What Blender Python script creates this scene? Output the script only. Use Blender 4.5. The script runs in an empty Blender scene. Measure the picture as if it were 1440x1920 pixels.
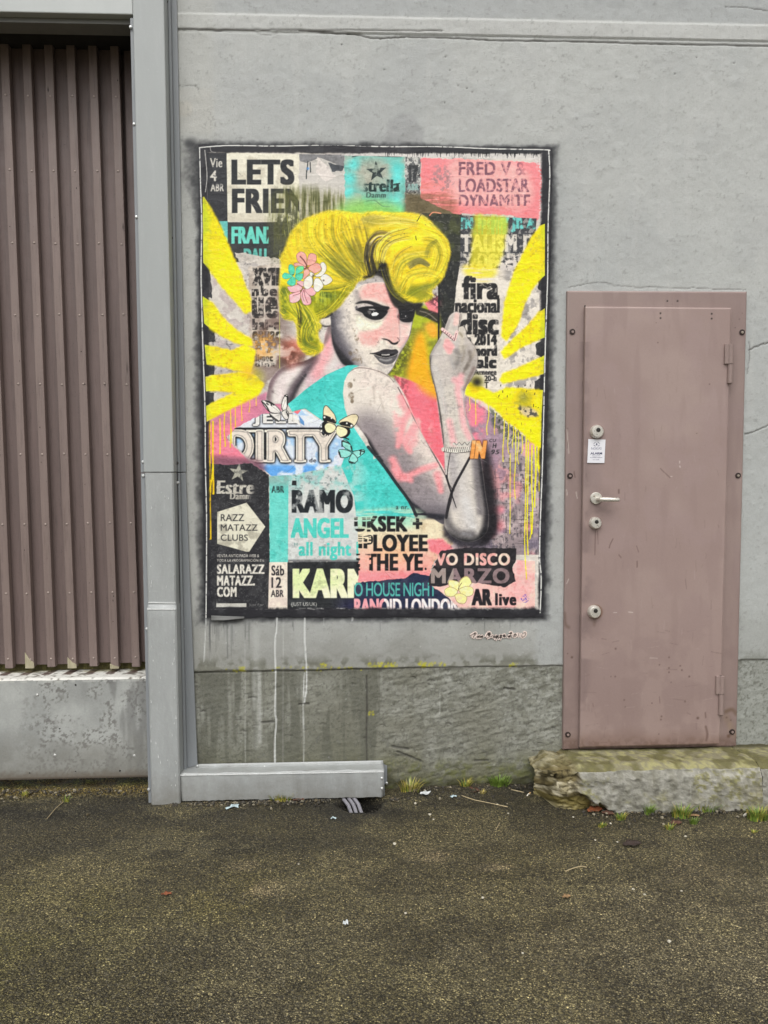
import bpy, bmesh, math, random
import numpy as np
from mathutils import Vector, Matrix
random.seed(7)
SC = bpy.context.scene
# ---------------------------------------------------------------- camera
# the wall front is the plane Y = 0, X to the right, Z up, the camera stands at Y < 0
FPX = 1442.0                       # focal length in pixels of the 1440 x 1920 photograph
DIST, CAMH = 3.4, 1.476
PITCH, YAW, ROLL = math.radians(-3.64), math.radians(-2.4), -0.0035
cam_data = bpy.data.cameras.new('camera'); cam = bpy.data.objects.new('camera', cam_data)
SC.collection.objects.link(cam); SC.camera = cam
cam_data.sensor_fit = 'VERTICAL'; cam_data.sensor_height = 24.0
cam_data.lens = 24.0 * FPX / 1920.0
cam_data.clip_start = 0.05; cam_data.clip_end = 600
CAMP = Vector((0.0, -DIST, CAMH))
CAMR = (Matrix.Rotation(YAW, 3, 'Z') @ Matrix.Rotation(math.radians(90) + PITCH, 3, 'X') @ Matrix.Rotation(ROLL, 3, 'Z'))
cam.matrix_world = Matrix.Translation(CAMP) @ CAMR.to_4x4()
def ray(px, py): return CAMR @ Vector(((px - 720) / FPX, (960 - py) / FPX, -1.0))
def U(px, py, Y=0.0):              # a measured point of the photograph on the plane at depth Y
    d = ray(px, py); t = (Y + DIST) / d.y
    return CAMP + d * t
def G(px, py, z=0.0):              # the same on the ground
    d = ray(px, py); t = (z - CAMH) / d.z
    return CAMP + d * t
CR = np.array(CAMR); CP = np.array(CAMP)
def Un(px, py, Y=0.0):
    dx = (px - 720) / FPX; dy = (960 - py) / FPX
    d = np.stack([dx, dy, -np.ones_like(dx)], -1) @ CR.T
    t = (Y + DIST) / d[..., 1]
    return CP + d * t[..., None]
def proj(P):                       # world point(s) to photograph pixels
    q = (P - CP) @ CR
    return 720 - FPX * q[..., 0] / q[..., 2], 960 + FPX * q[..., 1] / q[..., 2]
# ---------------------------------------------------------------- light: overcast daylight from behind and above the camera
SUN_EL, SUN_AZ = math.radians(52), math.radians(200)
world = bpy.data.worlds.new('World'); SC.world = world; world.use_nodes = True
wn = world.node_tree.nodes; wl = world.node_tree.links
sky = wn.new('ShaderNodeTexSky'); sky.sky_type = 'NISHITA'; sky.sun_disc = False
sky.sun_elevation = SUN_EL; sky.sun_rotation = SUN_AZ; sky.dust_density = 6; sky.air_density = 1.0
bw = wn.new('ShaderNodeRGBToBW'); mixw = wn.new('ShaderNodeMix'); mixw.data_type = 'RGBA'
mixw.inputs[0].default_value = 0.93   # cloud cover: the blue of the sky greyed out
wl.new(sky.outputs[0], bw.inputs[0]); wl.new(sky.outputs[0], mixw.inputs[6]); wl.new(bw.outputs[0], mixw.inputs[7])
wl.new(mixw.outputs[2], wn['Background'].inputs[0]); wn['Background'].inputs[1].default_value = 0.13
sd = bpy.data.lights.new('sun', 'SUN'); sd.energy = 0.9; sd.angle = math.radians(40); sd.color = (1, 0.97, 0.93)
sun = bpy.data.objects.new('sun', sd); SC.collection.objects.link(sun)
sun.rotation_euler = Vector((0.28, -0.62, 1.0)).to_track_quat('Z', 'Y').to_euler()
SC.view_settings.view_transform = 'Standard'; SC.view_settings.look = 'None'
SC.view_settings.exposure = 0.40; SC.view_settings.gamma = 1.0
# ---------------------------------------------------------------- helpers
def lin(c):
    c = np.asarray(c, dtype=np.float32) / 255.0
    return np.where(c <= 0.04045, c / 12.92, ((c + 0.055) / 1.055) ** 2.4)
EXPO = 1.12                        # how much brighter than its albedo a sunless wall prints
def alb(c): return np.clip(lin(c) / EXPO, 0.004, 0.86)
def link(o, parent=None):
    SC.collection.objects.link(o)
    if parent is not None: o.parent = parent
    return o
def tag(o, label=None, cat=None, group=None, kind=None):
    if label: o['label'] = label
    if cat: o['category'] = cat
    if group: o['group'] = group
    if kind: o['kind'] = kind
    return o
def thing(name, label, cat, loc=(0, 0, 0), group=None):
    o = bpy.data.objects.new(name, None); o.location = loc; o.empty_display_size = 0.05
    link(o); tag(o, label, cat, group); PARENT_LOC[o.name] = Vector(loc)
    return o
PARENT_LOC = {}
def build(name, bm, mat, parent=None, smooth=True, bevel=0.0, autosmooth=35):
    """bm is in world coordinates; the object's origin goes to its parent's place"""
    me = bpy.data.meshes.new(name)
    bmesh.ops.recalc_face_normals(bm, faces=bm.faces)
    bm.to_mesh(me); bm.free()
    return finish(name, me, mat, parent, smooth, bevel, autosmooth)
def finish(name, me, mat, parent=None, smooth=True, bevel=0.0, autosmooth=35):
    if mat is not None: me.materials.append(mat)
    o = bpy.data.objects.new(name, me); link(o, parent)
    p = parent; off = Vector((0, 0, 0))
    while p is not None: off += PARENT_LOC.get(p.name, Vector((0, 0, 0))); p = p.parent
    if parent is None:
        n = len(me.vertices); co = np.empty(n * 3, np.float32); me.vertices.foreach_get('co', co); co = co.reshape(-1, 3)
        off = Vector(((co[:, 0].min() + co[:, 0].max()) / 2, (co[:, 1].min() + co[:, 1].max()) / 2, co[:, 2].min()))
        o.location = off; PARENT_LOC[o.name] = Vector(off)
    me.transform(Matrix.Translation(-off))
    if smooth:
        me.polygons.foreach_set('use_smooth', [True] * len(me.polygons))
        if autosmooth: me.set_sharp_from_angle(angle=math.radians(autosmooth))
    if bevel > 0:
        b = o.modifiers.new('bevel', 'BEVEL'); b.width = bevel; b.segments = 2; b.limit_method = 'ANGLE'; b.angle_limit = math.radians(40)
    return o
def box(bm, a, b):
    x0, y0, z0 = a; x1, y1, z1 = b
    v = [bm.verts.new(p) for p in ((x0, y0, z0), (x1, y0, z0), (x1, y1, z0), (x0, y1, z0), (x0, y0, z1), (x1, y0, z1), (x1, y1, z1), (x0, y1, z1))]
    for f in ((0, 1, 2, 3), (4, 5, 6, 7), (0, 1, 5, 4), (1, 2, 6, 5), (2, 3, 7, 6), (3, 0, 4, 7)): bm.faces.new([v[i] for i in f])
def slab(bm, quad, t0, t1):
    """a plate whose outline is given as X,Z points, from depth t0 (front) to t1 (back)"""
    f = [bm.verts.new((p[0], t0, p[1])) for p in quad]; k = [bm.verts.new((p[0], t1, p[1])) for p in quad]
    n = len(quad); bm.faces.new(f); bm.faces.new(k[::-1])
    for i in range(n): bm.faces.new((f[i], k[i], k[(i + 1) % n], f[(i + 1) % n]))
def lathe(bm, cx, y0, cz, prof, n=28):
    """profile of (radius, depth towards the viewer) turned about the Y axis"""
    rings = []
    for r, d in prof:
        rings.append([bm.verts.new((cx + r * math.cos(2 * math.pi * i / n), y0 - d, cz + r * math.sin(2 * math.pi * i / n))) for i in range(n)])
    for a, b in zip(rings, rings[1:]):
        for i in range(n): bm.faces.new((a[i], a[(i + 1) % n], b[(i + 1) % n], b[i]))
    bm.faces.new(rings[-1]); bm.faces.new(rings[0][::-1])
def tube(bm, pts, r, n=10):
    pts = [Vector(p) for p in pts]; rings = []
    for i, p in enumerate(pts):
        t = (pts[min(i + 1, len(pts) - 1)] - pts[max(i - 1, 0)]).normalized()
        a = t.orthogonal().normalized() if i == 0 else (rings_a - t * rings_a.dot(t)).normalized()
        rings_a = a; b = t.cross(a)
        rr = r[i] if isinstance(r, (list, tuple)) else r
        rings.append([bm.verts.new(p + (a * math.cos(2 * math.pi * k / n) + b * math.sin(2 * math.pi * k / n)) * rr) for k in range(n)])
    for a, b in zip(rings, rings[1:]):
        for i in range(n): bm.faces.new((a[i], a[(i + 1) % n], b[(i + 1) % n], b[i]))
    bm.faces.new(rings[-1]); bm.faces.new(rings[0][::-1])
# ---- node materials
def mat_new(name):
    m = bpy.data.materials.new(name); m.use_nodes = True
    return m, m.node_tree.nodes, m.node_tree.links, m.node_tree.nodes['Principled BSDF']
def nz(nt, scale, detail=5, rough=0.6, vec=None, stretch=None):
    n = nt.nodes.new('ShaderNodeTexNoise'); n.inputs['Scale'].default_value = scale
    n.inputs['Detail'].default_value = detail; n.inputs['Roughness'].default_value = rough
    g = nt.nodes.new('ShaderNodeNewGeometry')
    src = g.outputs['Position']
    if stretch:
        mp = nt.nodes.new('ShaderNodeMapping'); mp.inputs['Scale'].default_value = stretch
        nt.links.new(src, mp.inputs['Vector']); src = mp.outputs[0]
    nt.links.new(src, n.inputs['Vector'])
    return n.outputs[0]
def ramp(nt, src, stops):
    r = nt.nodes.new('ShaderNodeValToRGB'); e = r.color_ramp.elements
    while len(e) < len(stops): e.new(0.5)
    for el, (p, c) in zip(e, stops):
        el.position = p; el.color = (c, c, c, 1) if isinstance(c, (int, float)) else (*c, 1)
    nt.links.new(src, r.inputs[0]); return r.outputs[0]
def mixc(nt, fac, a, b, mode='MIX'):
    m = nt.nodes.new('ShaderNodeMix'); m.data_type = 'RGBA'; m.blend_type = mode
    for s, v in ((0, fac), (6, a), (7, b)):
        if hasattr(v, 'links'): nt.links.new(v, m.inputs[s])
        elif s == 0: m.inputs[s].default_value = v
        else: m.inputs[s].default_value = (*v, 1) if len(v) == 3 else v
    return m.outputs[2]
def math2(nt, op, a, b=0.0):
    m = nt.nodes.new('ShaderNodeMath'); m.operation = op
    for i, v in enumerate((a, b)):
        if hasattr(v, 'links'): nt.links.new(v, m.inputs[i])
        else: m.inputs[i].default_value = v
    return m.outputs[0]
def bump(nt, bsdf, h, dist, strength=1.0):
    b = nt.nodes.new('ShaderNodeBump'); b.inputs['Distance'].default_value = dist; b.inputs['Strength'].default_value = strength
    nt.links.new(h, b.inputs['Height']); nt.links.new(b.outputs[0], bsdf.inputs['Normal'])
def paint(name, c, rough=0.5, spread=0.12, dirt=None, dirt_amt=0.35, scale=6.0, metal=0.0, bumpd=0.0006, stretch=(1, 1, 0.25), spec=0.5, splash=None):
    """weathered paint: base colour with broad tonal drift, vertical streaks and dirt speckle"""
    m, n, l, b = mat_new(name); nt = m.node_tree
    base = tuple(float(x) for x in alb(c))
    lo = tuple(x * (1 - spread) for x in base); hi = tuple(min(1, x * (1 + spread)) for x in base)
    col = mixc(nt, ramp(nt, nz(nt, scale, 6, 0.65, stretch=stretch), [(0.3, 0.0), (0.7, 1.0)]), lo, hi)
    if dirt is not None:
        d = tuple(float(x) for x in alb(dirt))
        col = mixc(nt, math2(nt, 'MULTIPLY', ramp(nt, nz(nt, scale * 5, 8, 0.75, stretch=stretch), [(0.52, 0.0), (0.72, 1.0)]), dirt_amt), col, d)
        col = mixc(nt, math2(nt, 'MULTIPLY', ramp(nt, nz(nt, 140, 2, 0.5), [(0.68, 0.0), (0.73, 1.0)]), dirt_amt * 1.2), col, d)
    if splash:                     # dried mud thrown up from the ground, scuffs of bare metal
        g = n.new('ShaderNodeNewGeometry'); sx = n.new('ShaderNodeSeparateXYZ'); l.new(g.outputs['Position'], sx.inputs[0])
        hgt = ramp(nt, math2(nt, 'ADD', sx.outputs[2], math2(nt, 'MULTIPLY', nz(nt, 14, 6, .7), .30)), [(.10, 1.0), (splash, 0.0)])
        col = mixc(nt, math2(nt, 'MULTIPLY', hgt, .55), col, tuple(float(x) for x in alb((96, 88, 70))))
        sc = ramp(nt, nz(nt, 38, 7, .8), [(.66, 0), (.69, 1)])
        col = mixc(nt, math2(nt, 'MULTIPLY', sc, .5), col, tuple(float(x) for x in alb((216, 218, 216))))
        sd_ = ramp(nt, nz(nt, 24, 7, .8, stretch=(1, 1, .3)), [(.64, 0), (.70, 1)])
        col = mixc(nt, math2(nt, 'MULTIPLY', sd_, .3), col, tuple(float(x) for x in alb((104, 104, 100))))
    l.new(col, b.inputs['Base Color'])
    l.new(ramp(nt, nz(nt, scale * 3, 5, 0.6), [(0.3, rough - 0.08), (0.7, min(1, rough + 0.12))]), b.inputs['Roughness'])
    b.inputs['Metallic'].default_value = metal; b.inputs['Specular IOR Level'].default_value = spec
    if bumpd: bump(nt, b, nz(nt, 90, 6, 0.6), bumpd)
    return m
def vcol_mat(name, rough=0.7, grain=0.06, gscale=160, bumps=((160, 0.001),), spec=0.35, attr='Col', rattr=None):
    """colour from the mesh's own paint attribute, broken up by a fine procedural grain"""
    m, n, l, b = mat_new(name); nt = m.node_tree
    a = n.new('ShaderNodeAttribute'); a.attribute_name = attr
    g = ramp(nt, nz(nt, gscale, 6, 0.7), [(0.25, 1 - grain * 2), (0.75, 1 + grain * 2)])
    col = mixc(nt, 1.0, a.outputs['Color'], g, 'MULTIPLY')
    l.new(col, b.inputs['Base Color']); b.inputs['Roughness'].default_value = rough; b.inputs['Specular IOR Level'].default_value = spec
    h = None
    for s, d in bumps:
        t = math2(nt, 'MULTIPLY', nz(nt, s, 7, 0.65), d)
        h = t if h is None else math2(nt, 'ADD', h, t)
    if h is not None: bump(nt, b, h, 1.0)
    return m
# ---------------------------------------------------------------- numpy noise and a small paint box (coverage raster, soft strokes, lettering)
def vnoise(x, y, seed):
    r = np.random.RandomState(seed).rand(256, 256).astype(np.float32)
    xi = np.floor(x).astype(np.int64); yi = np.floor(y).astype(np.int64)
    fx = (x - xi).astype(np.float32); fy = (y - yi).astype(np.float32)
    fx = fx * fx * (3 - 2 * fx); fy = fy * fy * (3 - 2 * fy)
    g = lambda i, j: r[(yi + j) & 255, (xi + i) & 255]
    return (g(0, 0) * (1 - fx) + g(1, 0) * fx) * (1 - fy) + (g(0, 1) * (1 - fx) + g(1, 1) * fx) * fy
def fbm(x, y, s, octv=4, seed=1, gain=0.5, sy=None):
    """s: feature size in the units of x; result roughly 0..1"""
    sy = sy or s; a = 1.0; t = 0.0; out = 0.0
    for o in range(octv):
        out = out + a * vnoise(x / s * 2 ** o + 17.3 * o + seed * 3.7, y / sy * 2 ** o + 9.1 * o + seed * 5.3, seed + o); t += a; a *= gain
    return out / t
def sst(a, b, x): t = np.clip((x - a) / (b - a), 0, 1); return t * t * (3 - 2 * t)
def blur(m, r):
    if r <= 0.3: return m
    k = int(math.ceil(r * 2.5)); w = np.exp(-0.5 * (np.arange(-k, k + 1) / r) ** 2); w = (w / w.sum()).astype(np.float32)
    p = np.pad(m, ((k, k), (0, 0)), mode='edge'); m2 = sum(w[i] * p[i:i + m.shape[0]] for i in range(2 * k + 1))
    p = np.pad(m2, ((0, 0), (k, k)), mode='edge'); return sum(w[i] * p[:, i:i + m.shape[1]] for i in range(2 * k + 1))
def spline(pts, closed=True, n=8):
    P = np.array(pts, dtype=float); N = len(P); out = []
    for i in range(N if closed else N - 1):
        p0, p1, p2, p3 = (P[(i - 1) % N], P[i], P[(i + 1) % N], P[(i + 2) % N]) if closed else (P[max(i - 1, 0)], P[i], P[i + 1], P[min(i + 2, N - 1)])
        for k in range(n):
            t = k / n
            out.append(0.5 * (2 * p1 + (p2 - p0) * t + (2 * p0 - 5 * p1 + 4 * p2 - p3) * t * t + (3 * p1 - p0 - 3 * p2 + p3) * t ** 3))
    if not closed: out.append(P[-1])
    return np.array(out)
class Canvas:
    def __init__(s, x0, y0, x1, y1, S=1.0, base=(128, 128, 128)):
        s.x0, s.y0, s.S = x0, y0, S; s.W = int(round((x1 - x0) * S)); s.H = int(round((y1 - y0) * S))
        s.img = np.empty((s.H, s.W, 3), np.float32); s.img[:] = base
        yy, xx = np.mgrid[0:s.H, 0:s.W].astype(np.float32)
        s.X = xx / S + x0; s.Y = yy / S + y0
        s.pid = np.zeros((s.H, s.W), np.int16)
    def edges_mask(s, E, sub=4):
        """even-odd coverage of an unordered set of edges (x0,y0,x1,y1 in photo pixels)"""
        m = np.zeros((s.H, s.W + 1), np.float32)
        E = np.asarray(E, dtype=float); E = (E - [s.x0, s.y0, s.x0, s.y0]) * s.S
        lo = np.minimum(E[:, 1], E[:, 3]); hi = np.maximum(E[:, 1], E[:, 3])
        r0 = max(0, int(math.floor(lo.min()))); r1 = min(s.H, int(math.ceil(hi.max())))
        for r in range(r0, r1):
            c = np.zeros(s.W + 2, np.float64)
            act = E[(lo < r + 1) & (hi > r)]
            if len(act) == 0: continue
            for k in range(sub):
                y = r + (k + 0.5) / sub
                a = act[(np.minimum(act[:, 1], act[:, 3]) <= y) & (np.maximum(act[:, 1], act[:, 3]) > y)]
                if len(a) < 2: continue
                xs = np.sort(a[:, 0] + (y - a[:, 1]) / (a[:, 3] - a[:, 1]) * (a[:, 2] - a[:, 0]))
                xs = np.clip(xs, 0, s.W)
                for q in range(0, len(xs) - 1, 2):
                    for x, sg in ((xs[q], 1), (xs[q + 1], -1)):
                        i = int(x); f = x - i
                        c[i] += sg * (1 - f); c[i + 1] += sg * f
            m[r] = np.cumsum(c)[:s.W + 1] / sub
        return np.clip(m[:, :s.W], 0, 1)
    def mask(s, pts, smooth=False, bl=0.0):
        P = spline(pts) if smooth else np.array(pts, dtype=float)
        m = s.edges_mask(np.hstack([P, np.roll(P, -1, 0)]))
        return blur(m, bl * s.S) if bl else m
    def put(s, m, c, a=1.0):
        m = (m * a)[..., None]; s.img += (np.asarray(c, np.float32) - s.img) * m
    def poly(s, pts, c, a=1.0, smooth=False, bl=0.0, clip=None, pid=None):
        m = s.mask(pts, smooth, bl)
        if clip is not None: m = m * clip
        s.put(m, c, a)
        if pid is not None: s.pid[m > 0.5] = pid
        return m
    def stroke_mask(s, pts, w0, w1=None, soft=0.5, smooth=True, prof=None):
        """soft brush: w = half width, soft = share of the width that fades"""
        w1 = w0 if w1 is None else w1
        P = spline(pts, False, 6) if smooth and len(pts) > 2 else np.array(pts, dtype=float)
        n = len(P); ws = np.linspace(w0, w1, n)
        if prof == 'leaf': ws = w0 * np.sin(np.linspace(0.12, math.pi - 0.12, n)) + 0.25
        W = ws.max() + 2
        xa = max(0, int((P[:, 0].min() - W - s.x0) * s.S)); xb = min(s.W, int((P[:, 0].max() + W - s.x0) * s.S) + 2)
        ya = max(0, int((P[:, 1].min() - W - s.y0) * s.S)); yb = min(s.H, int((P[:, 1].max() + W - s.y0) * s.S) + 2)
        if xa >= xb or ya >= yb: return None
        X = s.X[ya:yb, xa:xb]; Y = s.Y[ya:yb, xa:xb]; best = np.full(X.shape, 9e9, np.float32)
        for i in range(n - 1):
            ax, ay = P[i]; bx, by = P[i + 1]; dx, dy = bx - ax, by - ay; L = dx * dx + dy * dy + 1e-9
            t = np.clip(((X - ax) * dx + (Y - ay) * dy) / L, 0, 1)
            d = np.sqrt((X - ax - t * dx) ** 2 + (Y - ay - t * dy) ** 2) / (ws[i] + (ws[i + 1] - ws[i]) * t)
            np.minimum(best, d, out=best)
        e = max(soft, 0.6 / max(W - 2, 0.6))
        return (1 - sst(1 - e, 1 + e * 0.35, best)), (ya, yb, xa, xb)
    def stroke(s, pts, w0, c, a=1.0, w1=None, soft=0.5, clip=None, smooth=True, prof=None):
        r = s.stroke_mask(pts, w0, w1, soft, smooth, prof)
        if r is None: return
        m, (ya, yb, xa, xb) = r
        if clip is not None: m = m * clip[ya:yb, xa:xb]
        m = (m * a)[..., None]; v = s.img[ya:yb, xa:xb]; v += (np.asarray(c, np.float32) - v) * m
    def dab(s, x, y, r, c, a=1.0, soft=1.0, clip=None): s.stroke([(x, y), (x + 0.01, y)], r, c, a, soft=soft, clip=clip, smooth=False)
    def text_mask(s, body, x0, y0, x1, y1, bold=0.0, shear=0.0, sp=1.0):
        """the words fitted into the box x0..x1, y0..y1 (photo pixels); bold thickens the strokes by that share of the height"""
        E = glyph_edges(body, 0.0, shear, round(sp + 2.9 * bold, 3))
        r = bold * (y1 - y0) * 1.12; x0, x1, y0, y1 = x0 + r, x1 - r, y0 + r * 0.6, y1 - r * 0.6
        a = np.array([E[:, [0, 2]].min(), E[:, [1, 3]].min()]); b = np.array([E[:, [0, 2]].max(), E[:, [1, 3]].max()])
        F = np.empty_like(E)
        for k in (0, 2): F[:, k] = x0 + (E[:, k] - a[0]) / (b[0] - a[0]) * (x1 - x0)
        for k in (1, 3): F[:, k] = y1 - (E[:, k] - a[1]) / (b[1] - a[1]) * (y1 - y0)
        m = s.edges_mask(F)
        return dilate(m, r * s.S, r * 0.6 * s.S) if r > 0 else m
    def text(s, body, x0, y0, x1, y1, c, a=1.0, bold=0.0, shear=0.0, clip=None, sp=1.0):
        m = s.text_mask(body, x0, y0, x1, y1, bold, shear, sp)
        if clip is not None: m = m * clip
        s.put(m, c, a); return m
def shift(m, d, ax):
    i = int(math.floor(d)); f = d - i
    return np.roll(m, i, ax) * (1 - f) + np.roll(m, i + 1, ax) * f
def dilate(m, rx, ry):
    out = m
    for ax, r in ((1, rx), (0, ry)):
        b = out; k = 1.0
        while k < r: b = np.maximum(b, np.maximum(np.roll(out, int(k), ax), np.roll(out, -int(k), ax))); k += 1
        b = np.maximum(b, np.maximum(shift(out, r, ax), shift(out, -r, ax))); out = b
    return out
_gl = {}
def glyph_edges(body, bold=0.0, shear=0.0, sp=1.0):
    key = (body, bold, shear, sp)
    if key in _gl: return _gl[key]
    cu = bpy.data.curves.new('lettering', 'FONT'); cu.body = body; cu.size = 1.0; cu.offset = bold; cu.shear = shear; cu.space_character = sp
    cu.fill_mode = 'NONE' if hasattr(cu, 'fill_mode') else cu.fill_mode; cu.resolution_u = 4; cu.dimensions = '2D'
    cu.fill_mode = 'NONE'
    o = bpy.data.objects.new('lettering', cu); SC.collection.objects.link(o)
    dg = bpy.context.evaluated_depsgraph_get(); me = o.evaluated_get(dg).to_mesh()
    co = np.array([v.co[:2] for v in me.vertices]); ed = np.array([e.vertices[:] for e in me.edges])
    E = np.hstack([co[ed[:, 0]], co[ed[:, 1]]])
    o.evaluated_get(dg).to_mesh_clear(); bpy.data.objects.remove(o); bpy.data.curves.remove(cu)
    _gl[key] = E; return E
# ================================================================ the pasted poster: a collage of torn bills under a painted woman
def paint_poster():
    C = Canvas(366, 264, 1042, 1168, 1.25, base=(196, 190, 182))
    X, Y = C.X, C.Y
    PN = {}                                     # part name -> id
    LAB = {}
    def P_(name, label=None):
        i = len(PN) + 1; PN[i] = name
        if label: LAB[i] = label
        return i
    def Q(ox, oy, k): return lambda *p: [(ox + a / k, oy + b / k) for a, b in p]
    A1, A2, A3, A4 = Q(360, 260, 4), Q(700, 260, 4), Q(360, 540, 4), Q(700, 540, 4)
    A5, A6, F4, C6 = Q(360, 820, 4), Q(700, 820, 4), Q(520, 380, 4), Q(590, 540, 6)
    H9 = Q(780, 560, 9.6); B6 = Q(480, 720, 6); L12 = Q(520, 460, 12)
    n1 = fbm(X, Y, 60, 5, 3); n2 = fbm(X, Y, 18, 5, 11); n3 = fbm(X, Y, 5, 4, 23); nv = fbm(X, Y, 3, 4, 31, sy=40); nh = fbm(X, Y, 40, 4, 37, sy=4)
    nf = fbm(X, Y, 2.2, 3, 41)
    wear = lambda a, b, n=n2: sst(a, b, n)
    def rag(pts, amp=3.0, seed=0, step=4.0):      # torn outline
        r = np.random.RandomState(seed + 5); out = []
        for i in range(len(pts)):
            a = np.array(pts[i], float); b = np.array(pts[(i + 1) % len(pts)], float); L = np.hypot(*(b - a)); n = max(1, int(L / step))
            nrm = np.array([-(b - a)[1], (b - a)[0]]) / (L + 1e-6)
            for k in range(n): out.append(a + (b - a) * k / n + nrm * (r.rand() - 0.5) * amp * (0.3 if k == 0 else 1))
        return out
    # ---- ground of old bills
    C.put(np.ones_like(n1), (206, 200, 192), 1)
    C.put(wear(0.5, 0.75, n1), (170, 164, 162), 0.7)
    C.put(wear(0.6, 0.78, n2) , (232, 228, 220), 0.6)
    C.put(wear(0.62, 0.72, n3) * wear(0.4, 0.6, n1), (120, 116, 120), 0.5)
    C.pid[:] = P_('torn_bill')
    # ---- upper left bill
    pid = P_('handbill', 'white concert bill reading LETS FRIE at the upper left')
    C.poly([(388, 287), (427, 287), (428, 480), (392, 480)], (62, 63, 66), 1, pid=pid)
    C.poly([(425, 286), (563, 290), (561, 416), (427, 416)], (224, 220, 204), 1, pid=pid)
    m = C.mask([(425, 286), (563, 290), (561, 416), (427, 416)])
    C.put(m * wear(0.48, 0.7), (196, 190, 174), 0.8); C.put(m * wear(0.6, 0.75, n1), (240, 236, 214), 0.6)
    for t, x0, y0, x1, y1, b in (('Vie', 394, 297, 417, 314, 0.02), ('4', 394, 320, 407, 340, 0.03), ('ABR', 395, 345, 420, 359, 0.03)):
        C.text(t, x0, y0, x1, y1, (218, 214, 205), 0.95 , bold=b, clip=0.45 + 0.55 * wear(0.25, 0.4, n3))
    C.text('LETS', 434, 299, 552, 347, (52, 54, 56), 0.98, bold=0.055, sp=0.95)
    C.text('FRIEN', 435, 354, 572, 400, (54, 56, 58), 0.98, bold=0.055, clip=(X < 561), sp=0.95)
    C.poly([(427, 417), (548, 417), (542, 484), (440, 492), (428, 470)], (64, 66, 67), 1, pid=pid)
    C.text('FRANZ', 434, 425, 518, 457, (118, 205, 190), 1, bold=0.05, clip=(X < 503), sp=0.92)
    C.text('DAU', 457, 466, 500, 492, (110, 190, 178), 0.9, bold=0.05, clip=(Y < 481))
    C.poly([(411, 415), (427, 415), (427, 455), (420, 440)], (118, 200, 195), 0.9)
    C.poly(rag(A1((320, 850), (640, 900), (640, 960), (350, 920)), 4, 3), (206, 199, 190), 0.95)
    # torn grey scraps right of the bill
    C.poly(rag([(561, 290), (646, 292), (648, 372), (600, 385), (561, 372)], 4, 4), (198, 194, 188), 1)
    C.poly([(561, 289), (646, 291), (646, 316), (630, 308), (600, 296), (575, 306), (562, 302)], (122, 122, 124), 0.9)
    C.poly(rag(A1((1020, 180), (1140, 210), (1130, 240), (1050, 250)), 2, 5), (70, 74, 80), 0.9)
    C.poly(rag(A1((940, 140), (1010, 200), (1080, 290), (1000, 320), (930, 260)), 3, 6), (222, 214, 208), 0.8)
    for q in ((868, 172, 860, 250), (885, 180, 888, 250), (858, 240, 856, 300)): C.stroke(A1((q[0], q[1]), (q[2], q[3])), 1.2, (44, 48, 52), 0.9)
    C.dab(577, 316, 3.2, (90, 150, 215), 0.9)
    # olive brushed haze above the hair
    hz = C.mask(A1((610, 440), (820, 380), (1150, 440), (1160, 560), (900, 640), (730, 760), (640, 930), (600, 700)), True, 8)
    C.put(hz * (0.35 + 0.65 * wear(0.3, 0.6, nv)), (112, 112, 62), 0.8); C.put(hz * wear(0.5, 0.62, nv), (84, 88, 62), 0.7)
    C.put(C.mask(A1((620, 620), (820, 560), (660, 1000), (640, 1300)), True, 5) * wear(0.35, 0.6, n3), (92, 94, 72), 0.75)
    for k in range(14):
        x = 520 + random.random() * 70; C.stroke([(x, 395 + random.random() * 40), (x + 2, 420 + random.random() * 40)], 1.0, (196, 196, 120), 0.45)
    # ---- left column of black lettering on pale paper
    pid = P_('handbill', 'pale bill with a column of black lowercase lettering beside the hair')
    m = C.poly(rag([(466, 500), (526, 494), (526, 690), (468, 690)], 3, 8), (206, 196, 184), 0.9, pid=pid)
    C.put(m * wear(0.45, 0.7), (160, 148, 138), 0.7)
    for t, x0, y0, x1, y1 in (('XVII', 473, 502, 525, 536), ('nbe', 472, 536, 520, 556), ('ue', 472, 557, 521, 597), ('bai-c', 473, 598, 524, 619), ('enuac', 473, 621, 526, 640), ('a yr', 478, 640, 526, 662), ('dimec', 475, 664, 512, 678), ('dins', 478, 678, 515, 688)):
        C.text(t, x0, y0, x1, y1, (52, 50, 50), 0.95, bold=0.07, clip=0.25 + 0.75 * wear(0.3, 0.5, n3))
    C.put(C.mask([(505, 560), (540, 560), (540, 720), (480, 720), (470, 670)], True, 9) * wear(0.3, 0.6, n2), (108, 88, 84), 0.6)
    C.put(C.mask([(475, 630), (515, 630), (520, 660), (480, 672)], True, 6) * wear(0.3, 0.6, n3), (236, 178, 96), 0.7)
    # ---- turquoise bill with star
    pid = P_('handbill', 'turquoise bill with a dark five-pointed star near the top')
    m = C.poly(rag([(646, 292), (759, 293), (760, 404), (647, 404)], 3, 9), (128, 190, 180), 1, pid=pid)
    C.put(m * wear(0.45, 0.65), (168, 176, 164), 0.75); C.put(m * C.mask([(670, 305), (722, 300), (718, 352), (672, 356)], True, 7), (176, 172, 158), 0.8)
    for x, y, r in ((662, 310, 15), (655, 335, 14), (744, 318, 16), (742, 375, 15), (745, 335, 12), (652, 360, 14), (748, 395, 14)): C.dab(x, y, r, (108, 216, 212), 0.85, clip=m)
    C.put(C.mask([(640, 385), (690, 375), (760, 392), (760, 420), (640, 420)], True, 9), (142, 196, 100), 0.9)
    st = lambda cx, cy, r, ro=0.0: [(cx + r * (1 if k % 2 == 0 else 0.4) * math.sin(ro + k * math.pi / 5), cy - r * (1 if k % 2 == 0 else 0.4) * math.cos(ro + k * math.pi / 5)) for k in range(10)]
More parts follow.
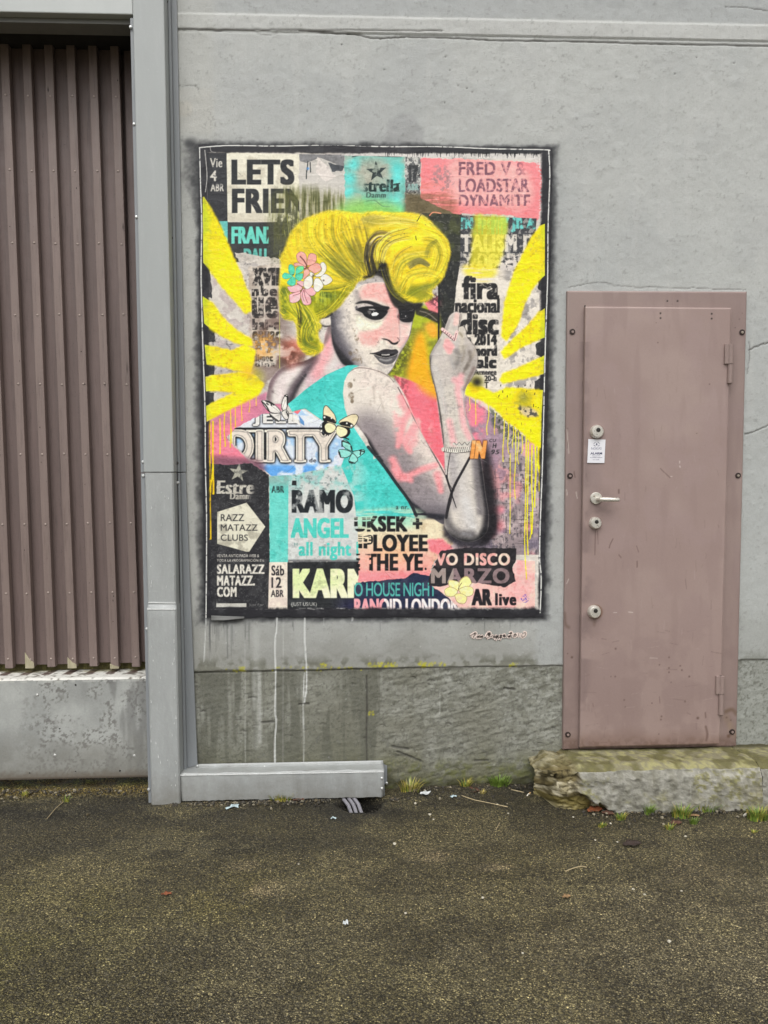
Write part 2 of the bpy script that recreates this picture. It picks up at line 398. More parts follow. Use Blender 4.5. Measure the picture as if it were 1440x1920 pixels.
    C.poly(st(706, 322, 20, -0.08), (58, 68, 68), 1, clip=0.25 + 0.75 * wear(0.38, 0.5, n3 * 0.6 + n2 * 0.4))
    bl = lambda t, x0, y0, x1, y1, c, a=1.0, cl=None: C.put(dilate(C.text_mask(t, x0, y0, x1, y1, 0, .06, 1.12), (y1 - y0) * .075 * C.S, 0.15) * (1 if cl is None else cl), c, a)
    bl('Estrella', 668, 337, 748, 360, (44, 62, 60), 1, sst(676, 692, X) * (0.5 + 0.5 * wear(0.3, 0.45, n3)))
    C.stroke([(738, 346), (749, 344)], 1.3, (40, 58, 56), 1)
    bl('Damm', 687, 361, 723, 371, (70, 92, 84), 0.85)
    C.stroke([(686, 377), (702, 376), (716, 386), (730, 388)], 0.9, (96, 130, 100), 0.8); C.stroke([(660, 294), (680, 291), (715, 293), (752, 294)], 1.1, (44, 54, 56), 0.9)
    # ---- the date strip and brown haze
    pid = P_('handbill', 'dark date strip reading 17 ABR between turquoise and pink bills')
    m = C.poly([(760, 293), (789, 294), (787, 372), (760, 372)], (110, 112, 112), 1, pid=pid)
    C.put(m * wear(0.45, 0.6, n3), (206, 204, 198), 0.9); C.put(m * wear(0.62, 0.7, nf), (40, 42, 44), 0.8)
    C.text('17', 766, 310, 784, 342, (58, 60, 62), 0.9, bold=0.06); C.text('ABR', 763, 345, 785, 357, (146, 176, 170), 1, bold=0.05)
    C.put(C.mask([(759, 362), (800, 366), (850, 392), (862, 408), (820, 420), (790, 404), (758, 402)], False, 3), (104, 94, 70), 0.92)
    # ---- dark strip right of the hair
    pid = P_('dark_strip')
    m = C.poly([(790, 400), (866, 402), (863, 490), (855, 540), (850, 592), (838, 612), (822, 632), (822, 540), (805, 500), (838, 455), (812, 420)], (60, 62, 56), 1, pid=pid)
    C.put(m * wear(0.42, 0.65), (84, 88, 62), 0.8); C.put(m * (Y > 490), (48, 49, 52), 0.8); C.put(m * wear(0.62, 0.7, n3) , (112, 112, 104), 0.5)
    # ---- pink bill
    pid = P_('handbill', 'pink bill reading FRED V LOADSTAR DYNAMITE in mauve letters')
    pk = rag([(789, 297), (880, 299), (1013, 306), (1016, 330), (1013, 408), (1000, 418), (960, 404), (905, 402), (850, 401), (815, 384), (789, 372)], 3, 10)
    m = C.poly(pk, (246, 142, 146), 1, pid=pid)
    C.put(m * wear(0.5, 0.7, n1), (252, 160, 158), 0.6)
    pl = C.mask([(848, 302), (935, 298), (975, 312), (996, 340), (990, 385), (900, 386), (850, 380), (840, 340)], True, 6)
    C.put(pl * m, (236, 188, 182), 0.75)
    for t, x0, y0, x1, y1 in (('FRED V &', 860, 304, 986, 329), ('LOADSTAR', 860, 335, 992, 361), ('DYNAMITE', 860, 365, 994, 391)):
        C.text(t, x0, y0, x1, y1, (122, 88, 102), 0.9, bold=0.035, clip=m * (Y < 386) * (0.35 + 0.65 * wear(0.32, 0.5, n3)) * (1 - 0.7 * sst(965, 985, X) * (Y < 332)), sp=0.95)
    C.put(C.mask([(812, 312), (832, 308), (846, 326), (852, 345), (838, 360), (815, 358), (808, 335)], True, 2) * (0.3 + 0.7 * wear(0.42, 0.55, n3)), (168, 140, 142), 0.75)
    C.put(m * C.mask([(785, 350), (850, 366), (850, 404), (785, 404)], True, 8) * wear(0.3, 0.6, nh), (150, 108, 90), 0.8)
    C.stroke([(805, 404), (812, 398), (826, 400)], 1.1, (250, 160, 130), 0.9)
    # ragged white strip under the top border
    m = C.mask([(640, 284), (1015, 288), (1016, 300), (880, 297), (640, 292)]); C.put(m, (206, 202, 198), 0.95)
    for k in range(170):
        x = 722 + 292 * random.random(); L = 3 + 9 * random.random() ** 2; y = 282 + (x - 640) * 0.011
        C.stroke([(x, y), (x + random.uniform(-.8, .8), y + L)], random.uniform(0.5, 1.5), (56, 56, 60), 0.85, w1=0.4)
    C.put(C.mask([(1000, 296), (1018, 300), (1018, 420), (1010, 412), (1012, 330)], False, 1) * wear(0.5, 0.56, nf), (214, 206, 204), 0.9)
    # ---- upper right lettering
    pid = P_('handbill', 'torn black and white lettering overpainted with yellow at the right')
    m = C.poly([(864, 404), (1006, 410), (1000, 480), (965, 512), (862, 502)], (72, 73, 76), 1, pid=pid)
    C.put(m * wear(0.55, 0.62, n3), (190, 186, 180), 0.6)
    C.text('IN NOW JR A', 864, 408, 1004, 436, (118, 196, 190), 1, bold=0.06, clip=m * (0.25 + 0.75 * wear(0.35, 0.5, n3)))
    C.text('TALISM D', 864, 439, 1003, 473, (212, 206, 196), 1, bold=0.05, clip=m * (0.4 + 0.6 * wear(0.3, 0.42, n3)), sp=0.95)
    C.text('Y DOUTS', 868, 475, 986, 500, (206, 200, 190), 1, bold=0.05, clip=m * (0.3 + 0.7 * wear(0.35, 0.45, n3)), sp=0.95)
    C.put(m * C.mask([(870, 494), (1000, 480), (1000, 512), (864, 512)], True, 4) * wear(0.35, 0.5, n3), (214, 206, 198), 0.9)
    ye = C.mask(rag([(890, 403), (912, 405), (945, 406), (952, 420), (946, 450), (942, 480), (930, 505), (905, 512), (880, 505), (884, 470), (886, 435)], 5, 12), False, 2.5)
    C.put(ye, (232, 222, 60), 0.72); C.put(ye * (Y < 440) * wear(0.35, 0.6, nv), (170, 200, 90), 0.7)
    # ---- pale bill with the big black lettering
    pid = P_('handbill', 'cream bill with big black lowercase lettering right of the hand')
    m = C.poly(rag([(872, 500), (1000, 512), (1010, 530), (1012, 860), (880, 760), (852, 590), (858, 520)], 3, 13), (224, 217, 206), 1, pid=pid)
    C.put(m * wear(0.5, 0.7), (200, 192, 182), 0.7); C.put(m * sst(940, 952, X) * wear(0.52, 0.62, n2), (150, 146, 144), 0.75)
    C.put(C.mask([(870, 498), (930, 505), (915, 526), (880, 520)], True, 4) * wear(0.3, 0.55, nh), (240, 216, 70), 0.85)
    for t, x0, y0, x1, y1, b in (('fira', 866, 517, 936, 562, 0.055), ('nacional', 853, 560, 937, 587, 0.055), ('disc', 862, 587, 935, 628, 0.06), ('a 2014', 874, 626, 932, 648, 0.07), ('nord', 890, 648, 932, 668, 0.08), ('alc', 893, 668, 931, 691, 0.09), ('diumenge', 886, 693, 931, 706, 0.06), ('20-h', 908, 704, 931, 715, 0.06)):
        C.text(t, x0, y0, x1, y1, (44, 44, 46), 0.97, bold=b, clip=0.5 + 0.5 * wear(0.26, 0.4, n3), sp=0.9)
    C.text('T', 908, 716, 916, 728, (40, 40, 42), 0.9, bold=0.05)
    # ---- lower right mauve lettering field
    pid = P_('handbill', 'mauve and grey torn bills behind the elbow')
    m = C.poly([(872, 740), (1014, 840), (1012, 1040), (800, 1040), (830, 940), (832, 840)], (150, 138, 140), 1, pid=pid)
    C.put(m * wear(0.46, 0.66), (198, 182, 182), 0.7); C.put(m * wear(0.48, 0.58, n3) * wear(0.35, 0.6, nv), (86, 82, 88), 0.75)
    C.put(m * wear(0.55, 0.68, fbm(X, Y, 30, 3, 77)), (232, 160, 164), 0.6); C.put(m * wear(0.62, 0.72, fbm(X, Y, 22, 3, 79)), (136, 126, 146), 0.5)
    for k in range(26):
        y = 850 + random.random() * 180; x = 905 + random.random() * 80
        C.stroke([(x, y), (x + random.uniform(4, 26), y + random.uniform(-1, 1))], 0.7, (66, 62, 66), 0.6)
    for k in range(40):
        x = 905 + random.random() * 95; y = 850 + random.random() * 170; C.stroke([(x, y), (x + .4, y + random.uniform(4, 16))], 0.8, (96, 88, 96), 0.55)
    C.poly([(874, 742), (900, 760), (960, 850), (905, 880), (880, 800)], (170, 146, 160), 0.8, bl=3)
    C.put(C.mask([(880, 750), (910, 770), (900, 850), (884, 830)], True, 5) * wear(0.3, 0.6, n2), (238, 132, 150), 0.9)
    C.put(C.mask(rag([(915, 760), (960, 790), (985, 820), (960, 840), (925, 800)], 6, 15), False, 1.5) * wear(0.4, 0.55, n3), (96, 100, 90), 0.75)
    for x, y, rx in ((925, 960, 14), (933, 985, 16), (920, 1000, 10), (938, 955, 10)): C.dab(x, y, rx, (246, 150, 158), 0.75)
    C.text('HO', 910, 965, 931, 990, (92, 78, 84), 0.85, bold=0.05)
    C.text('CU', 917, 823, 930, 829, (46, 46, 48), 0.9, bold=0.04, shear=0.2); C.text('H', 923, 831, 931, 840, (46, 46, 48), 0.9, bold=0.05, shear=0.2); C.text('95', 921, 843, 936, 852, (46, 46, 48), 0.9, bold=0.04, shear=0.2)
    # ---- rays of yellow paint
    pid = P_('yellow_ray')
    ink = lambda pts, a=0.9: C.poly(rag(pts, 2.5, int(pts[0][1])), (50, 51, 54), a)
    # left edge: black teeth between the rays
    for q in ([(380, 495), (392, 498), (398, 545), (398, 560), (380, 556)], [(380, 606), (402, 618), (404, 640), (384, 645)], [(382, 682), (402, 685), (402, 703), (384, 705)], [(384, 735), (402, 737), (402, 757), (386, 760)]): ink(q)
    C.put(C.mask([(398, 500), (430, 520), (470, 590), (480, 690), (440, 720), (400, 640)], True, 4) * wear(0.5, 0.62, n2), (166, 150, 150), 0.5)
    Y1 = (246, 222, 34); YG = (190, 210, 60)
    left = [A1((80, 440), (92, 436), (130, 500), (210, 640), (300, 850), (370, 1010), (440, 1190), (446, 1300), (400, 1315), (330, 1230), (290, 1190), (200, 1085), (140, 1000), (85, 930)),
            A3((78, 60), (160, 115), (240, 225), (330, 310), (450, 385), (460, 440), (330, 415), (240, 375), (150, 320), (92, 265)),
            A3((95, 425), (160, 440), (300, 470), (400, 420), (480, 470), (470, 540), (440, 640), (330, 620), (220, 590), (110, 575)),
            A3((100, 665), (230, 650), (360, 630), (470, 650), (545, 720), (430, 760), (330, 790), (200, 770), (105, 775)),
            A3((106, 885), (180, 850), (300, 790), (430, 740), (545, 720), (500, 810), (420, 860), (300, 915), (190, 965), (110, 1005))]
    right = [A2((1255, 650), (1300, 635), (1300, 800), (1292, 1020), (1240, 1070), (1180, 1150), (1140, 1230), (1080, 1400), (1000, 1520), (960, 1480), (980, 1240), (1050, 1010), (1130, 840), (1190, 730)),
             A4((1290, 150), (1290, 370), (1210, 400), (1090, 460), (980, 535), (955, 480), (1060, 365), (1170, 270), (1235, 185)),
             A4((1282, 505), (1276, 645), (1220, 660), (1090, 690), (970, 722), (945, 690), (970, 640), (1060, 610), (1180, 555)),
             A4((1272, 765), (1262, 935), (1255, 1200), (1180, 1160), (1110, 1080), (1000, 1000), (900, 900), (800, 840), (690, 805), (690, 760), (720, 700), (830, 750), (900, 790), (1000, 745), (1140, 755))]
    for x0, y0 in ((1012, 523), (1008, 645), (1006, 715), (1008, 775)):
        ink([(x0 - 4, y0), (x0 + 8, y0 - 6), (x0 + 8, y0 + 26), (x0 - 3, y0 + 20)], 0.9)
    for i, q in enumerate(left + right):
        m = C.poly(rag(q, 2.2, i, 3), Y1, 0.96, bl=1.5, pid=pid)
        edge = (1 - sst(378, 412, X)) if i < 5 else sst(1002, 1020, X)
        C.put(m * edge * (0.55 + 0.45 * wear(0.3, 0.6)), YG, 0.85)
        C.put(m * wear(0.58, 0.75, n1), (250, 214, 44), 0.6); C.put(m * wear(0.6, 0.7, nh), (216, 200, 70), 0.45); C.put(m * wear(0.66, 0.74, n3), (206, 206, 120), 0.4)
    gp = C.mask(A4((1085, 890), (1160, 890), (1230, 930), (1225, 965), (1130, 960)), True, 2); C.put(gp, (196, 180, 176), 0.8); C.put(gp * wear(0.5, 0.58, n3), (60, 60, 62), 0.8)
    C.dab(982, 748, 20, (140, 140, 60), 0.7); C.dab(980, 744, 10, (150, 148, 92), 0.5)
    C.dab(893, 716, 17, (120, 116, 40), 0.9); C.dab(894, 716, 9, (46, 44, 40), 0.95); C.dab(888, 730, 9, (214, 180, 40), 0.5)
    C.put(C.mask(A3((330, 640), (480, 600), (540, 680), (440, 720)), True, 6) * wear(0.35, 0.6), (176, 172, 70), 0.7); C.put(C.mask(A3((360, 560), (470, 620), (400, 680)), True, 6), (240, 176, 60), 0.6)
    for k in range(30):
        x = 930 + 80 * random.random(); y = 720 + 90 * random.random(); C.stroke([(x, y), (x + random.uniform(-1, 1), y + random.uniform(1, 5))], random.uniform(.4, 1.1), (48, 46, 40), 0.8)
    # ---- pink lower left behind the drips
    m = C.poly([(386, 794), (430, 770), (500, 735), (548, 752), (490, 800), (446, 812), (424, 826), (470, 868), (440, 880), (388, 872)], (206, 134, 156), 1, bl=2)
    C.put(m * (1 - sst(440, 480, X)), (240, 140, 158), 0.7); C.put(m * wear(0.45, 0.65), (168, 122, 140), 0.6); C.put(m * sst(850, 875, Y), (120, 96, 106), 0.8)
    # ---- DIRTY bill
    pid = P_('handbill', 'cream and blue bill reading DIRTY in lined slab letters')
    db = rag([(425, 820), (440, 804), (492, 776), (528, 772), (545, 775), (570, 768), (604, 790), (640, 790), (650, 850), (640, 872), (560, 893), (508, 892), (470, 862)], 2.5, 21)
    m = C.poly(db, (214, 222, 234), 1, pid=pid)
    C.put(m * wear(0.48, 0.6, n2), (150, 190, 228), 0.7); C.put(m * sst(868, 876, Y) * wear(0.35, 0.55), (96, 156, 216), 0.85); C.put(m * wear(0.6, 0.72, n1), (236, 226, 226), 0.8)
    C.poly([(480, 779), (598, 779), (610, 805), (440, 806)], (222, 224, 230), 0.9, clip=m)
    t = C.text_mask('DIRTY', 427, 806, 630, 866, 0.05, 0, 0.97); t = np.clip(blur(t, 1.6) * 2.6 - 0.1, 0, 1)
    slab_ = np.zeros_like(t)
    for x0, x1, y in ((462, 486, 806), (462, 486, 862), (496, 512, 806), (494, 514, 862), (526, 546, 862), (538, 584, 806), (552, 574, 862), (586, 604, 806), (616, 634, 806), (600, 620, 862)):
        slab_ = np.maximum(slab_, C.mask([(x0, y), (x1, y), (x1, y + 4.5), (x0, y + 4.5)]))
    t = np.maximum(t, slab_)
    C.put(np.clip(blur(t, 3.2) * 3.2, 0, 1) * m, (36, 38, 42), 1)
    C.put(t * m, (236, 226, 214), 1)
    inner = np.clip((blur(t, 2.6) - 0.80) * 9, 0, 1) * t; ring = inner * (1 - np.clip((blur(t, 2.6) - 0.94) * 14, 0, 1))
    C.put(ring * m, (44, 44, 48), 0.42)
    C.stroke([(440, 803), (640, 803)], 2.0, (36, 38, 42), 1, clip=m, smooth=False)
    t = C.text_mask('JELL', 474, 776, 560, 799, 0.06); C.put(np.clip(blur(t, 2.2) * 3, 0, 1) * m * (Y < 801), (40, 42, 46), 0.95); C.put(t * m, (226, 224, 220), 1, )
    C.poly(B6((430, 270), (500, 265), (510, 290), (470, 340), (430, 320)), (236, 116, 122), 0.95); C.poly(B6((480, 350), (540, 420), (545, 470), (500, 440)), (90, 140, 190), 0.9); C.poly(B6((400, 340), (460, 350), (500, 470), (390, 400)), (240, 236, 228), 0.9)
    C.text('de', 580, 859, 593, 867, (40, 42, 46), 1, bold=0.03)
    # pink returns over the bill's left
    C.poly(rag([(388, 826), (424, 822), (470, 868), (488, 882), (440, 876), (388, 868)], 2, 23), (240, 140, 158), 0.95); C.put(C.mask([(388, 855), (480, 862), (490, 886), (388, 878)], True, 4), (130, 92, 106), 0.9)
    # ---- turquoise-grey RAMO bill
    pid = P_('handbill', 'grey turquoise bill reading RAMO ANGEL all night')
    m = C.poly(rag([(540, 892), (580, 884), (632, 872), (690, 878), (690, 1054), (540, 1054)], 3, 25), (206, 208, 205), 1, pid=pid)
    C.put(m * (1 - sst(890, 940, Y)) * wear(0.3, 0.6), (128, 196, 190), 0.9); C.put(m * wear(0.5, 0.68), (182, 186, 186), 0.8); C.put(m * sst(640, 680, X) * wear(0.4, 0.6, n1), (150, 206, 198), 0.8); C.put(m * wear(0.6, 0.7, n3) * (Y < 930), (112, 128, 128), 0.6)
    C.put(m * sst(1046, 1052, Y), (90, 90, 92), 0.8)
    C.poly([(548, 901), (556, 901), (556, 910), (547, 910)], (44, 46, 48), 1)
    C.text('RAMO', 547, 918, 662, 962, (42, 46, 50), 1, bold=0.055, clip=(0.35 + 0.65 * wear(0.32, 0.48)), sp=0.95); C.stroke([(668, 922), (666, 940), (668, 958)], 1.6, (60, 66, 68), 0.7)
    C.text('ANGEL', 545, 971, 654, 1009, (92, 198, 186), 1, bold=0.05, sp=0.92); C.text('all night l', 560, 1016, 673, 1050, (92, 198, 186), 1, bold=0.03)
    C.text('"', 552, 1018, 558, 1024, (110, 150, 146), 1)
    # ---- black Estrella bill
    pid = P_('handbill', 'black club bill with grey star and white pentagon at lower left')
    m = C.poly(rag([(388, 868), (430, 872), (470, 868), (504, 890), (507, 1142), (388, 1142)], 2, 27), (54, 54, 57), 1, pid=pid)
    C.put(m * wear(0.55, 0.7), (70, 70, 72), 0.7); C.put(m * wear(0.66, 0.72, nf), (96, 96, 96), 0.5)
    C.poly(st(447, 886, 18, 0.12), (172, 170, 158), 1, clip=0.6 + 0.4 * wear(0.35, 0.5, n3))
    bl('Estrella', 408, 901, 508, 926, (196, 192, 182), 1, (1 - sst(466, 482, X)) * (0.6 + 0.4 * wear(0.3, 0.4, n3)))
    C.stroke([(411, 908), (407, 913), (411, 922), (418, 920)], 1.6, (196, 192, 182), 1); bl('Damm', 432, 924, 470, 936, (186, 182, 172), 0.95, (1 - 0.8 * sst(462, 470, X)))
    pg = A5((190, 560), (410, 490), (550, 670), (430, 857), (410, 857), (190, 797)); m = C.poly(pg, (216, 213, 196), 1)
    C.put(m * wear(0.5, 0.65), (168, 164, 150), 0.85)
    for t, x0, y0, x1, y1 in (('RAZZ', 414, 964, 458, 977), ('MATAZZ', 414, 983, 483, 995), ('CLUBS', 414, 1002, 465, 1014)): C.text(t, x0, y0, x1, y1, (56, 56, 58), 1, bold=0.012)
    wt = (222, 218, 208)
    for t, x0, y0, x1, y1, b in (('VENTA ANTICIPADA WEB &', 407, 1039, 486, 1044.5, 0.02), ('TODA LA PROGRAMACIÓN EN:', 407, 1047, 496, 1053, 0.02), ('SALARAZZ', 407, 1058, 496, 1076, 0.045), ('MATAZZ.', 407, 1079, 478, 1098, 0.045), ('COM', 407, 1100, 444, 1119, 0.045)): C.text(t, x0, y0, x1, y1, wt, 0.98, bold=b, clip=0.7 + 0.3 * wear(0.3, 0.4, n3))
    C.poly([(406, 1131), (462, 1131), (462, 1138), (406, 1138)], (206, 204, 196), 0.9); C.text('Just For', 467, 1131, 495, 1138, (140, 140, 138), 0.8)
    # ---- turquoise and cream date column
    pid = P_('handbill', 'turquoise date column over a cream one reading Sáb 12 ABR')
    m = C.poly([(505, 893), (541, 891), (540, 1054), (506, 1054)], (118, 206, 196), 1, pid=pid); C.put(m * wear(0.5, 0.68), (86, 186, 176), 0.6); C.put(m * (1 - sst(896, 925, Y)) * wear(0.35, 0.5), (150, 170, 166), 0.8)
    C.text('ABR', 509, 911, 533, 924, (50, 70, 70), 1, bold=0.045, clip=0.5 + 0.5 * wear(0.3, 0.45, n3))
    m = C.poly([(505, 1054), (540, 1054), (539, 1143), (503, 1143)], (228, 218, 204), 1, pid=pid); C.put(m * wear(0.5, 0.68), (206, 192, 184), 0.7)
    for t, x0, y0, x1, y1 in (('Sáb', 509, 1060, 533, 1079), ('12', 509, 1082, 528, 1102), ('ABR', 508, 1106, 532, 1119)): C.text(t, x0, y0, x1, y1, (52, 50, 54), 1, bold=0.025)
    pid = P_('handbill', 'black bill reading KARM in pale green letters at the bottom')
    m = C.poly([(539, 1054), (690, 1053), (690, 1142), (539, 1142)], (50, 52, 54), 1, pid=pid); C.put(m * wear(0.55, 0.7), (68, 70, 72), 0.7); C.put(m * sst(610, 670, X) * sst(1100, 1140, Y), (52, 52, 84), 0.8)
    k = C.text_mask('KARM', 549, 1066, 690, 1121, 0.06, 0, 0.95); C.put(k, (232, 232, 200), 1); C.put(k * wear(0.45, 0.65, n1), (214, 228, 170), 0.8)
    C.text('(JUST US/UK)', 546, 1129, 594, 1138, (206, 206, 200), 0.9)
    # ---- UKSEK bill
    pid = P_('handbill', 'sunset coloured bill reading PLOYEE + THE YE in black')
    uk = rag([(672, 968), (700, 962), (780, 968), (830, 970), (838, 1000), (850, 1020), (830, 1032), (810, 1060), (804, 1088), (740, 1088), (672, 1092)], 3, 29)
    m = C.poly(uk, (226, 214, 186), 1, pid=pid)
    C.put(m * (1 - sst(975, 1000, Y)) * (1 - sst(760, 800, X)), (160, 214, 192), 0.9); C.put(m * sst(1005, 1060, Y), (242, 170, 160), 0.9); C.put(m * sst(1062, 1078, Y), (244, 148, 154), 0.9); C.put(m * wear(0.5, 0.7) * sst(770, 800, X), (190, 170, 140), 0.7); C.put(m * C.mask([(720, 1015), (770, 1015), (770, 1050), (700, 1050)], True, 10), (240, 190, 150), 0.7)
    for t, x0, y0, x1, y1 in (('UKSEK +', 664, 967, 792, 997), ('IPLOYEE', 672, 1002, 802, 1034), ('I THE YE', 668, 1038, 793, 1070)): C.text(t, x0, y0, x1, y1, (40, 40, 42), 1, bold=0.055, clip=np.where(X < 695, wear(0.42, 0.5, nh), 1.0), sp=0.93)
    C.text('.', 796, 1064, 800, 1069, (40, 40, 42), 1, bold=0.03)
    m = C.poly(rag([(800, 1012), (830, 1010), (850, 1028), (822, 1040), (806, 1032)], 3, 30), (240, 130, 142), 0.9, bl=1.5)
    # ---- bottom navy and pink
    pid = P_('handbill', 'navy bill reading HOUSE NIGHT and LONDON along the bottom edge')
    m = C.poly(rag([(668, 1092), (720, 1088), (760, 1084), (775, 1074), (806, 1080), (830, 1096), (865, 1142), (664, 1142)], 2, 31), (50, 56, 78), 1, pid=pid); C.put(m * wear(0.5, 0.7), (72, 76, 92), 0.7)
    C.text('O HOUSE NIGHT', 664, 1092, 818, 1118, (96, 176, 168), 1, bold=0.01, sp=0.9)
    k = C.text_mask('RANOID LONDON', 664, 1122, 862, 1152, 0.035, 0, 0.9) * (Y < 1142); C.put(k, (240, 226, 224), 1); C.put(k * (X < 720), (244, 152, 160), 0.8)
    pid = P_('handbill', 'pale pink bill reading AR live in the lower right corner')
    m = C.poly(rag([(806, 1096), (870, 1090), (950, 1096), (968, 1050), (1003, 1052), (1003, 1141), (862, 1141), (840, 1120)], 2, 33), (238, 192, 184), 1, pid=pid); C.put(m * wear(0.45, 0.65), (226, 206, 190), 0.8); C.put(m * sst(930, 970, X) * wear(0.4, 0.6, n1), (246, 176, 176), 0.7)
    C.text('AR', 884, 1104, 922, 1135, (44, 42, 46), 1, bold=0.06, sp=0.9); C.text('live', 928, 1112, 968, 1135, (44, 42, 46), 1, bold=0.06)
    sm = C.mask([(984 + 8 * math.cos(t * .4488), 1122 + 8 * math.sin(t * .4488)) for t in range(14)]); C.put(sm * wear(0.45, 0.52, nf), (118, 96, 178), 0.9)
    pid = P_('handbill', 'black torn bill reading VO DISCO MARZO at the lower right')
    db = rag([(826, 1033), (875, 1026), (968, 1028), (966, 1054), (960, 1064), (967, 1090), (947, 1101), (900, 1093), (850, 1092), (826, 1100), (803, 1098), (805, 1082), (814, 1058)], 2, 35)
    m = C.poly(db, (50, 48, 51), 1, pid=pid); C.put(m * wear(0.55, 0.7), (70, 64, 66), 0.7)
    k = C.text_mask('.VO DISCO', 811, 1037, 956, 1060, 0.045, 0, 1.0) * m; C.put(k, (236, 214, 198), 1); C.put(k * wear(0.45, 0.6), (232, 164, 160), 0.8)
    k = C.text_mask('MARZO', 808, 1065, 955, 1094, 0.05, 0, 1.02) * m; C.put(k, (140, 122, 124), 1); C.put(k * (X < 850), (180, 172, 160), 0.5)
    # ================================================================ the woman
    pid = P_('painted_woman', 'black and white printed woman with pink patches, seen over her shoulder')
    PNf = pid
    # colours between face and hand
    gm = C.mask([(776, 586), (800, 572), (822, 590), (826, 640), (812, 690), (824, 736), (800, 740), (770, 712), (728, 704), (740, 680), (762, 640)], True, 3)
    C.put(gm, (168, 178, 50), 0.95); C.put(gm * wear(0.45, 0.65), (110, 112, 56), 0.6)
    C.put(C.mask([(778, 640), (792, 620), (800, 660), (806, 700), (815, 740), (780, 724), (764, 705)], True, 6), (248, 172, 44), 0.95); C.put(C.mask([(797, 610), (815, 605), (822, 630), (806, 632)], True, 4), (246, 172, 70), 0.9)
    C.put(C.mask([(728, 700), (745, 660), (762, 640), (772, 650), (752, 700)], True, 5) * wear(0.35, 0.55, n3), (84, 84, 40), 0.75)
    pt = C.mask([(738, 704), (770, 714), (790, 722), (818, 742), (826, 800), (834, 850), (832, 900), (812, 850), (790, 812), (775, 780), (760, 742)], False, 1.2)
    C.put(pt, (248, 124, 136), 1); C.put(pt * (1 - sst(756, 775, X)) * wear(0.4, 0.5, n3), (150, 90, 96), 0.8); C.put(pt * C.mask([(775, 785), (805, 790), (810, 860), (790, 815)], True, 4) * wear(0.4, 0.6), (206, 186, 180), 0.7)
    C.put(C.mask([(780, 705), (826, 728), (822, 748), (790, 732)], True, 4), (250, 170, 60), 0.8)
    C.poly([(795, 566), (822, 556), (824, 596), (806, 586)], (240, 140, 148), 0.95, bl=1); C.put(C.mask([(800, 560), (824, 552), (824, 580)], True, 3) * wear(0.45, 0.55, n3), (90, 60, 66), 0.8)
    C.poly([(776, 572), (824, 588), (824, 608), (800, 596), (780, 590)], (52, 50, 48), 0.92, bl=1); C.stroke([(787, 583), (803, 588), (818, 600)], 1.4, (150, 140, 130), 0.6)
    C.stroke([(822.5, 525), (822, 640)], 2.0, (40, 40, 42), 1)
    GL, LT, MD, DK, BK = (236, 229, 218), (214, 208, 202), (150, 146, 148), (84, 82, 86), (38, 38, 41)
    PKK = (244, 178, 172)
    # back, neck
    bk = spline(A3((560, 860), (568, 770), (590, 690), (660, 605), (750, 568), (850, 545), (920, 500), (985, 420), (1000, 340), (1030, 285), (1075, 330), (1080, 450), (1120, 540), (1160, 590), (1000, 660), (860, 760), (740, 860), (640, 870)))
    bk = [tuple(p) for p in bk]
    m = C.poly(bk, LT, 1, bl=0.7, pid=pid)
    C.put(m * wear(0.4, 0.65, n1), (206, 168, 180), 0.6)
    S = lambda pts, w, c, a=0.6, w1=None, soft=1.0, cl=m: C.stroke(pts, w, c, a, w1=w1, soft=soft, clip=cl)
    S(A3((720, 860), (770, 740), (840, 640), (930, 540)), 14, (90, 80, 86), 0.9, 9); S(A3((740, 850), (790, 740), (850, 650)), 6, BK, 0.6, 3)
    S(A3((570, 860), (580, 740), (640, 640), (760, 575), (900, 545)), 9, (104, 84, 90), 0.75); S(A3((790, 545), (860, 545), (950, 500)), 7, (80, 64, 66), 0.7)
    S(A3((940, 640), (1000, 500), (1020, 380)), 16, (236, 168, 172), 0.8); S(A3((660, 800), (680, 700), (760, 620)), 13, (226, 214, 212), 0.8); S(A3((1020, 600), (1080, 560)), 10, (214, 206, 204), 0.7)
    S(A3((975, 420), (1010, 370), (1030, 300)), 7, (110, 100, 98), 0.7); C.dab(511, 734, 4, (110, 96, 100), 0.6)
    # red orange glow under the curls
    C.put(C.mask([(530, 640), (560, 640), (572, 665), (545, 690), (528, 670)], True, 6) * (0.4 + 0.6 * wear(0.35, 0.6)), (206, 112, 92), 0.8); C.put(C.mask([(525, 690), (560, 680), (590, 672), (560, 660), (525, 640)], True, 7) * wear(0.4, 0.6), (70, 56, 50), 0.7)
    # face
    fc = spline(C6((180, 290), (230, 190), (330, 90), (440, 20), (560, -40), (690, -60), (800, -50), (900, 60), (1000, 150), (1100, 250), (1108, 340), (1095, 420), (1070, 540), (1010, 650), (955, 740), (925, 810), (880, 900), (825, 968), (740, 935), (640, 900), (520, 885), (430, 880), (330, 862), (265, 770), (215, 660), (195, 560), (185, 420)))
    face = [tuple(p) for p in fc]
    m = C.poly(face, (229, 220, 208), 1, bl=0.4, pid=pid); fm = m
    uu = X - (619 + np.maximum(0, Y - 612) * 0.50) + np.maximum(0, 585 - Y) * 0.55
    C.put(fm * (1 - sst(0, 46, uu + (n2 - .5) * 8)), (150, 146, 150), 0.9); C.put(fm * (1 - sst(-2, 24, uu + (n2 - .5) * 6)) * sst(560, 590, Y), (92, 89, 95), 0.85)
    C.put(fm * sst(742, 776, X - (Y - 640) * -.35) * .0, (190, 182, 178), 1)
    S = lambda pts, w, c, a=0.6, w1=None, soft=1.0: C.stroke(pts, w, c, a, w1=w1, soft=soft, clip=fm)
    # grey temple and cheek side
    S(C6((195, 320), (208, 450), (235, 580), (300, 700)), 6, (76, 74, 80), 0.6)
    S(C6((470, 60), (500, 130)), 9, (150, 141, 140), 0.7)
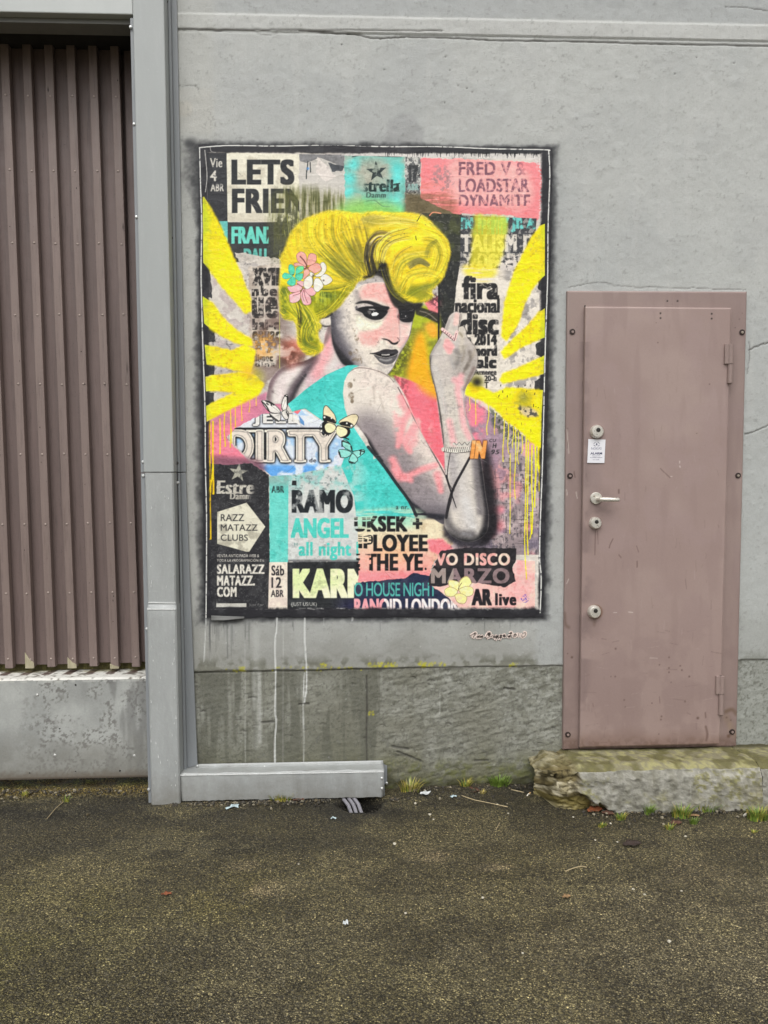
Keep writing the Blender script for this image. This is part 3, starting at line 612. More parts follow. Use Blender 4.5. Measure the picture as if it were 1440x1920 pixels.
    C.put(fm * wear(0.5, 0.66, n3) * (1 - sst(645, 670, X)), (128, 124, 128), 0.14)
    # pink forehead, nose, cheek
    C.put(C.mask(C6((540, 120), (520, 30), (590, -45), (690, -60), (800, -45), (860, 60), (900, 170), (940, 230), (900, 285), (850, 205), (690, 135)), True, 3.5) * fm, PKK, 0.9)
    C.put(C.mask(C6((800, 330), (850, 250), (930, 240), (950, 400), (955, 560), (930, 610), (860, 620), (800, 560), (740, 570), (690, 640), (620, 650), (520, 620), (500, 520), (560, 490), (680, 460), (750, 400)), True, 3.2) * fm, (244, 180, 174), 0.88)
    C.put(C.mask(C6((960, 420), (1060, 400), (1040, 540), (970, 600)), True, 4) * fm, (238, 190, 184), 0.7)
    S(C6((960, 640), (1030, 560)), 7, (238, 180, 178), 0.6)
    C.put(C.mask(C6((480, 300), (560, 330), (640, 370), (760, 350), (740, 430), (640, 470), (520, 470), (470, 400)), True, 2) * fm, (240, 236, 214), 0.9)
    # jaw shadow
    C.put(C.mask(C6((178, 420), (200, 520), (225, 600), (290, 690), (350, 760), (440, 872), (330, 868), (260, 775), (212, 665), (190, 560)), True, 1.6), BK, 0.96)
    C.put(C.mask(C6((215, 590), (300, 600), (380, 740), (460, 850), (330, 760)), True, 4) * fm, (96, 92, 98), 0.55)
    S(C6((1106, 330), (1092, 430), (1062, 550), (1005, 660), (950, 745), (885, 890), (828, 962)), 1.6, (70, 62, 64), 0.8, soft=0.8); S(C6((1050, 580), (990, 680), (930, 790)), 6, (150, 140, 140), 0.55); S(C6((860, 890), (800, 940), (700, 905)), 8, (196, 190, 186), 0.5)
    # stains
    for q in ((440, 470, 24), (470, 560, 34), (460, 720, 34), (400, 735, 26), (490, 790, 40), (440, 800, 30), (510, 830, 28)):
        x, y = C6((q[0], q[1]))[0]; r = q[2] / 6
        sp = (1 - sst(0.6, 1.05, np.hypot(X - x, (Y - y) * 0.8) / r)) * (0.2 + 0.8 * wear(0.40, 0.62, n3)); C.put(sp, (120, 106, 88), 0.6)
    # brow and eye
    for q in (C6((450, 250), (540, 200), (700, 200), (840, 250), (780, 350), (660, 385), (540, 330)), C6((925, 230), (1000, 190), (1120, 200), (1120, 360), (1040, 410), (940, 370))): C.put(C.mask(q, True, 4) * fm, (120, 112, 114), 0.55)
    C.poly(C6((455, 178), (520, 148), (610, 145), (690, 168), (770, 200), (838, 214), (830, 250), (770, 262), (700, 232), (640, 196), (560, 174), (490, 180)), BK, 0.97, smooth=True, bl=0.8)
    C.poly(C6((462, 210), (520, 190), (590, 180), (660, 205), (600, 215), (520, 225), (480, 240)), (206, 196, 192), 0.9, smooth=True, bl=0.5)
    C.poly(C6((462, 245), (520, 218), (620, 205), (700, 215), (790, 250), (826, 268), (760, 345), (680, 362), (620, 350), (565, 320), (530, 280)), BK, 1, smooth=True, bl=0.5)
    C.put(C.mask(C6((470, 200), (455, 225), (470, 250), (490, 240)), True, .6), DK, 0.8)
    C.poly(C6((590, 262), (620, 252), (640, 270), (630, 296), (604, 288)), (120, 116, 116), 0.8, bl=0.4); C.poly(C6((636, 294), (660, 276), (694, 274), (722, 292), (696, 314), (650, 316)), (244, 242, 236), 1, bl=0.3); C.poly(C6((602, 236), (660, 236), (690, 250), (650, 252), (615, 246)), (200, 196, 192), 0.85, bl=0.3)
    C.dab(*C6((646, 268))[0], 2.4, (24, 24, 26), 0.9, soft=0.6); C.dab(*C6((660, 264))[0], 0.7, (240, 240, 238), 1); C.dab(*C6((612, 292))[0], 0.8, (170, 160, 158), 0.8)
    S(C6((826, 262), (850, 235), (900, 220)), 2.5, (200, 150, 146), 0.6)
    # right eye in shadow
    C.poly(C6((940, 210), (1000, 200), (1110, 190), (1130, 260), (1108, 350), (1080, 385), (1000, 385), (950, 355), (932, 320), (946, 280)), BK, 0.98, smooth=True, bl=0.7)
    C.dab(*C6((1020, 316))[0], 1.5, (214, 214, 214), 0.95); C.dab(*C6((975, 292))[0], 0.8, (170, 170, 172), 0.9); C.dab(*C6((1000, 340))[0], 1.0, (120, 120, 124), 0.7); C.stroke(C6((940, 330), (985, 345), (1040, 330)), 0.7, (110, 104, 104), 0.6)
    # nose
    S(C6((942, 290), (946, 400), (955, 500), (952, 570)), 1.1, (176, 122, 122), 0.8, soft=0.9); S(C6((955, 420), (962, 520), (955, 580)), 3.0, (212, 196, 192), 0.7)
    C.poly(C6((750, 572), (790, 570), (840, 585), (880, 615), (915, 612), (940, 598), (935, 625), (900, 642), (862, 632), (830, 600), (790, 585)), (44, 40, 44), 0.95, smooth=True, bl=0.5); S(C6((930, 560), (950, 585), (942, 605)), 1.4, (110, 84, 88), 0.7)
    S(C6((850, 650), (860, 690)), 4, (206, 196, 192), 0.6)
    # mouth
    C.poly(C6((620, 738), (700, 722), (770, 692), (830, 688), (870, 696), (910, 688), (938, 708), (935, 735), (880, 765), (800, 780), (720, 765), (680, 745)), (62, 60, 63), 1, smooth=True, bl=0.35)
    C.poly(C6((665, 752), (740, 775), (820, 780), (900, 760), (935, 740), (915, 800), (870, 850), (800, 862), (740, 840), (700, 800)), (92, 90, 92), 1, smooth=True, bl=0.4)
    C.poly(C6((690, 748), (760, 742), (830, 745), (900, 740), (880, 762), (800, 778), (730, 768)), (30, 30, 33), 1, smooth=True, bl=0.3); C.stroke(C6((755, 750), (800, 752), (835, 748)), 1.4, (196, 192, 188), 0.9, soft=0.4)
    S(C6((735, 800), (800, 815), (860, 800)), 2.6, (176, 174, 172), 0.7); C.stroke(C6((620, 737), (680, 745), (760, 770)), 0.8, (36, 34, 37), 0.9); S(C6((720, 855), (800, 885), (860, 865)), 3.6, (166, 160, 158), 0.65); S(C6((745, 712), (820, 700), (910, 700)), 1.8, (38, 36, 39), 0.7)
    C.stroke(C6((655, 735), (760, 700), (830, 694), (920, 694)), 0.7, (120, 112, 112), 0.5)
    for q in ((715, 598), (720, 615), (705, 612), (398, 150), (228, 296), (350, 180)): C.dab(*C6(q)[0], 1.0, (60, 54, 54), 0.8)
    # ear
    C.poly(C6((45, 355), (110, 335), (170, 340), (182, 400), (150, 425), (95, 410)), (222, 214, 204), 1, smooth=True, bl=0.6); C.stroke(C6((70, 420), (120, 430), (175, 425)), 1.6, (70, 64, 62), 0.7); C.stroke(C6((70, 330), (130, 318), (185, 290)), 3.5, BK, 0.85)
    # ---- arm
    ar = [(655, 690), (672, 687), (700, 691), (724, 701), (744, 722), (762, 752), (777, 785), (793, 818), (812, 848), (832, 880), (848, 925), (840, 960), (832, 982), (812, 972), (790, 962), (765, 935), (742, 904), (717, 870), (694, 836), (688, 822), (672, 800), (655, 784), (646, 755), (643, 722)]
    m = C.poly(ar, (224, 216, 206), 1, smooth=True, bl=0.5, pid=pid); am = m
    S = lambda pts, w, c, a=0.6, w1=None, soft=1.0: C.stroke(pts, w, c, a, w1=w1, soft=soft, clip=am)
    C.put(am * wear(0.42, 0.66, n1), (222, 208, 200), 0.7); C.put(am * C.mask([(660, 790), (690, 770), (740, 800), (790, 870), (835, 930), (840, 985), (790, 970), (700, 860)], True, 14), (132, 124, 128), 0.85)
    C.put(am * sst(770, 850, Y) * (1 - sst(0, 40, (X - 668) - (Y - 790) * 0.66)), (140, 130, 133), 0.9)
    C.put(am * sst(885, 960, Y), (150, 144, 148), 0.75); C.put(am * sst(930, 975, Y), (84, 80, 86), 0.8)
    S([(700, 862), (735, 905), (770, 950), (810, 975)], 16, (110, 104, 108), 0.75); S([(690, 830), (700, 850), (730, 892)], 8, (70, 66, 70), 0.8); S([(682, 818), (694, 836), (706, 852), (716, 864)], 7, BK, 0.9, 3)
    S([(668, 796), (676, 810), (684, 820)], 5, (120, 110, 112), 0.7)
    S([(740, 722), (765, 760), (790, 815), (820, 870)], 6, (206, 190, 186), 0.6); S([(746, 726), (777, 786), (812, 850), (834, 890)], 1.6, (84, 72, 74), 0.85, soft=0.7)
    for q in ([(768, 770), (756, 790), (752, 812), (746, 836)], [(778, 800), (760, 828), (768, 846)], [(740, 880), (752, 896), (790, 880), (816, 872)], [(736, 862), (750, 888), (770, 900)], [(752, 745), (758, 765)], [(820, 890), (826, 920)]): S(q, 10, (246, 158, 162), 0.85, 7, soft=0.95)
    C.put(am * C.mask([(742, 745), (775, 790), (782, 830), (752, 850), (740, 800)], True, 4) * wear(0.42, 0.6), (246, 168, 170), 0.75)
    for k in range(26):
        y = 790 + k * 6; x = 700 + (y - 790) * 0.62 + random.uniform(0, 30); S([(x, y), (x + random.uniform(14, 40), y + random.uniform(-3, 3))], 1.1, random.choice(((232, 222, 214), (120, 112, 114))), 0.10)
    S([(645, 705), (668, 690), (700, 693), (726, 704), (738, 716)], 1.3, (120, 108, 104), 0.7, soft=0.7); S([(700, 705), (720, 716)], 14, (228, 220, 210), 0.6)
    for x, y, r in ((656, 722, 7), (658, 742, 8), (660, 752, 5), (664, 712, 3)):
        C.put((1 - sst(0.6, 1.05, np.hypot((X - x) * 1.2, Y - y) / r)) * (0.4 + 0.6 * wear(0.35, 0.55, n3)), (112, 98, 80), 0.75)
    for q in ([(700, 725), (702, 755)], [(712, 742), (720, 772)], [(694, 752), (694, 760)]): S(q, 3.0, (186, 176, 166), 0.6)
    # ---- dark hollow at the elbow, forearm
    C.put(C.mask([(766, 935), (800, 962), (836, 965), (832, 975), (775, 970)], False, 1.5), (48, 48, 54), 0.95)
    C.put(C.mask(rag([(832, 975), (850, 960), (905, 990), (925, 960), (930, 1000), (905, 1026), (860, 1026), (830, 1005)], 5, 41), False, 3), (58, 56, 62), 0.95)
    fo = [(848, 588), (853, 585), (860, 586), (864, 592), (862, 604), (859, 614), (868, 612), (873, 620), (875, 632), (884, 643), (892, 656), (895, 674), (891, 695), (881, 714), (873, 728), (870, 745), (871, 765), (876, 785), (884, 812), (892, 828), (899, 850), (905, 885), (910, 925), (916, 965), (914, 992), (902, 1008), (880, 1016), (856, 1010), (838, 995), (833, 975), (842, 945), (843, 920), (836, 890), (833, 850), (829, 815), (823, 775), (818, 740), (810, 705), (806, 672), (812, 655), (821, 640), (828, 627), (834, 615), (839, 602), (843, 593)]
    C.put(C.mask([(905, 838), (918, 850), (930, 930), (934, 985), (918, 1014), (896, 1010), (898, 900)], True, 5), (40, 38, 42), 0.95)
    mo = C.mask(fo, True); C.put(np.clip(blur(mo, 1.8) * 2.2, 0, 1) * (Y < 720), (74, 68, 66), 0.75)
    m = C.poly(fo, (206, 199, 190), 1, smooth=True, bl=0.5, pid=pid); hm = m
    S = lambda pts, w, c, a=0.6, w1=None, soft=1.0: C.stroke(pts, w, c, a, w1=w1, soft=soft, clip=hm)
    C.put(hm * wear(0.45, 0.66, n2) * (Y < 830), (186, 178, 174), 0.6); C.put(hm * C.mask([(850, 655), (890, 650), (893, 690), (872, 725), (850, 700)], True, 6), (158, 151, 146), 0.6); C.put(hm * (1 - sst(0, 9, X - (806 + np.maximum(0, Y - 690) * .17))) * (Y < 840), (140, 135, 134), 0.6)
    S([(848, 860), (868, 930), (880, 990)], 22, (196, 192, 190), 0.7); S([(846, 850), (850, 900), (850, 950)], 10, (158, 152, 154), 0.6)
    S([(898, 850), (904, 900), (913, 960), (908, 1000)], 11, (50, 48, 52), 0.98); S([(888, 840), (893, 900), (900, 960)], 9, (110, 106, 110), 0.75); S([(872, 940), (884, 985)], 11, (206, 204, 202), 0.65)
    S([(836, 1000), (860, 1012), (890, 1014), (912, 996)], 10, BK, 0.95); S([(835, 960), (842, 985), (860, 1000), (885, 1002)], 11, (76, 74, 78), 0.7); S([(868, 1000), (882, 1003)], 5, (140, 138, 140), 0.7)
    C.stroke([(845, 840), (838, 895), (848, 922), (840, 958)], 1.2, (60, 56, 60), 0.8, clip=hm)
    C.stroke([(880, 858), (868, 880), (852, 910), (843, 935), (836, 970)], 2.6, (44, 42, 46), 0.95, w1=3.2, soft=0.5); C.stroke([(836, 892), (846, 925), (855, 952)], 2.6, (44, 42, 46), 0.95, w1=0.8, soft=0.5)
    # hand shading
    S([(807, 668), (806, 690), (814, 724), (824, 770), (831, 830)], 2.2, (70, 66, 64), 0.85, soft=0.8); S([(815, 690), (824, 720), (832, 770)], 8, (196, 192, 188), 0.7); S([(816, 665), (830, 650), (850, 645)], 11, (190, 184, 180), 0.7)
    S([(845, 592), (838, 612)], 5, (200, 192, 186), 0.7); S([(856, 591), (854, 606)], 6, (240, 196, 188), 0.9); S([(842, 600), (836, 618)], 4, (168, 160, 156), 0.8); S([(806, 668), (812, 655), (824, 638)], 4, (150, 144, 140), 0.7); S([(862, 612), (866, 640), (858, 672)], 6, (200, 192, 178), 0.7)
    for q, w, c in (([(856, 682), (860, 668), (856, 658)], 7, (124, 120, 118)), ([(874, 690), (882, 672), (880, 660)], 5, (116, 108, 100)), ([(866, 676), (870, 662), (868, 650)], 4, (150, 142, 132)), ([(886, 668), (890, 656)], 4, (168, 158, 146)), ([(845, 672), (850, 690)], 4, (170, 166, 164)), ([(868, 700), (876, 682)], 3, (120, 112, 104)), ([(888, 690), (878, 712), (871, 730)], 5, (120, 104, 100)), ([(864, 660), (874, 648)], 3, (176, 168, 156)), ([(861, 624), (866, 630)], 3, (150, 140, 120))): S(q, w, c, 0.7)
    for q in ([(838, 640), (846, 650)], [(836, 648), (842, 658)]): S(q, 7, (248, 172, 172), 0.9, soft=0.8)
    for q in ([(864, 705), (858, 730), (864, 760), (868, 790)], [(852, 712), (864, 718)], [(842, 790), (850, 830)], [(870, 800), (880, 820)]): S(q, 8, (240, 176, 180), 0.75, soft=0.9)
    S([(871, 735), (872, 765), (880, 800), (890, 826)], 3.5, (150, 140, 142), 0.7); S([(836, 760), (850, 765), (864, 762)], 2.0, (176, 170, 168), 0.5)
    for k in range(24):
        x = 826 + random.random() * 50; y = 740 + random.random() * 90; S([(x, y), (x + 1, y + random.uniform(8, 26))], 0.8, random.choice(((240, 220, 212), (172, 160, 160))), 0.4)
    C.stroke([(862, 590), (860, 612)], 0.8, (96, 84, 80), 0.7); C.stroke([(859, 613), (857, 625), (850, 632)], 0.9, (110, 96, 92), 0.7)
    # ring and bracelet
    for a, b in (((829, 617), (852, 636)), ((852, 636), (856, 622))):
        C.stroke([a, b], 3.4, (238, 204, 200), 1, soft=0.3); C.stroke([(a[0] - 1, a[1] + 3), (b[0] - 1, b[1] + 3)], 0.8, (96, 60, 66), 0.9)
    for k in range(6): C.stroke([(832 + k * 3.6, 618 + k * 3), (829.5 + k * 3.6, 622 + k * 3)], 0.7, (100, 64, 70), 0.9)
    C.stroke([(831, 842), (850, 845), (882, 842)], 4.2, (222, 218, 208), 1, soft=0.25); C.stroke([(831, 846.5), (855, 849), (884, 846)], 0.8, (60, 56, 56), 0.9); C.stroke([(850, 832), (866, 834), (884, 828)], 2.6, (206, 202, 194), 1, soft=0.3)
    for k in range(13): C.stroke([(834 + k * 3.8, 838.5), (832.6 + k * 3.8, 846)], 0.8, (70, 64, 64), 0.9)
    for k in range(6): C.stroke([(851 + k * 5, 829 + (k % 2) * 5), (855 + k * 5, 834 - (k % 2) * 5)], 0.7, (60, 56, 56), 0.8)
    t = C.text_mask('IN', 881, 826, 913, 860, 0.06, 0.25); C.put(np.clip(blur(t, 1.6) * 2.2, 0, 1), (70, 44, 34), 0.9); C.put(t, (226, 158, 92), 1); C.put(t * wear(0.5, 0.6), (240, 196, 150), 0.7)
    # ---- turquoise dress
    dr = A3((1255, 585), (1215, 600), (1170, 640), (1142, 700), (1132, 790), (1145, 900), (1165, 960), (1170, 985))
    dress = dr + [(660, 796), (672, 815), (684, 832)] + A6((-60, 60), (0, 110), (0, 165), (40, 150), (85, 215), (170, 335), (235, 440), (285, 530), (310, 605)) + [(760, 968), (700, 966), (668, 968), (664, 930), (640, 874)] + [(648, 850), (640, 800), (604, 788), (572, 766), (548, 772), (540, 758)] + A3((860, 755), (1000, 655), (1110, 605), (1165, 583), (1210, 578))
    m = C.poly(dress, (84, 196, 188), 1, bl=0.5); C.pid[m > 0.5] = P_('painted_dress')
    C.put(m * wear(0.5, 0.68), (98, 206, 200), 0.6); C.put(m * wear(0.62, 0.72, n1), (68, 184, 178), 0.5); C.put(m * (1 - sst(660, 700, X)) * sst(850, 880, Y) * wear(0.4, 0.6), (168, 206, 200), 0.8)
    C.put(m * sst(690, 708, X) * (1 - sst(840, 870, Y)) * wear(.45, .6), (120, 176, 172), .5)
    C.put(C.mask([(668, 958), (770, 952), (800, 972), (760, 980), (668, 974)], True, 3) * wear(0.4, 0.6, nh), (196, 216, 192), 0.7)
    C.text('a nr.', 742, 949, 766, 955, (44, 50, 50), .9, bold=.05)
    C.stroke([(690, 838), (717, 870), (742, 905), (766, 938), (780, 966)], 3.4, (46, 50, 54), 0.95, soft=0.4)
    # ---- hair
    hid = P_('painted_hair', 'big yellow swept hairdo with dark strands')
    hr = F4((30, 470), (25, 410), (55, 360), (85, 270), (120, 205), (190, 140), (280, 95), (380, 62), (500, 68), (620, 82), (740, 72), (880, 85), (1010, 82), (1110, 112), (1180, 180), (1240, 240), (1282, 310), (1288, 390), (1265, 480), (1240, 560), (1190, 620), (1150, 660), (1160, 705), (1090, 748), (1000, 748), (930, 715), (880, 650), (850, 570), (830, 520), (800, 470), (760, 490), (720, 540), (640, 575), (590, 600), (570, 640), (520, 700), (460, 780), (390, 830), (310, 880), (325, 930), (300, 960), (310, 1030), (345, 1085), (280, 1140), (210, 1125), (155, 1060), (150, 960), (130, 890), (50, 865), (25, 800), (15, 640))
    m = C.mask(hr, True, 2.2); m = np.clip(m + (n3 - .5) * .9 * (1 - np.abs(2 * m - 1)), 0, 1); C.put(m, (248, 220, 56), 1); C.pid[m > .5] = hid; hm = m
    # dark shadow between forehead and quiff
    sh = C.mask(F4((640, 560), (690, 430), (780, 410), (830, 470), (850, 570), (880, 650), (940, 715), (1010, 748), (1090, 752), (1060, 800), (960, 800), (890, 790), (850, 735), (815, 640), (790, 570), (740, 545), (690, 565)), True, 1.6)
    C.put(sh, (44, 43, 42), 0.97)
    fine = fbm(X, Y, 26, 3, 53, sy=26)
    C.put(hm * (1 - sh) * wear(0.5, 0.72, n1), (232, 204, 70), 0.6); C.put(hm * (1 - sh) * wear(0.55, 0.75, fine), (248, 228, 92), 0.5)
    # green lower left mass and quiff underside
    lo = C.mask(F4((20, 640), (120, 640), (300, 640), (560, 610), (520, 700), (400, 830), (310, 880), (330, 1060), (280, 1140), (190, 1110), (150, 900), (30, 860)), True, 4) * hm
    C.put(lo, (146, 152, 42), 0.95); C.put(lo * wear(0.45, 0.62), (92, 108, 50), 0.8); C.put(lo * wear(0.58, 0.7, fine), (214, 204, 60), 0.8)
    un = C.mask(F4((870, 560), (960, 590), (1080, 640), (1160, 640), (1160, 710), (1080, 750), (990, 745), (920, 700)), True, 6) * hm; C.put(un, (140, 142, 46), 0.9); C.put(C.mask(F4((930, 690), (1000, 700), (1060, 730), (1000, 738)), True, 2) * hm, (238, 214, 60), 0.9)
    def lock(g, n, spread, c, w, a, jit=0.08, cl=None):
        g = np.array(g); d = np.gradient(g, axis=0); nn = np.stack([-d[:, 1], d[:, 0]], 1); nn /= np.linalg.norm(nn, axis=1)[:, None] + 1e-6
        for k in range(n):
            o = random.uniform(-1, 1) * spread; q = g + nn * o * np.linspace(1, random.uniform(0.3, 1.0), len(g))[:, None] + np.random.RandomState(int(random.random() * 1e6)).randn(len(g), 2) * spread * jit
            i0 = random.choice((0, 0, 1)); C.stroke([tuple(p) for p in q[i0:]], w * random.uniform(0.5, 1.3), random.choice(c), a * random.uniform(0.5, 1), soft=0.8, clip=hm if cl is None else cl, prof='leaf')
    PAL = ((250, 222, 56), (240, 196, 44), (252, 232, 96), (206, 188, 62), (232, 206, 60), (176, 168, 64))
    for g_, sp_ in ((((560, 90), (600, 230), (640, 380), (670, 540)), 26), (((420, 80), (420, 250), (520, 420), (640, 560)), 26), (((250, 110), (250, 280), (380, 440), (590, 580)), 28), (((100, 250), (140, 400), (300, 540), (560, 600)), 22), (((1000, 120), (860, 200), (760, 300), (740, 440)), 26), (((1060, 160), (1220, 260), (1250, 420), (1160, 600)), 24), (((870, 600), (900, 470), (1000, 380), (1140, 360)), 18), (((920, 660), (980, 540), (1080, 490), (1220, 500)), 18), (((1120, 230), (1230, 320), (1240, 440), (1150, 560)), 18), (((640, 110), (760, 130), (900, 120), (1060, 150)), 20)):
        lock(F4(*g_), 46, sp_, PAL, 5.0, 0.42)
    lock(F4((560, 260), (610, 380), (660, 520)), 14, 16, ((120, 112, 60), (150, 140, 64)), 5, .4); lock(F4((380, 400), (480, 500), (600, 590)), 14, 10, ((120, 124, 56), (104, 104, 60)), 4, .45); lock(F4((980, 440), (1060, 425), (1130, 460)), 8, 6, ((160, 154, 84), (140, 136, 70)), 4, .35); lock(F4((620, 160), (700, 130), (800, 140)), 10, 12, ((190, 178, 100), (160, 152, 90)), 5, .4)
    DKS = ((96, 92, 40), (120, 112, 44), (84, 84, 56), (150, 140, 60)); LTS = ((250, 232, 110), (246, 220, 60), (252, 240, 150)); GRS = ((128, 140, 44), (104, 120, 48), (160, 164, 52))
    lock(F4((560, 90), (600, 230), (640, 380), (670, 540)), 26, 22, DKS, 1.9, 0.22); lock(F4((420, 80), (420, 250), (520, 420), (640, 560)), 26, 20, DKS[:3] + GRS, 2.0, 0.22); lock(F4((250, 110), (250, 280), (380, 440), (590, 580)), 30, 20, GRS + LTS, 2.0, 0.28)
    lock(F4((330, 330), (420, 420), (520, 520), (610, 590)), 20, 14, ((96, 96, 44), (112, 116, 48)), 2.0, 0.4); lock(F4((860, 260), (760, 250), (690, 320), (670, 460)), 34, 12, ((90, 84, 60), (120, 104, 70), (60, 56, 46), (244, 224, 170)), 1.2, 0.6); lock(F4((1000, 230), (860, 260), (780, 340), (760, 440)), 26, 14, LTS + ((110, 104, 60),), 1.4, 0.6)
    lock(F4((700, 300), (680, 400), (700, 500), (710, 560)), 24, 9, ((70, 66, 44), (50, 48, 42)), 1.4, 0.7)
    lock(F4((860, 560), (870, 440), (920, 370), (1010, 320)), 8, 5, ((140, 120, 60), (170, 150, 70)), 1.2, 0.4)
    lock(F4((880, 560), (920, 460), (1010, 400), (1130, 390)), 14, 14, GRS + LTS, 2.0, 0.3); lock(F4((930, 640), (990, 550), (1090, 520), (1200, 540)), 14, 14, GRS + LTS, 2.0, 0.3); lock(F4((960, 700), (1060, 640), (1170, 610), (1220, 560)), 12, 8, GRS, 2.2, 0.35)
    for x_, y_, r_ in ((1065, 445, 12), (1010, 470, 8), (1130, 380, 9), (880, 600, 10), (1110, 640, 12), (900, 650, 9), (690, 150, 14), (610, 180, 10)): C.dab(*F4((x_, y_))[0], r_, (150, 146, 80), 0.4, clip=hm); lock(F4((980, 480), (1060, 435), (1140, 470)), 8, 6, ((140, 134, 84), (130, 126, 70)), 1.6, 0.4)
    lock(F4((1090, 260), (1190, 290), (1230, 390), (1190, 520)), 22, 16, ((110, 116, 40), (150, 146, 50), (246, 230, 90)), 2.0, 0.35); lock(F4((1130, 420), (1150, 330), (1200, 280)), 8, 8, ((110, 112, 50),), 2.2, 0.35)
    lock(F4((640, 110), (760, 140), (900, 130), (1060, 150)), 18, 16, ((206, 196, 90), (178, 168, 80), (250, 236, 140)), 1.6, 0.45)
    lock(F4((300, 640), (420, 640), (560, 600)), 22, 8, ((206, 196, 54), (230, 210, 60), (96, 104, 40)), 1.4, 0.6, cl=lo); lock(F4((540, 630), (470, 730), (380, 820), (300, 860)), 22, 10, ((236, 214, 70), (214, 200, 60), (120, 124, 40)), 1.5, 0.65, cl=lo)
    lock(F4((60, 640), (120, 760), (200, 860), (260, 1000)), 30, 22, LTS[:2] + GRS, 1.5, 0.6, cl=lo); lock(F4((240, 870), (200, 960), (200, 1060), (300, 1100)), 26, 16, ((230, 206, 60), (88, 100, 44), (120, 130, 50)), 1.4, 0.65, cl=lo); lock(F4((150, 740), (170, 860), (155, 960), (170, 1060)), 10, 5, ((54, 54, 36),), 1.4, 0.7, cl=lo)
    for k in range(26):
        x = 586 + random.random() * 60; y = 540 + random.random() * 20; C.stroke([(x, y), (x + 1, y + random.uniform(10, 30))], 0.6, (196, 206, 90), 0.6, clip=lo)
    lock(F4((800, 480), (830, 580), (880, 680), (960, 740)), 16, 7, ((96, 96, 40), (140, 136, 50)), 1.0, 0.6, cl=np.maximum(hm, sh))
    for k in range(40):
        x = 545 + random.random() * 280; y = 405 + random.random() * 60; C.dab(x, y, random.uniform(.5, 1.3), (80, 76, 40), 0.7, clip=hm)
    C.stroke(F4((1075, 90), (1045, 140)), 0.9, (40, 40, 36), 1); C.stroke(F4((1035, 250), (1040, 280)), 0.9, (40, 40, 36), 1)
    C.stroke([(524.5, 470), (524, 690)], 0.9, (190, 190, 110), 0.7)
    # wisps feathering the outline of the hair
    H_ = spline(hr, True, 6); nf_ = 1 - np.clip(fm + sh + blur(C.mask(face), 3), 0, 1)
    for i in range(0, len(H_), 1):
        a = H_[i]; b = H_[(i + 1) % len(H_)]; t = (b - a) / (np.hypot(*(b - a)) + 1e-6); nrm = np.array([t[1], -t[0]])
        for k in range(2):
            q = a - nrm * random.uniform(2, 7) - t * random.uniform(0, 6); e = a + nrm * random.uniform(-.5, 4.0) + t * random.uniform(2, 10)
            C.stroke([tuple(q), tuple((q + e) / 2 + nrm * 1.0), tuple(e)], random.uniform(.6, 1.8), random.choice(((248, 224, 70), (226, 200, 60), (190, 184, 70), (160, 162, 60))), random.uniform(.2, .6), w1=.3, soft=.9, clip=nf_)
    # ---- paper flowers and butterflies
    def petals(cols, polys, pid, line, centre=None):
        for pp in polys:
            m = C.poly(pp, cols[0], 1, smooth=True, bl=0.25, pid=pid); C.put(m * wear(0.45, 0.65, n3), cols[1], 0.7)
            P = spline(pp); P = np.vstack([P, P[:1]]); C.stroke([tuple(p) for p in P[::3]], 0.55, line, 0.75, smooth=False)
    pid = P_('paper_flower', 'pink paper hibiscus at the top of the hair bunch')
    petals(((240, 168, 156), (246, 188, 176)), [L12((440, 320), (430, 220), (500, 150), (590, 160), (650, 240), (660, 360), (640, 470), (560, 440), (470, 370)), L12((670, 350), (700, 230), (760, 180), (860, 210), (880, 310), (850, 390), (760, 440), (670, 450)), L12((370, 420), (450, 390), (560, 430), (640, 510), (590, 540), (480, 460), (400, 480)), L12((700, 490), (790, 430), (880, 400), (960, 440), (980, 540), (920, 600), (830, 630), (760, 580), (700, 540)), L12((600, 560), (690, 540), (730, 620), (660, 700), (570, 770), (590, 650))], pid, (96, 60, 66))
    C.stroke(L12((510, 250), (600, 350), (660, 480), (600, 530)), 1.2, (84, 48, 54), 0.9); C.dab(*L12((668, 500))[0], 3.2, (100, 60, 64), 0.8)
    pid = P_('paper_flower', 'pink paper hibiscus at the bottom of the hair bunch')
    petals(((244, 178, 182), (248, 200, 200)), [L12((230, 940), (330, 920), (450, 880), (560, 950), (500, 1030), (380, 1060), (280, 1040)), L12((280, 1110), (400, 1060), (510, 1030), (520, 1130), (500, 1230), (400, 1290), (290, 1280), (270, 1180)), L12((530, 1060), (590, 970), (660, 1060), (750, 1180), (745, 1320), (610, 1340), (540, 1220)), L12((620, 990), (760, 940), (850, 1020), (860, 1090), (780, 1140), (690, 1100)), L12((430, 830), (520, 800), (590, 830), (590, 920), (500, 910))], pid, (100, 60, 70))
    for q in (((580, 960), (500, 1080), (350, 1130)), ((600, 1000), (620, 1150), (680, 1290)), ((590, 1000), (560, 1120), (600, 1260)), ((570, 940), (440, 850))): C.stroke(L12(*q), 0.7, (110, 60, 72), 0.8)
    pid = P_('paper_flower', 'cream paper hibiscus at the right of the hair bunch')
    petals(((236, 230, 218), (226, 216, 206)), [L12((590, 820), (640, 730), (740, 680), (790, 760), (790, 880), (720, 970), (640, 980), (590, 920)), L12((810, 900), (840, 760), (920, 740), (1000, 820), (1030, 930), (960, 1010), (900, 1050), (830, 1010)), L12((840, 690), (940, 620), (1000, 540), (960, 430), (1030, 380), (1100, 470), (1090, 580), (1020, 670), (920, 710)), L12((970, 720), (1060, 650), (1150, 680), (1230, 760), (1210, 830), (1080, 900), (1020, 850)), L12((740, 600), (830, 650), (790, 700), (730, 680))], pid, (70, 64, 64))
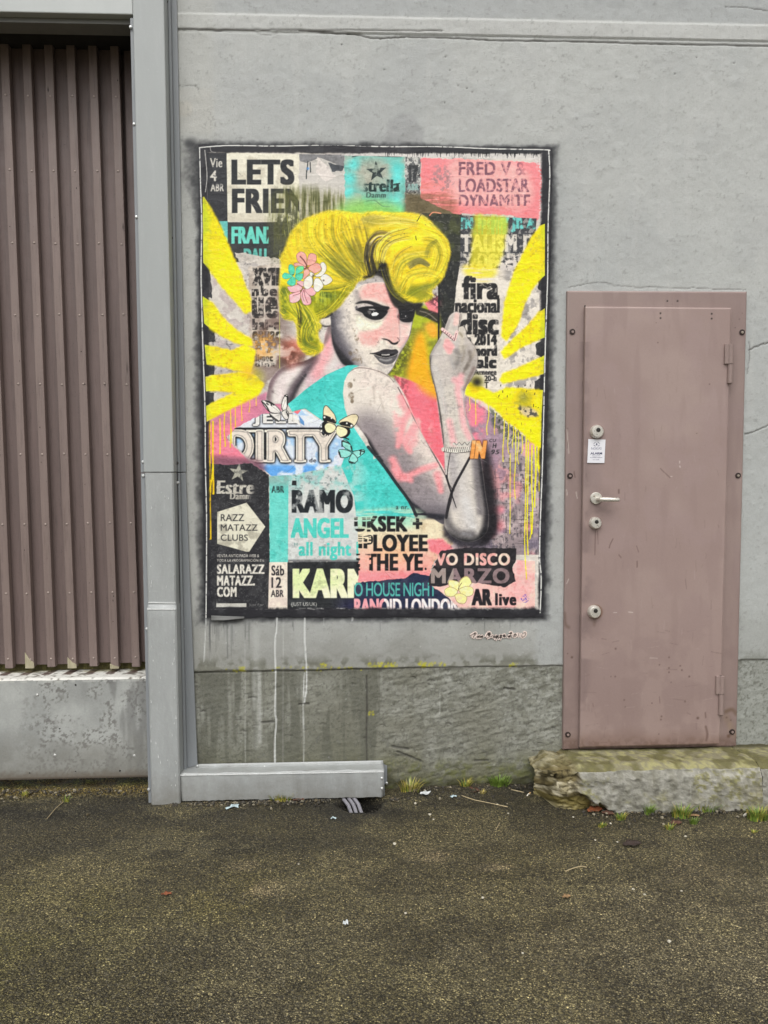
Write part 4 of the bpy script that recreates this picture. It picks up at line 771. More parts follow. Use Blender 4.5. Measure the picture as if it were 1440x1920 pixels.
    C.stroke(L12((800, 700), (800, 800), (790, 900)), 0.9, (60, 54, 54), 0.9); C.dab(*L12((805, 680))[0], 3, (90, 86, 70), 0.9); C.dab(*L12((1035, 790))[0], 2.2, (60, 54, 54), 0.9)
    pid = P_('paper_flower', 'small turquoise paper flower at the left of the hair bunch')
    petals(((92, 200, 168), (120, 220, 190)), [L12((250, 560), (260, 450), (310, 430), (370, 480), (390, 600), (350, 670), (280, 640)), L12((410, 620), (430, 510), (510, 470), (590, 480), (580, 560), (500, 620), (420, 660)), L12((110, 680), (160, 620), (260, 640), (340, 690), (280, 740), (180, 760), (120, 730)), L12((400, 670), (500, 640), (575, 640), (560, 740), (500, 800), (420, 760)), L12((220, 830), (280, 760), (350, 700), (410, 770), (400, 880), (330, 910), (250, 890))], pid, (40, 110, 96))
    C.poly(L12((440, 530), (520, 480), (590, 490), (580, 570)), (130, 220, 140), 0.8, bl=0.6); C.dab(*L12((350, 660))[0], 2.2, (40, 90, 80), 0.8)
    pid = P_('paper_flower', 'pale yellow paper hibiscus at the bottom right')
    petals(((246, 226, 160), (250, 234, 190)), [A6((570, 1070), (640, 1085), (640, 1140), (600, 1150), (565, 1110)), A6((640, 1130), (650, 1070), (700, 1040), (735, 1090), (690, 1130)), A6((640, 1140), (700, 1115), (745, 1130), (740, 1180), (680, 1190)), A6((535, 1140), (580, 1120), (630, 1150), (600, 1190), (545, 1185)), A6((610, 1180), (660, 1170), (700, 1200), (680, 1245), (630, 1235))], pid, (110, 90, 60))
    C.stroke(A6((635, 1145), (640, 1120), (660, 1090)), 0.8, (80, 66, 44), 0.8)
    def wing(pp, base, pid, dark, dn=True):
        m = C.poly(pp, base, 1, smooth=True, bl=0.2, pid=pid); P = spline(pp); P = np.vstack([P, P[:1]]); C.stroke([tuple(p) for p in P[::3]], 0.8, (34, 34, 36), 0.95, smooth=False)
        return m
    BKW = (36, 36, 38)
    pid = P_('paper_butterfly', 'white paper butterfly with black veins on the shoulder')
    for pp in (B6((60, 190), (110, 185), (180, 210), (250, 270), (275, 320), (220, 330), (150, 310), (110, 270)), B6((150, 330), (210, 330), (275, 330), (275, 390), (250, 420), (190, 390)), B6((285, 270), (300, 170), (340, 115), (358, 140), (355, 220), (330, 300)), B6((285, 320), (330, 290), (365, 320), (360, 390), (320, 390))):
        m = wing(pp, (224, 220, 214), pid, True)
    for q in (((65, 195), (110, 240), (150, 310)), ((110, 190), (170, 215), (200, 235)), ((320, 130), (350, 140)), ((160, 345), (200, 380), (250, 415)), ((340, 310), (362, 360)), ((350, 150), (352, 230)), ((120, 215), (135, 230)), ((160, 210), (175, 240))): C.stroke(B6(*q), 1.5, BKW, 0.95)
    for q in (((270, 320), (180, 250), (110, 220)), ((275, 340), (220, 360)), ((290, 290), (330, 180))): C.stroke(B6(*q), 0.5, (120, 116, 112), 0.8)
    pid = P_('paper_butterfly', 'big cream paper butterfly with black bands at the armpit')
    for pp in (B6((755, 350), (760, 270), (790, 240), (840, 290), (885, 350), (900, 430), (850, 440), (770, 400)), B6((930, 430), (990, 380), (1080, 340), (1140, 350), (1140, 410), (1090, 480), (1000, 490))): wing(pp, (226, 214, 180), pid, True)
    for pp in (B6((752, 400), (760, 350), (830, 370), (880, 400), (900, 440), (840, 440), (780, 430)), B6((940, 440), (1010, 420), (1050, 430), (1095, 460), (1080, 500), (1000, 490))): C.poly(pp, BKW, 0.97, smooth=True, bl=0.3)
    for pp in (B6((745, 440), (800, 420), (895, 460), (890, 520), (840, 565), (790, 570), (750, 520)), B6((910, 470), (980, 480), (1050, 500), (1060, 550), (1020, 600), (950, 605), (905, 550))): C.poly(pp, BKW, 1, smooth=True, bl=0.3, pid=pid)
    for pp in (B6((775, 470), (820, 440), (890, 470), (885, 520), (835, 550), (790, 530)), B6((915, 480), (980, 490), (1025, 520), (1015, 570), (950, 595), (905, 550))): C.poly(pp, (240, 228, 188), 1, smooth=True, bl=0.3)
    for x, y, r in ((768, 372, 2.2), (848, 382, 1.8), (1020, 440, 1.8), (1072, 468, 2.4)): C.dab(*B6((x, y))[0], r, (238, 234, 224), 1, soft=0.4)
    for k in range(10):
        a = math.pi * (0.45 + 0.09 * k); C.dab(800 / 6 + 480 + 14 * math.cos(a), 720 + 500 / 6 + 13 * math.sin(a), 1.4, BKW, 0.9)
    C.stroke(B6((800, 420), (910, 455), (1080, 490)), 0.7, (226, 214, 180), 0.9)
    pid = P_('paper_butterfly', 'pale turquoise paper butterfly below the big cream one')
    for pp in (B6((965, 640), (1010, 630), (1060, 680), (1080, 750), (1020, 730), (970, 690)), B6((1085, 765), (1140, 745), (1200, 735), (1222, 760), (1180, 800), (1130, 830)), B6((930, 740), (990, 735), (1075, 770), (1030, 820), (960, 825), (930, 780)), B6((1080, 780), (1130, 820), (1140, 860), (1090, 890), (1040, 870))): wing(pp, (150, 214, 204), pid, True)
    for q in (((970, 640), (1020, 655), (1050, 670)), ((1160, 745), (1215, 760)), ((965, 640), (965, 700)), ((1070, 700), (1080, 750)), ((1180, 740), (1170, 790)), ((935, 760), (950, 820)), ((1050, 870), (1110, 890)), ((985, 600), (1040, 620))): C.stroke(B6(*q), 1.4, BKW, 0.95)
    C.stroke(B6((1082, 760), (1060, 700)), 0.8, BKW, 1)
    # ---- yellow drips
    for x, y0, y1, w in [(393, 790, 1010, 1.5), (399, 790, 925, 1.8), (394, 900, 940, 1.2), (412, 785, 850, 1.3), (421, 775, 836, 1.2), (432, 768, 838, 1.1), (441, 765, 800, 1.0), (453, 758, 788, 0.9), (468, 752, 772, 0.8), (480, 745, 760, 0.8), (434, 805, 830, 1)]:
        C.stroke([(x, y0), (x + random.uniform(-1, 1), (y0 + y1) / 2), (x + random.uniform(-2, 2), y1)], w, (244, 204, 44), 0.95, soft=0.3); C.dab(x, y1, w + .3, (240, 196, 40), .9)
    C.stroke([(399, 870), (396, 905), (390, 925), (388, 940)], 1.5, (240, 208, 40), 0.95, soft=0.3)
    for x, y0, y1, w in [(880, 745, 770, .8), (891, 748, 795, .9), (915, 755, 815, 1), (928, 775, 815, .9), (945, 780, 865, 1.1), (953, 790, 850, 1.0), (962, 800, 840, 1.0), (966, 805, 935, 1.1), (971, 810, 870, .9), (978, 815, 850, 1), (986, 820, 1085, 1.3), (990, 830, 1040, 1.4), (997, 835, 1000, 1.5), (1003, 835, 950, 1.8), (1009, 830, 885, 2.2), (1013, 830, 920, 1.4), (956, 850, 1000, .9), (995, 960, 1010, 1.3)]:
        C.stroke([(x, y0), (x + random.uniform(-1.2, 1.2), y0 + (y1 - y0) * .4), (x + random.uniform(-3, 1.5), y0 + (y1 - y0) * .75), (x + random.uniform(-3, 2), y1)], w, (240, 222, 40), 0.95, soft=0.3, w1=w * .8)
    # ---- whole-sheet wear: creases, pale scuffs
    for k in range(150):
        x = 395 + random.random() * 610; y = 295 + random.random() * 840; L = random.uniform(4, 26); a = random.gauss(0.1, 0.5)
        C.stroke([(x, y), (x + L / 2 * math.cos(a), y + L / 2 * math.sin(a) + random.uniform(-2, 2)), (x + L * math.cos(a), y + L * math.sin(a))], 0.5, random.choice(((240, 236, 228), (70, 66, 66))), 0.3)
    gr = wear(.52, .7, n3) * wear(.4, .62, n1); C.img *= (1 - .09 * gr)[..., None]; C.img += (wear(.62, .72, fbm(X, Y, 7, 4, 47)) * 6 - wear(.62, .72, fbm(X, Y, 7, 4, 49)) * 6)[..., None]
    C.img *= (0.965 + 0.07 * n2 * 1.0)[..., None]
    C.img += ((nf - 0.5) * 14)[..., None] + ((nh - 0.5) * 4)[..., None]
    # ---- black painted frame with its white line
    bid = P_('painted_border', 'black spray painted frame with a thin white line')
    e = (n2 - 0.5) * 7 + (n3 - 0.5) * 4
    le = 389 + (Y - 280) * 0.006 + e * 0.5; te = 286 + e * 0.5 + (X - 380) * 0.003; re = 1015 - (Y - 280) * 0.007 + e * 0.7; be = 1140 + e * 1.1
    b = np.maximum.reduce([1 - sst(le - 3, le + 3, X), (1 - sst(te - 2, te + 2, Y)) , sst(re - 3, re + 3, X) * (1 - 0.0 * X), sst(be - 4, be + 3, Y)])
    # rays run over the frame up to the white line
    ray = np.zeros_like(b)
    for q in left + right: ray = np.maximum(ray, C.mask(q))
    b = b * (1 - ray * ((X > 380) & (X < 1021)) * 0.95)
    C.put(b, (46, 46, 50), 0.97); C.put(b * wear(0.58, 0.7), (70, 70, 73), 0.6); C.pid[b > 0.5] = bid
    C.put(b * ((Y < 300) | (X < 380)) * 0.25, (76, 76, 79), 1); C.put(b * sst(1144, 1156, Y) * .5, (44, 44, 47), 1)
    wl_ = [(375, 277), (430, 273), (520, 274), (620, 272), (720, 275), (820, 275), (920, 279), (1020, 281), (1028, 283)]
    wr_ = [(1028, 283), (1030, 330), (1027, 420), (1026, 520), (1022, 640), (1019, 760), (1016, 880), (1013, 960), (1011, 1040), (1014, 1085), (1012, 1148)]
    wl2 = [(374, 277), (376, 350), (378, 420), (377, 520), (380, 640), (384, 760), (385, 870), (387, 960), (387, 1060), (386, 1158)]
    for q in (wl_, wr_, wl2): C.stroke(q, 1.15, (226, 226, 222), 0.95, soft=0.3, clip=0.4 + 0.6 * wear(0.25, 0.42, n3))
    C.stroke([(384, 282), (388, 330), (385, 360)], 0.9, (206, 204, 200), 0.8); C.stroke([(394, 276), (396, 284), (404, 286)], 0.8, (200, 198, 194), 0.7)
    for k in range(30):
        x = 560 + random.random() * 430; C.stroke([(x, 1140), (x + random.uniform(3, 12), 1141 + random.uniform(-2, 2))], random.uniform(.5, 1.6), (190, 188, 184), 0.4)
    g_ = C.img.mean(-1, keepdims=True); C.img = np.clip((g_ - 120) * 1.15 + 126 + (C.img - g_) * 1.24, 6, 252)
    return C, PN, LAB
# ================================================================ dense painted surfaces
def sample(C, px, py, A=None):
    """bilinear look-up of a canvas at photograph pixels"""
    A = C.img if A is None else A
    u = np.clip((px - C.x0) * C.S - 0.5, 0, C.W - 1.001); v = np.clip((py - C.y0) * C.S - 0.5, 0, C.H - 1.001)
    i = u.astype(int); j = v.astype(int); fu = (u - i); fv = (v - j)
    if A.ndim == 3: fu = fu[..., None]; fv = fv[..., None]
    return (A[j, i] * (1 - fu) + A[j, i + 1] * fu) * (1 - fv) + (A[j + 1, i] * (1 - fu) + A[j + 1, i + 1] * fu) * fv
def grid_mesh(name, P, col=None, keep=None, flip=False, lin_col=True):
    """P: rows x cols x 3 world points; col: rows x cols x 3 sRGB as the photograph shows it; keep: cell mask"""
    H, W = P.shape[:2]; idx = np.arange(H * W).reshape(H, W)
    q = np.stack([idx[:-1, :-1], idx[:-1, 1:], idx[1:, 1:], idx[1:, :-1]], -1).reshape(-1, 4)
    if keep is not None: q = q[keep.reshape(-1)]
    if flip: q = q[:, ::-1]
    used = np.unique(q); re = np.full(H * W, -1, np.int64); re[used] = np.arange(len(used)); q = re[q]
    me = bpy.data.meshes.new(name); co = P.reshape(-1, 3)[used].astype(np.float32)
    me.vertices.add(len(co)); me.vertices.foreach_set('co', co.ravel())
    me.loops.add(q.size); me.loops.foreach_set('vertex_index', q.ravel().astype(np.int32))
    me.polygons.add(len(q)); me.polygons.foreach_set('loop_start', np.arange(0, q.size, 4, dtype=np.int32)); me.polygons.foreach_set('loop_total', np.full(len(q), 4, np.int32))
    me.update(calc_edges=True)
    if col is not None:
        c = alb(col.reshape(-1, 3)[used]) if lin_col else col.reshape(-1, 3)[used]
        a = me.attributes.new('Col', 'FLOAT_COLOR', 'POINT'); a.data.foreach_set('color', np.hstack([c, np.ones((len(c), 1))]).astype(np.float32).ravel())
    return me
def axis(lo, a, b, hi, fine, grow=1.25, top=0.6):
    mid = list(np.arange(a, b + fine * 0.5, fine)); l, r = [], []
    s = fine; x = a
    while x > lo: s = min(s * grow, top); x -= s; l.append(max(x, lo))
    s = fine; x = mid[-1]
    while x < hi: s = min(s * grow, top); x += s; r.append(min(x, hi))
    return np.array(l[::-1] + mid + r)
# ================================================================ the wall
wall = thing('building_wall', 'grey painted masonry wall with cracked plaster and a rough dark plinth', 'wall', (0.5, 0.1, 0))
def make_wall():
    C = Canvas(296, -24, 1470, 1520, 1.0, base=(0, 0, 0)); X, Y = C.X, C.Y
    dark = np.zeros_like(X); lightm = np.zeros_like(X)
    n = fbm(X, Y, 26, 4, 61); nn = fbm(X, Y, 7, 3, 62); nv = fbm(X, Y, 6, 4, 63, sy=60)
    # overspray: the black the frame was sprayed with, feathering over the plaster
    lx = 372 + (Y - 275) * 0.014; rx = 1034 - (Y - 280) * 0.020; ty = 272 + (X - 375) * 0.010; by = 1156 + 0 * X
    left = lx - X; right = X - rx; top = ty - Y; bot = Y - by
    wl = (10 + 22 * (1 - sst(330, 420, Y)) + 8 * sst(560, 700, Y) * (1 - sst(1000, 1100, Y)) + 10 * sst(1050, 1120, Y)); wt = 10 + 5 * (fbm(X, Y, 60, 2, 66) - .5) * 2; wr = 16 + 10 * (fbm(X, Y, 70, 2, 67) - 0.4); wb = 12 + 6 * sst(500, 420, X)
    d = np.maximum.reduce([left / wl, right / wr, top / wt, bot / wb])
    ov = (1 - sst(-0.1, 1.25, d + (n - 0.5) * 0.6 + (nn - .5) * .5)) * (d > -3)
    ov = np.maximum(ov, 0.07 * (1 - sst(0.3, 2.6, d)) * (0.5 + n))
    ov[Y < 240] = 0
    C.img[:] = 0
    ink = Canvas(296, -24, 1470, 1520, 1.0, base=(0, 0, 0))
    for x, y, r, a in ((360, 272, 16, .8), (352, 268, 9, .6), (1036, 300, 14, .6), (1038, 285, 10, .7)): ink.dab(x, y, r, (1, 1, 1), a)
    # black streaks under the frame, grey run-off stains
    for k in range(46):
        x = random.uniform(388, 470) if k < 30 else random.uniform(470, 1010); L = random.uniform(15, 90) if k < 30 else random.uniform(5, 30)
        ink.stroke([(x, 1156), (x + random.uniform(-1, 1), 1156 + L)], random.uniform(.8, 2.6), (1, 1, 1), random.uniform(.15, .5), w1=.6, soft=.9)
    ovk = np.clip(np.maximum(ov, ink.img[..., 0]), 0, 1)
    cr = Canvas(296, -24, 1470, 1520, 1.0, base=(0, 0, 0))     # cracks
    def crack(pts, w, a, jit=1.2):
        P = spline(pts, False, 10) if len(pts) > 2 else np.array(pts, float)
        P = P + np.random.RandomState(len(pts) + int(pts[0][0])).randn(len(P), 2) * jit * 0.5
        cr.stroke([tuple(p) for p in P], w, (1, 1, 1), a, soft=.5, smooth=False)
    crack([(322, 54), (420, 56), (520, 56), (580, 57), (700, 57), (828, 58)], 1.2, .8, .6); crack([(560, 57), (660, 64), (700, 71), (740, 70), (780, 69), (850, 71), (950, 76), (1080, 77), (1200, 81), (1300, 83), (1450, 86)], 1.6, .95, .8)
    crack([(480, 62), (500, 66), (520, 62)], .8, .5); crack([(1360, 12), (1400, 14), (1440, 20)], 1, .6); crack([(1404, 656), (1416, 650), (1430, 645), (1446, 640)], 1.2, .8); crack([(1404, 640), (1405, 660), (1402, 690), (1400, 700)], .9, .6); crack([(1395, 814), (1420, 806), (1450, 792)], 1.1, .8)
    crack([(687, 1268), (688, 1330), (687, 1380), (688, 1436)], 1.5, .95, .3); crack([(345, 1262), (440, 1260), (560, 1258), (690, 1254), (800, 1252), (900, 1250), (1056, 1248)], 1.3, .7, .6); crack([(1388, 1237), (1450, 1236)], 1.2, .7, .4)
    crack([(322, 162), (360, 160), (372, 168)], .8, .5); crack([(1064, 540), (1120, 530), (1180, 538), (1300, 540), (1398, 544)], .9, .5, 2)
    for k in range(70):                                        # pits and short gouges of the plinth
        x = random.uniform(352, 1050); y = random.uniform(1268, 1465); L = random.uniform(3, 16)
        cr.stroke([(x, y), (x + L / 2, y - random.uniform(0, 2)), (x + L, y + random.uniform(-1, 2))], random.uniform(.6, 1.5), (1, 1, 1), random.uniform(.3, .8), soft=.6)
    for k in range(120):
        x = random.uniform(325, 1440); y = random.uniform(90, 1220); cr.stroke([(x, y), (x + random.uniform(-4, 4), y + random.uniform(-3, 3))], random.uniform(.4, 1.1), (1, 1, 1), random.uniform(.2, .7))
    for x, y in ((640, 83), (835, 106), (843, 131), (833, 192), (858, 160), (875, 165), (885, 172), (720, 130), (1265, 138), (1000, 412), (1300, 612)): cr.dab(x, y, 1.6, (1, 1, 1), .9)
    for q in ((490, 1355, 512, 1354), (560, 1321, 578, 1320), (735, 1400, 765, 1405), (745, 1410, 790, 1428), (890, 1427, 915, 1426), (945, 1290, 965, 1293)): cr.stroke([(q[0], q[1]), (q[2], q[3])], 2.2, (1, 1, 1), .9, soft=.6)
    wd = Canvas(296, -24, 1470, 1520, 1.0, base=(0, 0, 0))     # white paint drips
    def drip(pts, w, a=0.95, w1=None): wd.stroke(pts, w, (1, 1, 1), a, w1=w1, soft=.35)
    drip([(519, 1156), (518, 1180), (515, 1205), (516, 1255), (515, 1330), (517, 1352), (515, 1390), (515, 1434)], 1.4); drip([(571, 1156), (571, 1200), (574, 1250), (574, 1290), (570, 1318)], 1.5); drip([(570, 1262), (568, 1320), (569, 1380), (569, 1433)], 1.0)
    drip([(386, 1156), (384, 1200), (382, 1240)], 1.0, .85); drip([(661, 1156), (660, 1163)], 1.2); drip([(606, 1158), (606, 1172)], .8, .7); drip([(824, 1296), (824, 1340)], .9, .6); drip([(531, 1156), (530, 1300), (530, 1432)], 1.2, .22); drip([(459, 1200), (459, 1434)], 1.1, .3)
    for x, w, y0, y1, a in ((480, 9, 1180, 1400, .22), (486, 5, 1262, 1390, .35), (474, 4, 1262, 1330, .25), (560, 12, 1160, 1300, .1)): wd.stroke([(x, y0), (x + 1, y1)], w, (1, 1, 1), a, soft=1)
    for k in range(60): wd.dab(random.uniform(420, 960), random.uniform(1150, 1440), random.uniform(.5, 1.3), (1, 1, 1), .7)
    yl = Canvas(296, -24, 1470, 1520, 1.0, base=(0, 0, 0))     # yellow lichen and paint on the ledge
    for x0, x1, y, nk in ((690, 745, 1246, 46), (448, 460, 1253, 14), (600, 612, 1248, 12), (955, 970, 1246, 14), (780, 835, 1244, 24), (785, 800, 1247, 20), (420, 460, 1256, 8), (500, 690, 1254, 30), (690, 700, 1338, 10)):
        for k in range(nk): yl.dab(random.uniform(x0, x1), y + random.uniform(-4, 4), random.uniform(1, 3.0), (1, 1, 1), random.uniform(.4, .95), soft=.6)
    # --- the mesh
    xs = axis(-0.80, -0.80, 1.93, 6.0, 0.0042); zs = axis(-0.25, -0.02, 3.55, 5.6, 0.0042)
    Zg, Xg = np.meshgrid(zs[::-1], xs, indexing='ij')
    P = np.stack([Xg, np.zeros_like(Xg), Zg], -1); px, py = proj(P)
    inside = (px > 300) & (px < 1462) & (py > -18) & (py < 1515)
    mm = lambda A: np.where(inside, sample(C, px, py, A), 0)
    ovm, crm, wdm, ylm = mm(ovk), mm(cr.img[..., 0]), mm(wd.img[..., 0]), mm(yl.img[..., 0])
    U_, V_ = Xg * 424, -Zg * 424                                # noise works in photo-sized units, but in wall coordinates
    b1 = fbm(U_, V_, 240, 5, 81); b2 = fbm(U_, V_, 70, 5, 82); b3 = fbm(U_, V_, 14, 5, 83); st = fbm(U_, V_, 16, 5, 84, sy=180); b4 = fbm(U_, V_, 4, 3, 85)
    zl = 0.556                                                   # the ledge between plaster and plinth
    plinth = 1 - sst(zl - 0.007, zl + 0.004, Zg + (b3 - .5) * 0.008 + (b2 - .5) * .010)
    plinth = np.where(Xg > 1.7, 1 - sst(0.565, 0.572, Zg), plinth)
    col = np.empty(P.shape, np.float32); col[:] = (185, 187, 184)
    def over(m, c, a=1.0):
        nonlocal col
        m = np.clip(m * a, 0, 1)[..., None]; col = col + (np.array(c, np.float32) - col) * m
    over(sst(0.4, 0.7, b1), (175, 178, 177), .6); over(sst(0.5, 0.72, st), (193, 194, 191), .3); over(sst(0.52, 0.7, b2), (172, 174, 173), .3)
    over(sst(3.37, 3.385, Zg), (170, 173, 173), .75); over((Zg > 3.305) * (1 - sst(3.37, 3.38, Zg)), (192, 193, 190), .7)
    over(sst(3.4, 3.5, Zg) * sst(.5, .7, st), (150, 152, 153), .5)
    # a patch of pale repair near the gate, a grey water mark above the poster
    over((1 - sst(-0.60, -0.565, Xg)) * sst(2.86, 2.9, Zg + (b2 - .5) * .02) * (1 - sst(3.06, 3.07, Zg)), (196, 192, 182), .6); over(1 - sst(.6, 1.0, np.hypot((Xg + .70) / .045, (Zg - 2.98) / .04)), (206, 196, 178), .8)
    over(1 - sst(.75, 1.0, np.hypot((Xg - .235) / .10, (Zg - 2.865) / .12) + (b3 - .5) * .3), (156, 157, 157), .6)
    over((1 - sst(0.6, 2.4, Zg)), (178, 179, 175), .4); over(1 - sst(-.60, -.54, Xg), (184, 185, 180), .7); over(1 - sst(0.56, 0.86, Zg + (b2 - .5) * .22), (140, 140, 133), .7); over((1 - sst(.57, .64, Zg + (b3 - .5) * .05)) * sst(.42, .6, b3), (92, 92, 78), .7)
    over((1 - sst(.574, .58, Zg)), (158, 158, 148), .35)
    over(sst(0.82, 0.86, Xg + (b2 - .5) * .05) * (Xg < .97) * (1 - sst(.80, .95, Zg)) * sst(zl, zl + .01, Zg), (176, 179, 178), .7)
    right = sst(1.70, 1.72, Xg); over(right * (1 - sst(.6, 2.2, Zg)), (176, 180, 178), .5)
    # plinth colours
    pc = np.empty(P.shape, np.float32); pc[:] = (148, 149, 140); keepc = col; col = pc
    over(sst(.42, .66, b1), (122, 121, 108), .8); over(sst(.45, .65, b2), (152, 153, 145), .6); over(sst(.48, .62, st) * (Xg < .12), (104, 105, 95), .5); over(sst(.5, .62, b3), (122, 122, 110), .5)
    over(1 - sst(0.02, .22, Zg + (b2 - .5) * .2), (104, 103, 78), .7); over((1 - sst(0.0, .07, Zg + (b3 - .5) * .06)), (62, 62, 38), .85); over(right, (156, 159, 154), .7); over((1 - sst(.06, .16, Zg)) * sst(.45, .6, b3), (96, 100, 52), .6)
    over((Xg < .10) * (1 - sst(.12, .40, Zg + (b2 - .5) * .3)), (98, 98, 84), .45); over((Xg < .12) * sst(.48, .62, st), (92, 92, 82), .4); over((Xg < .12) * sst(.42, .64, b2), (112, 112, 100), .4)
    pc = col; col = keepc + (pc - keepc) * plinth[..., None]
    over(sst(.46, .60, fbm(U_, V_, 9, 4, 86)) * sst(.45, .6, b2) * plinth, (108, 108, 96), .45); over(sst(.60, .66, b4) * plinth * .8, (74, 74, 64), .5); over(sst(.68, .76, b4) * .5, (150, 150, 146), .4)
    over(ovm, (48, 49, 52), .95); over(crm, (64, 62, 58), .75); over(wdm, (226, 228, 226), .95); over(ylm, (196, 190, 44), .9)
    over(sst(.62, .68, b4) * sst(.55, .65, b3), (126, 126, 122), .22)
    # relief: trowelled plaster, ledge, rough-hewn plinth
    ca, sa = math.cos(0.22), math.sin(0.22); Ur, Vr = U_ * ca - V_ * sa, U_ * sa + V_ * ca
    rough = .65 * fbm(Ur, Vr, 22, 5, 91, sy=7, gain=.6) + .35 * fbm(Ur, Vr, 46, 3, 94, sy=18); rough2 = fbm(U_, V_, 90, 3, 92)
    smooth_left = 1 - 0.6 * (1 - sst(.1, .14, Xg))
    y = -(b2 - .5) * 0.005 - (b3 - .5) * 0.0032 - (st - .5) * 0.002
    y = y - (Zg > 3.305) * (1 - sst(3.365, 3.375, Zg)) * 0.004 + 0.003 * (1 - sst(0, .004, np.abs(Zg - 3.30)))
    yp = 0.006 - (rough - .5) * 0.0135 * smooth_left * np.where(Xg > 1.7, .35, 1) - (rough2 - .5) * 0.008 - (b3 - .5) * .0035
    y = y + (yp - y) * plinth + crm * 0.005
    inpost = (px > 376) & (px < 1028) & (py > 280) & (py < 1150)
    y = np.where(inpost, y * .3 + 0.003, y)
    P[..., 1] = y
    # leave the doorway open
    zc = (Zg[:-1, :-1] + Zg[1:, 1:]) / 2; xc = (Xg[:-1, :-1] + Xg[1:, 1:]) / 2
    keep = ~((xc > DOOR_X0 + .06) & (xc < DOOR_X1 - .06) & (zc > DOOR_Z0 + .03) & (zc < DOOR_Z1 - .06))
    m = vcol_mat('painted_plaster', .62, .035, 120, ((60, .0010), (240, .0013)), .3)
    up = keep & (zc >= zl); lo = keep & (zc < zl)
    finish('plaster', grid_mesh('plaster', P, col, up, True), m, wall, True, autosmooth=0)
    m2 = vcol_mat('stone_plinth', .68, .07, 90, ((45, .003), (160, .0016)), .3)
    finish('plinth', grid_mesh('plinth', P, col, lo, True), m2, wall, True, autosmooth=0)
DOOR_X0, DOOR_X1, DOOR_Z0, DOOR_Z1 = 0.957, 1.764, 0.166, 2.231
make_wall()
plain = paint('wall_back', (176, 178, 176), .7)
bm = bmesh.new()
box(bm, (-.80, .06, -.25), (DOOR_X0 + .05, .40, 5.6)); box(bm, (DOOR_X1 - .05, .06, -.25), (6.0, .40, 5.6)); box(bm, (DOOR_X0 + .053, .06, DOOR_Z1 - .05), (DOOR_X1 - .053, .40, 5.6))
box(bm, (DOOR_X0 + .053, .28, -.25), (DOOR_X1 - .053, .397, DOOR_Z1 - .053))
box(bm, (-6, .06, 3.75), (-.803, .40, 5.6))
build('masonry', bm, plain, wall, False)
# the signature painted under the poster: pale brushed halo, dark handwriting
SIG = [[(205, 300), (230, 288), (270, 262), (300, 248), (312, 268), (285, 300), (258, 320)], [(272, 300), (262, 330), (252, 355)], [(345, 305), (325, 322), (330, 340), (352, 330), (368, 300), (364, 336)], [(388, 305), (378, 335), (398, 334), (420, 302), (416, 338)],
       [(522, 250), (500, 292), (480, 335)], [(520, 255), (558, 244), (566, 262), (525, 290), (560, 298), (552, 325), (500, 346)], [(592, 300), (576, 338)], [(584, 318), (600, 302), (612, 304)], [(648, 306), (626, 318), (624, 336), (646, 322), (655, 306), (646, 338)], [(690, 298), (668, 312), (672, 328), (694, 315), (702, 298), (680, 345), (655, 388)], [(765, 292), (742, 308), (744, 324), (766, 308), (774, 290), (752, 340), (732, 385)], [(798, 316), (826, 298), (822, 284), (800, 302), (806, 322), (842, 316)],
       [(908, 262), (940, 240), (952, 260), (915, 300), (880, 322), (945, 326)], [(1010, 264), (988, 290), (990, 322), (1015, 318), (1034, 285), (1012, 266)], [(1084, 248), (1072, 290), (1058, 334)], [(1146, 262), (1130, 300), (1138, 330), (1172, 318), (1206, 270), (1190, 244), (1160, 256)]]
def handwriting(name, w, depth, mat):
    bm = bmesh.new()
    for n, s in enumerate(SIG):
        q = spline(s, False, 6); P = [U(860 + x / 9.6, 1160 + y / 9.6, 0) for x, y in q]
        for sgn in (0,):
            prev = None
            for i, p in enumerate(P):
                t = (P[min(i + 1, len(P) - 1)] - P[max(i - 1, 0)]); nrm = Vector((-t.z, 0, t.x)).normalized() * w * random.uniform(.85, 1.15); d = depth - .00004 * n
                cur = [bm.verts.new((p.x + nrm.x, d, p.z + nrm.z)), bm.verts.new((p.x - nrm.x, d, p.z - nrm.z))]
                if prev: bm.faces.new((prev[0], prev[1], cur[1], cur[0]))
                prev = cur
    o = build(name, bm, mat, wall, False); s = o.modifiers.new('thickness', 'SOLIDIFY'); s.thickness = .0006; return o
handwriting('signature_halo', .0066, -0.0032, paint('signature_halo_paint', (232, 214, 204), .6, .08, bumpd=0))
handwriting('signature_script', .0011, -0.0046, paint('signature_ink', (92, 84, 80), .6, .05, bumpd=0))
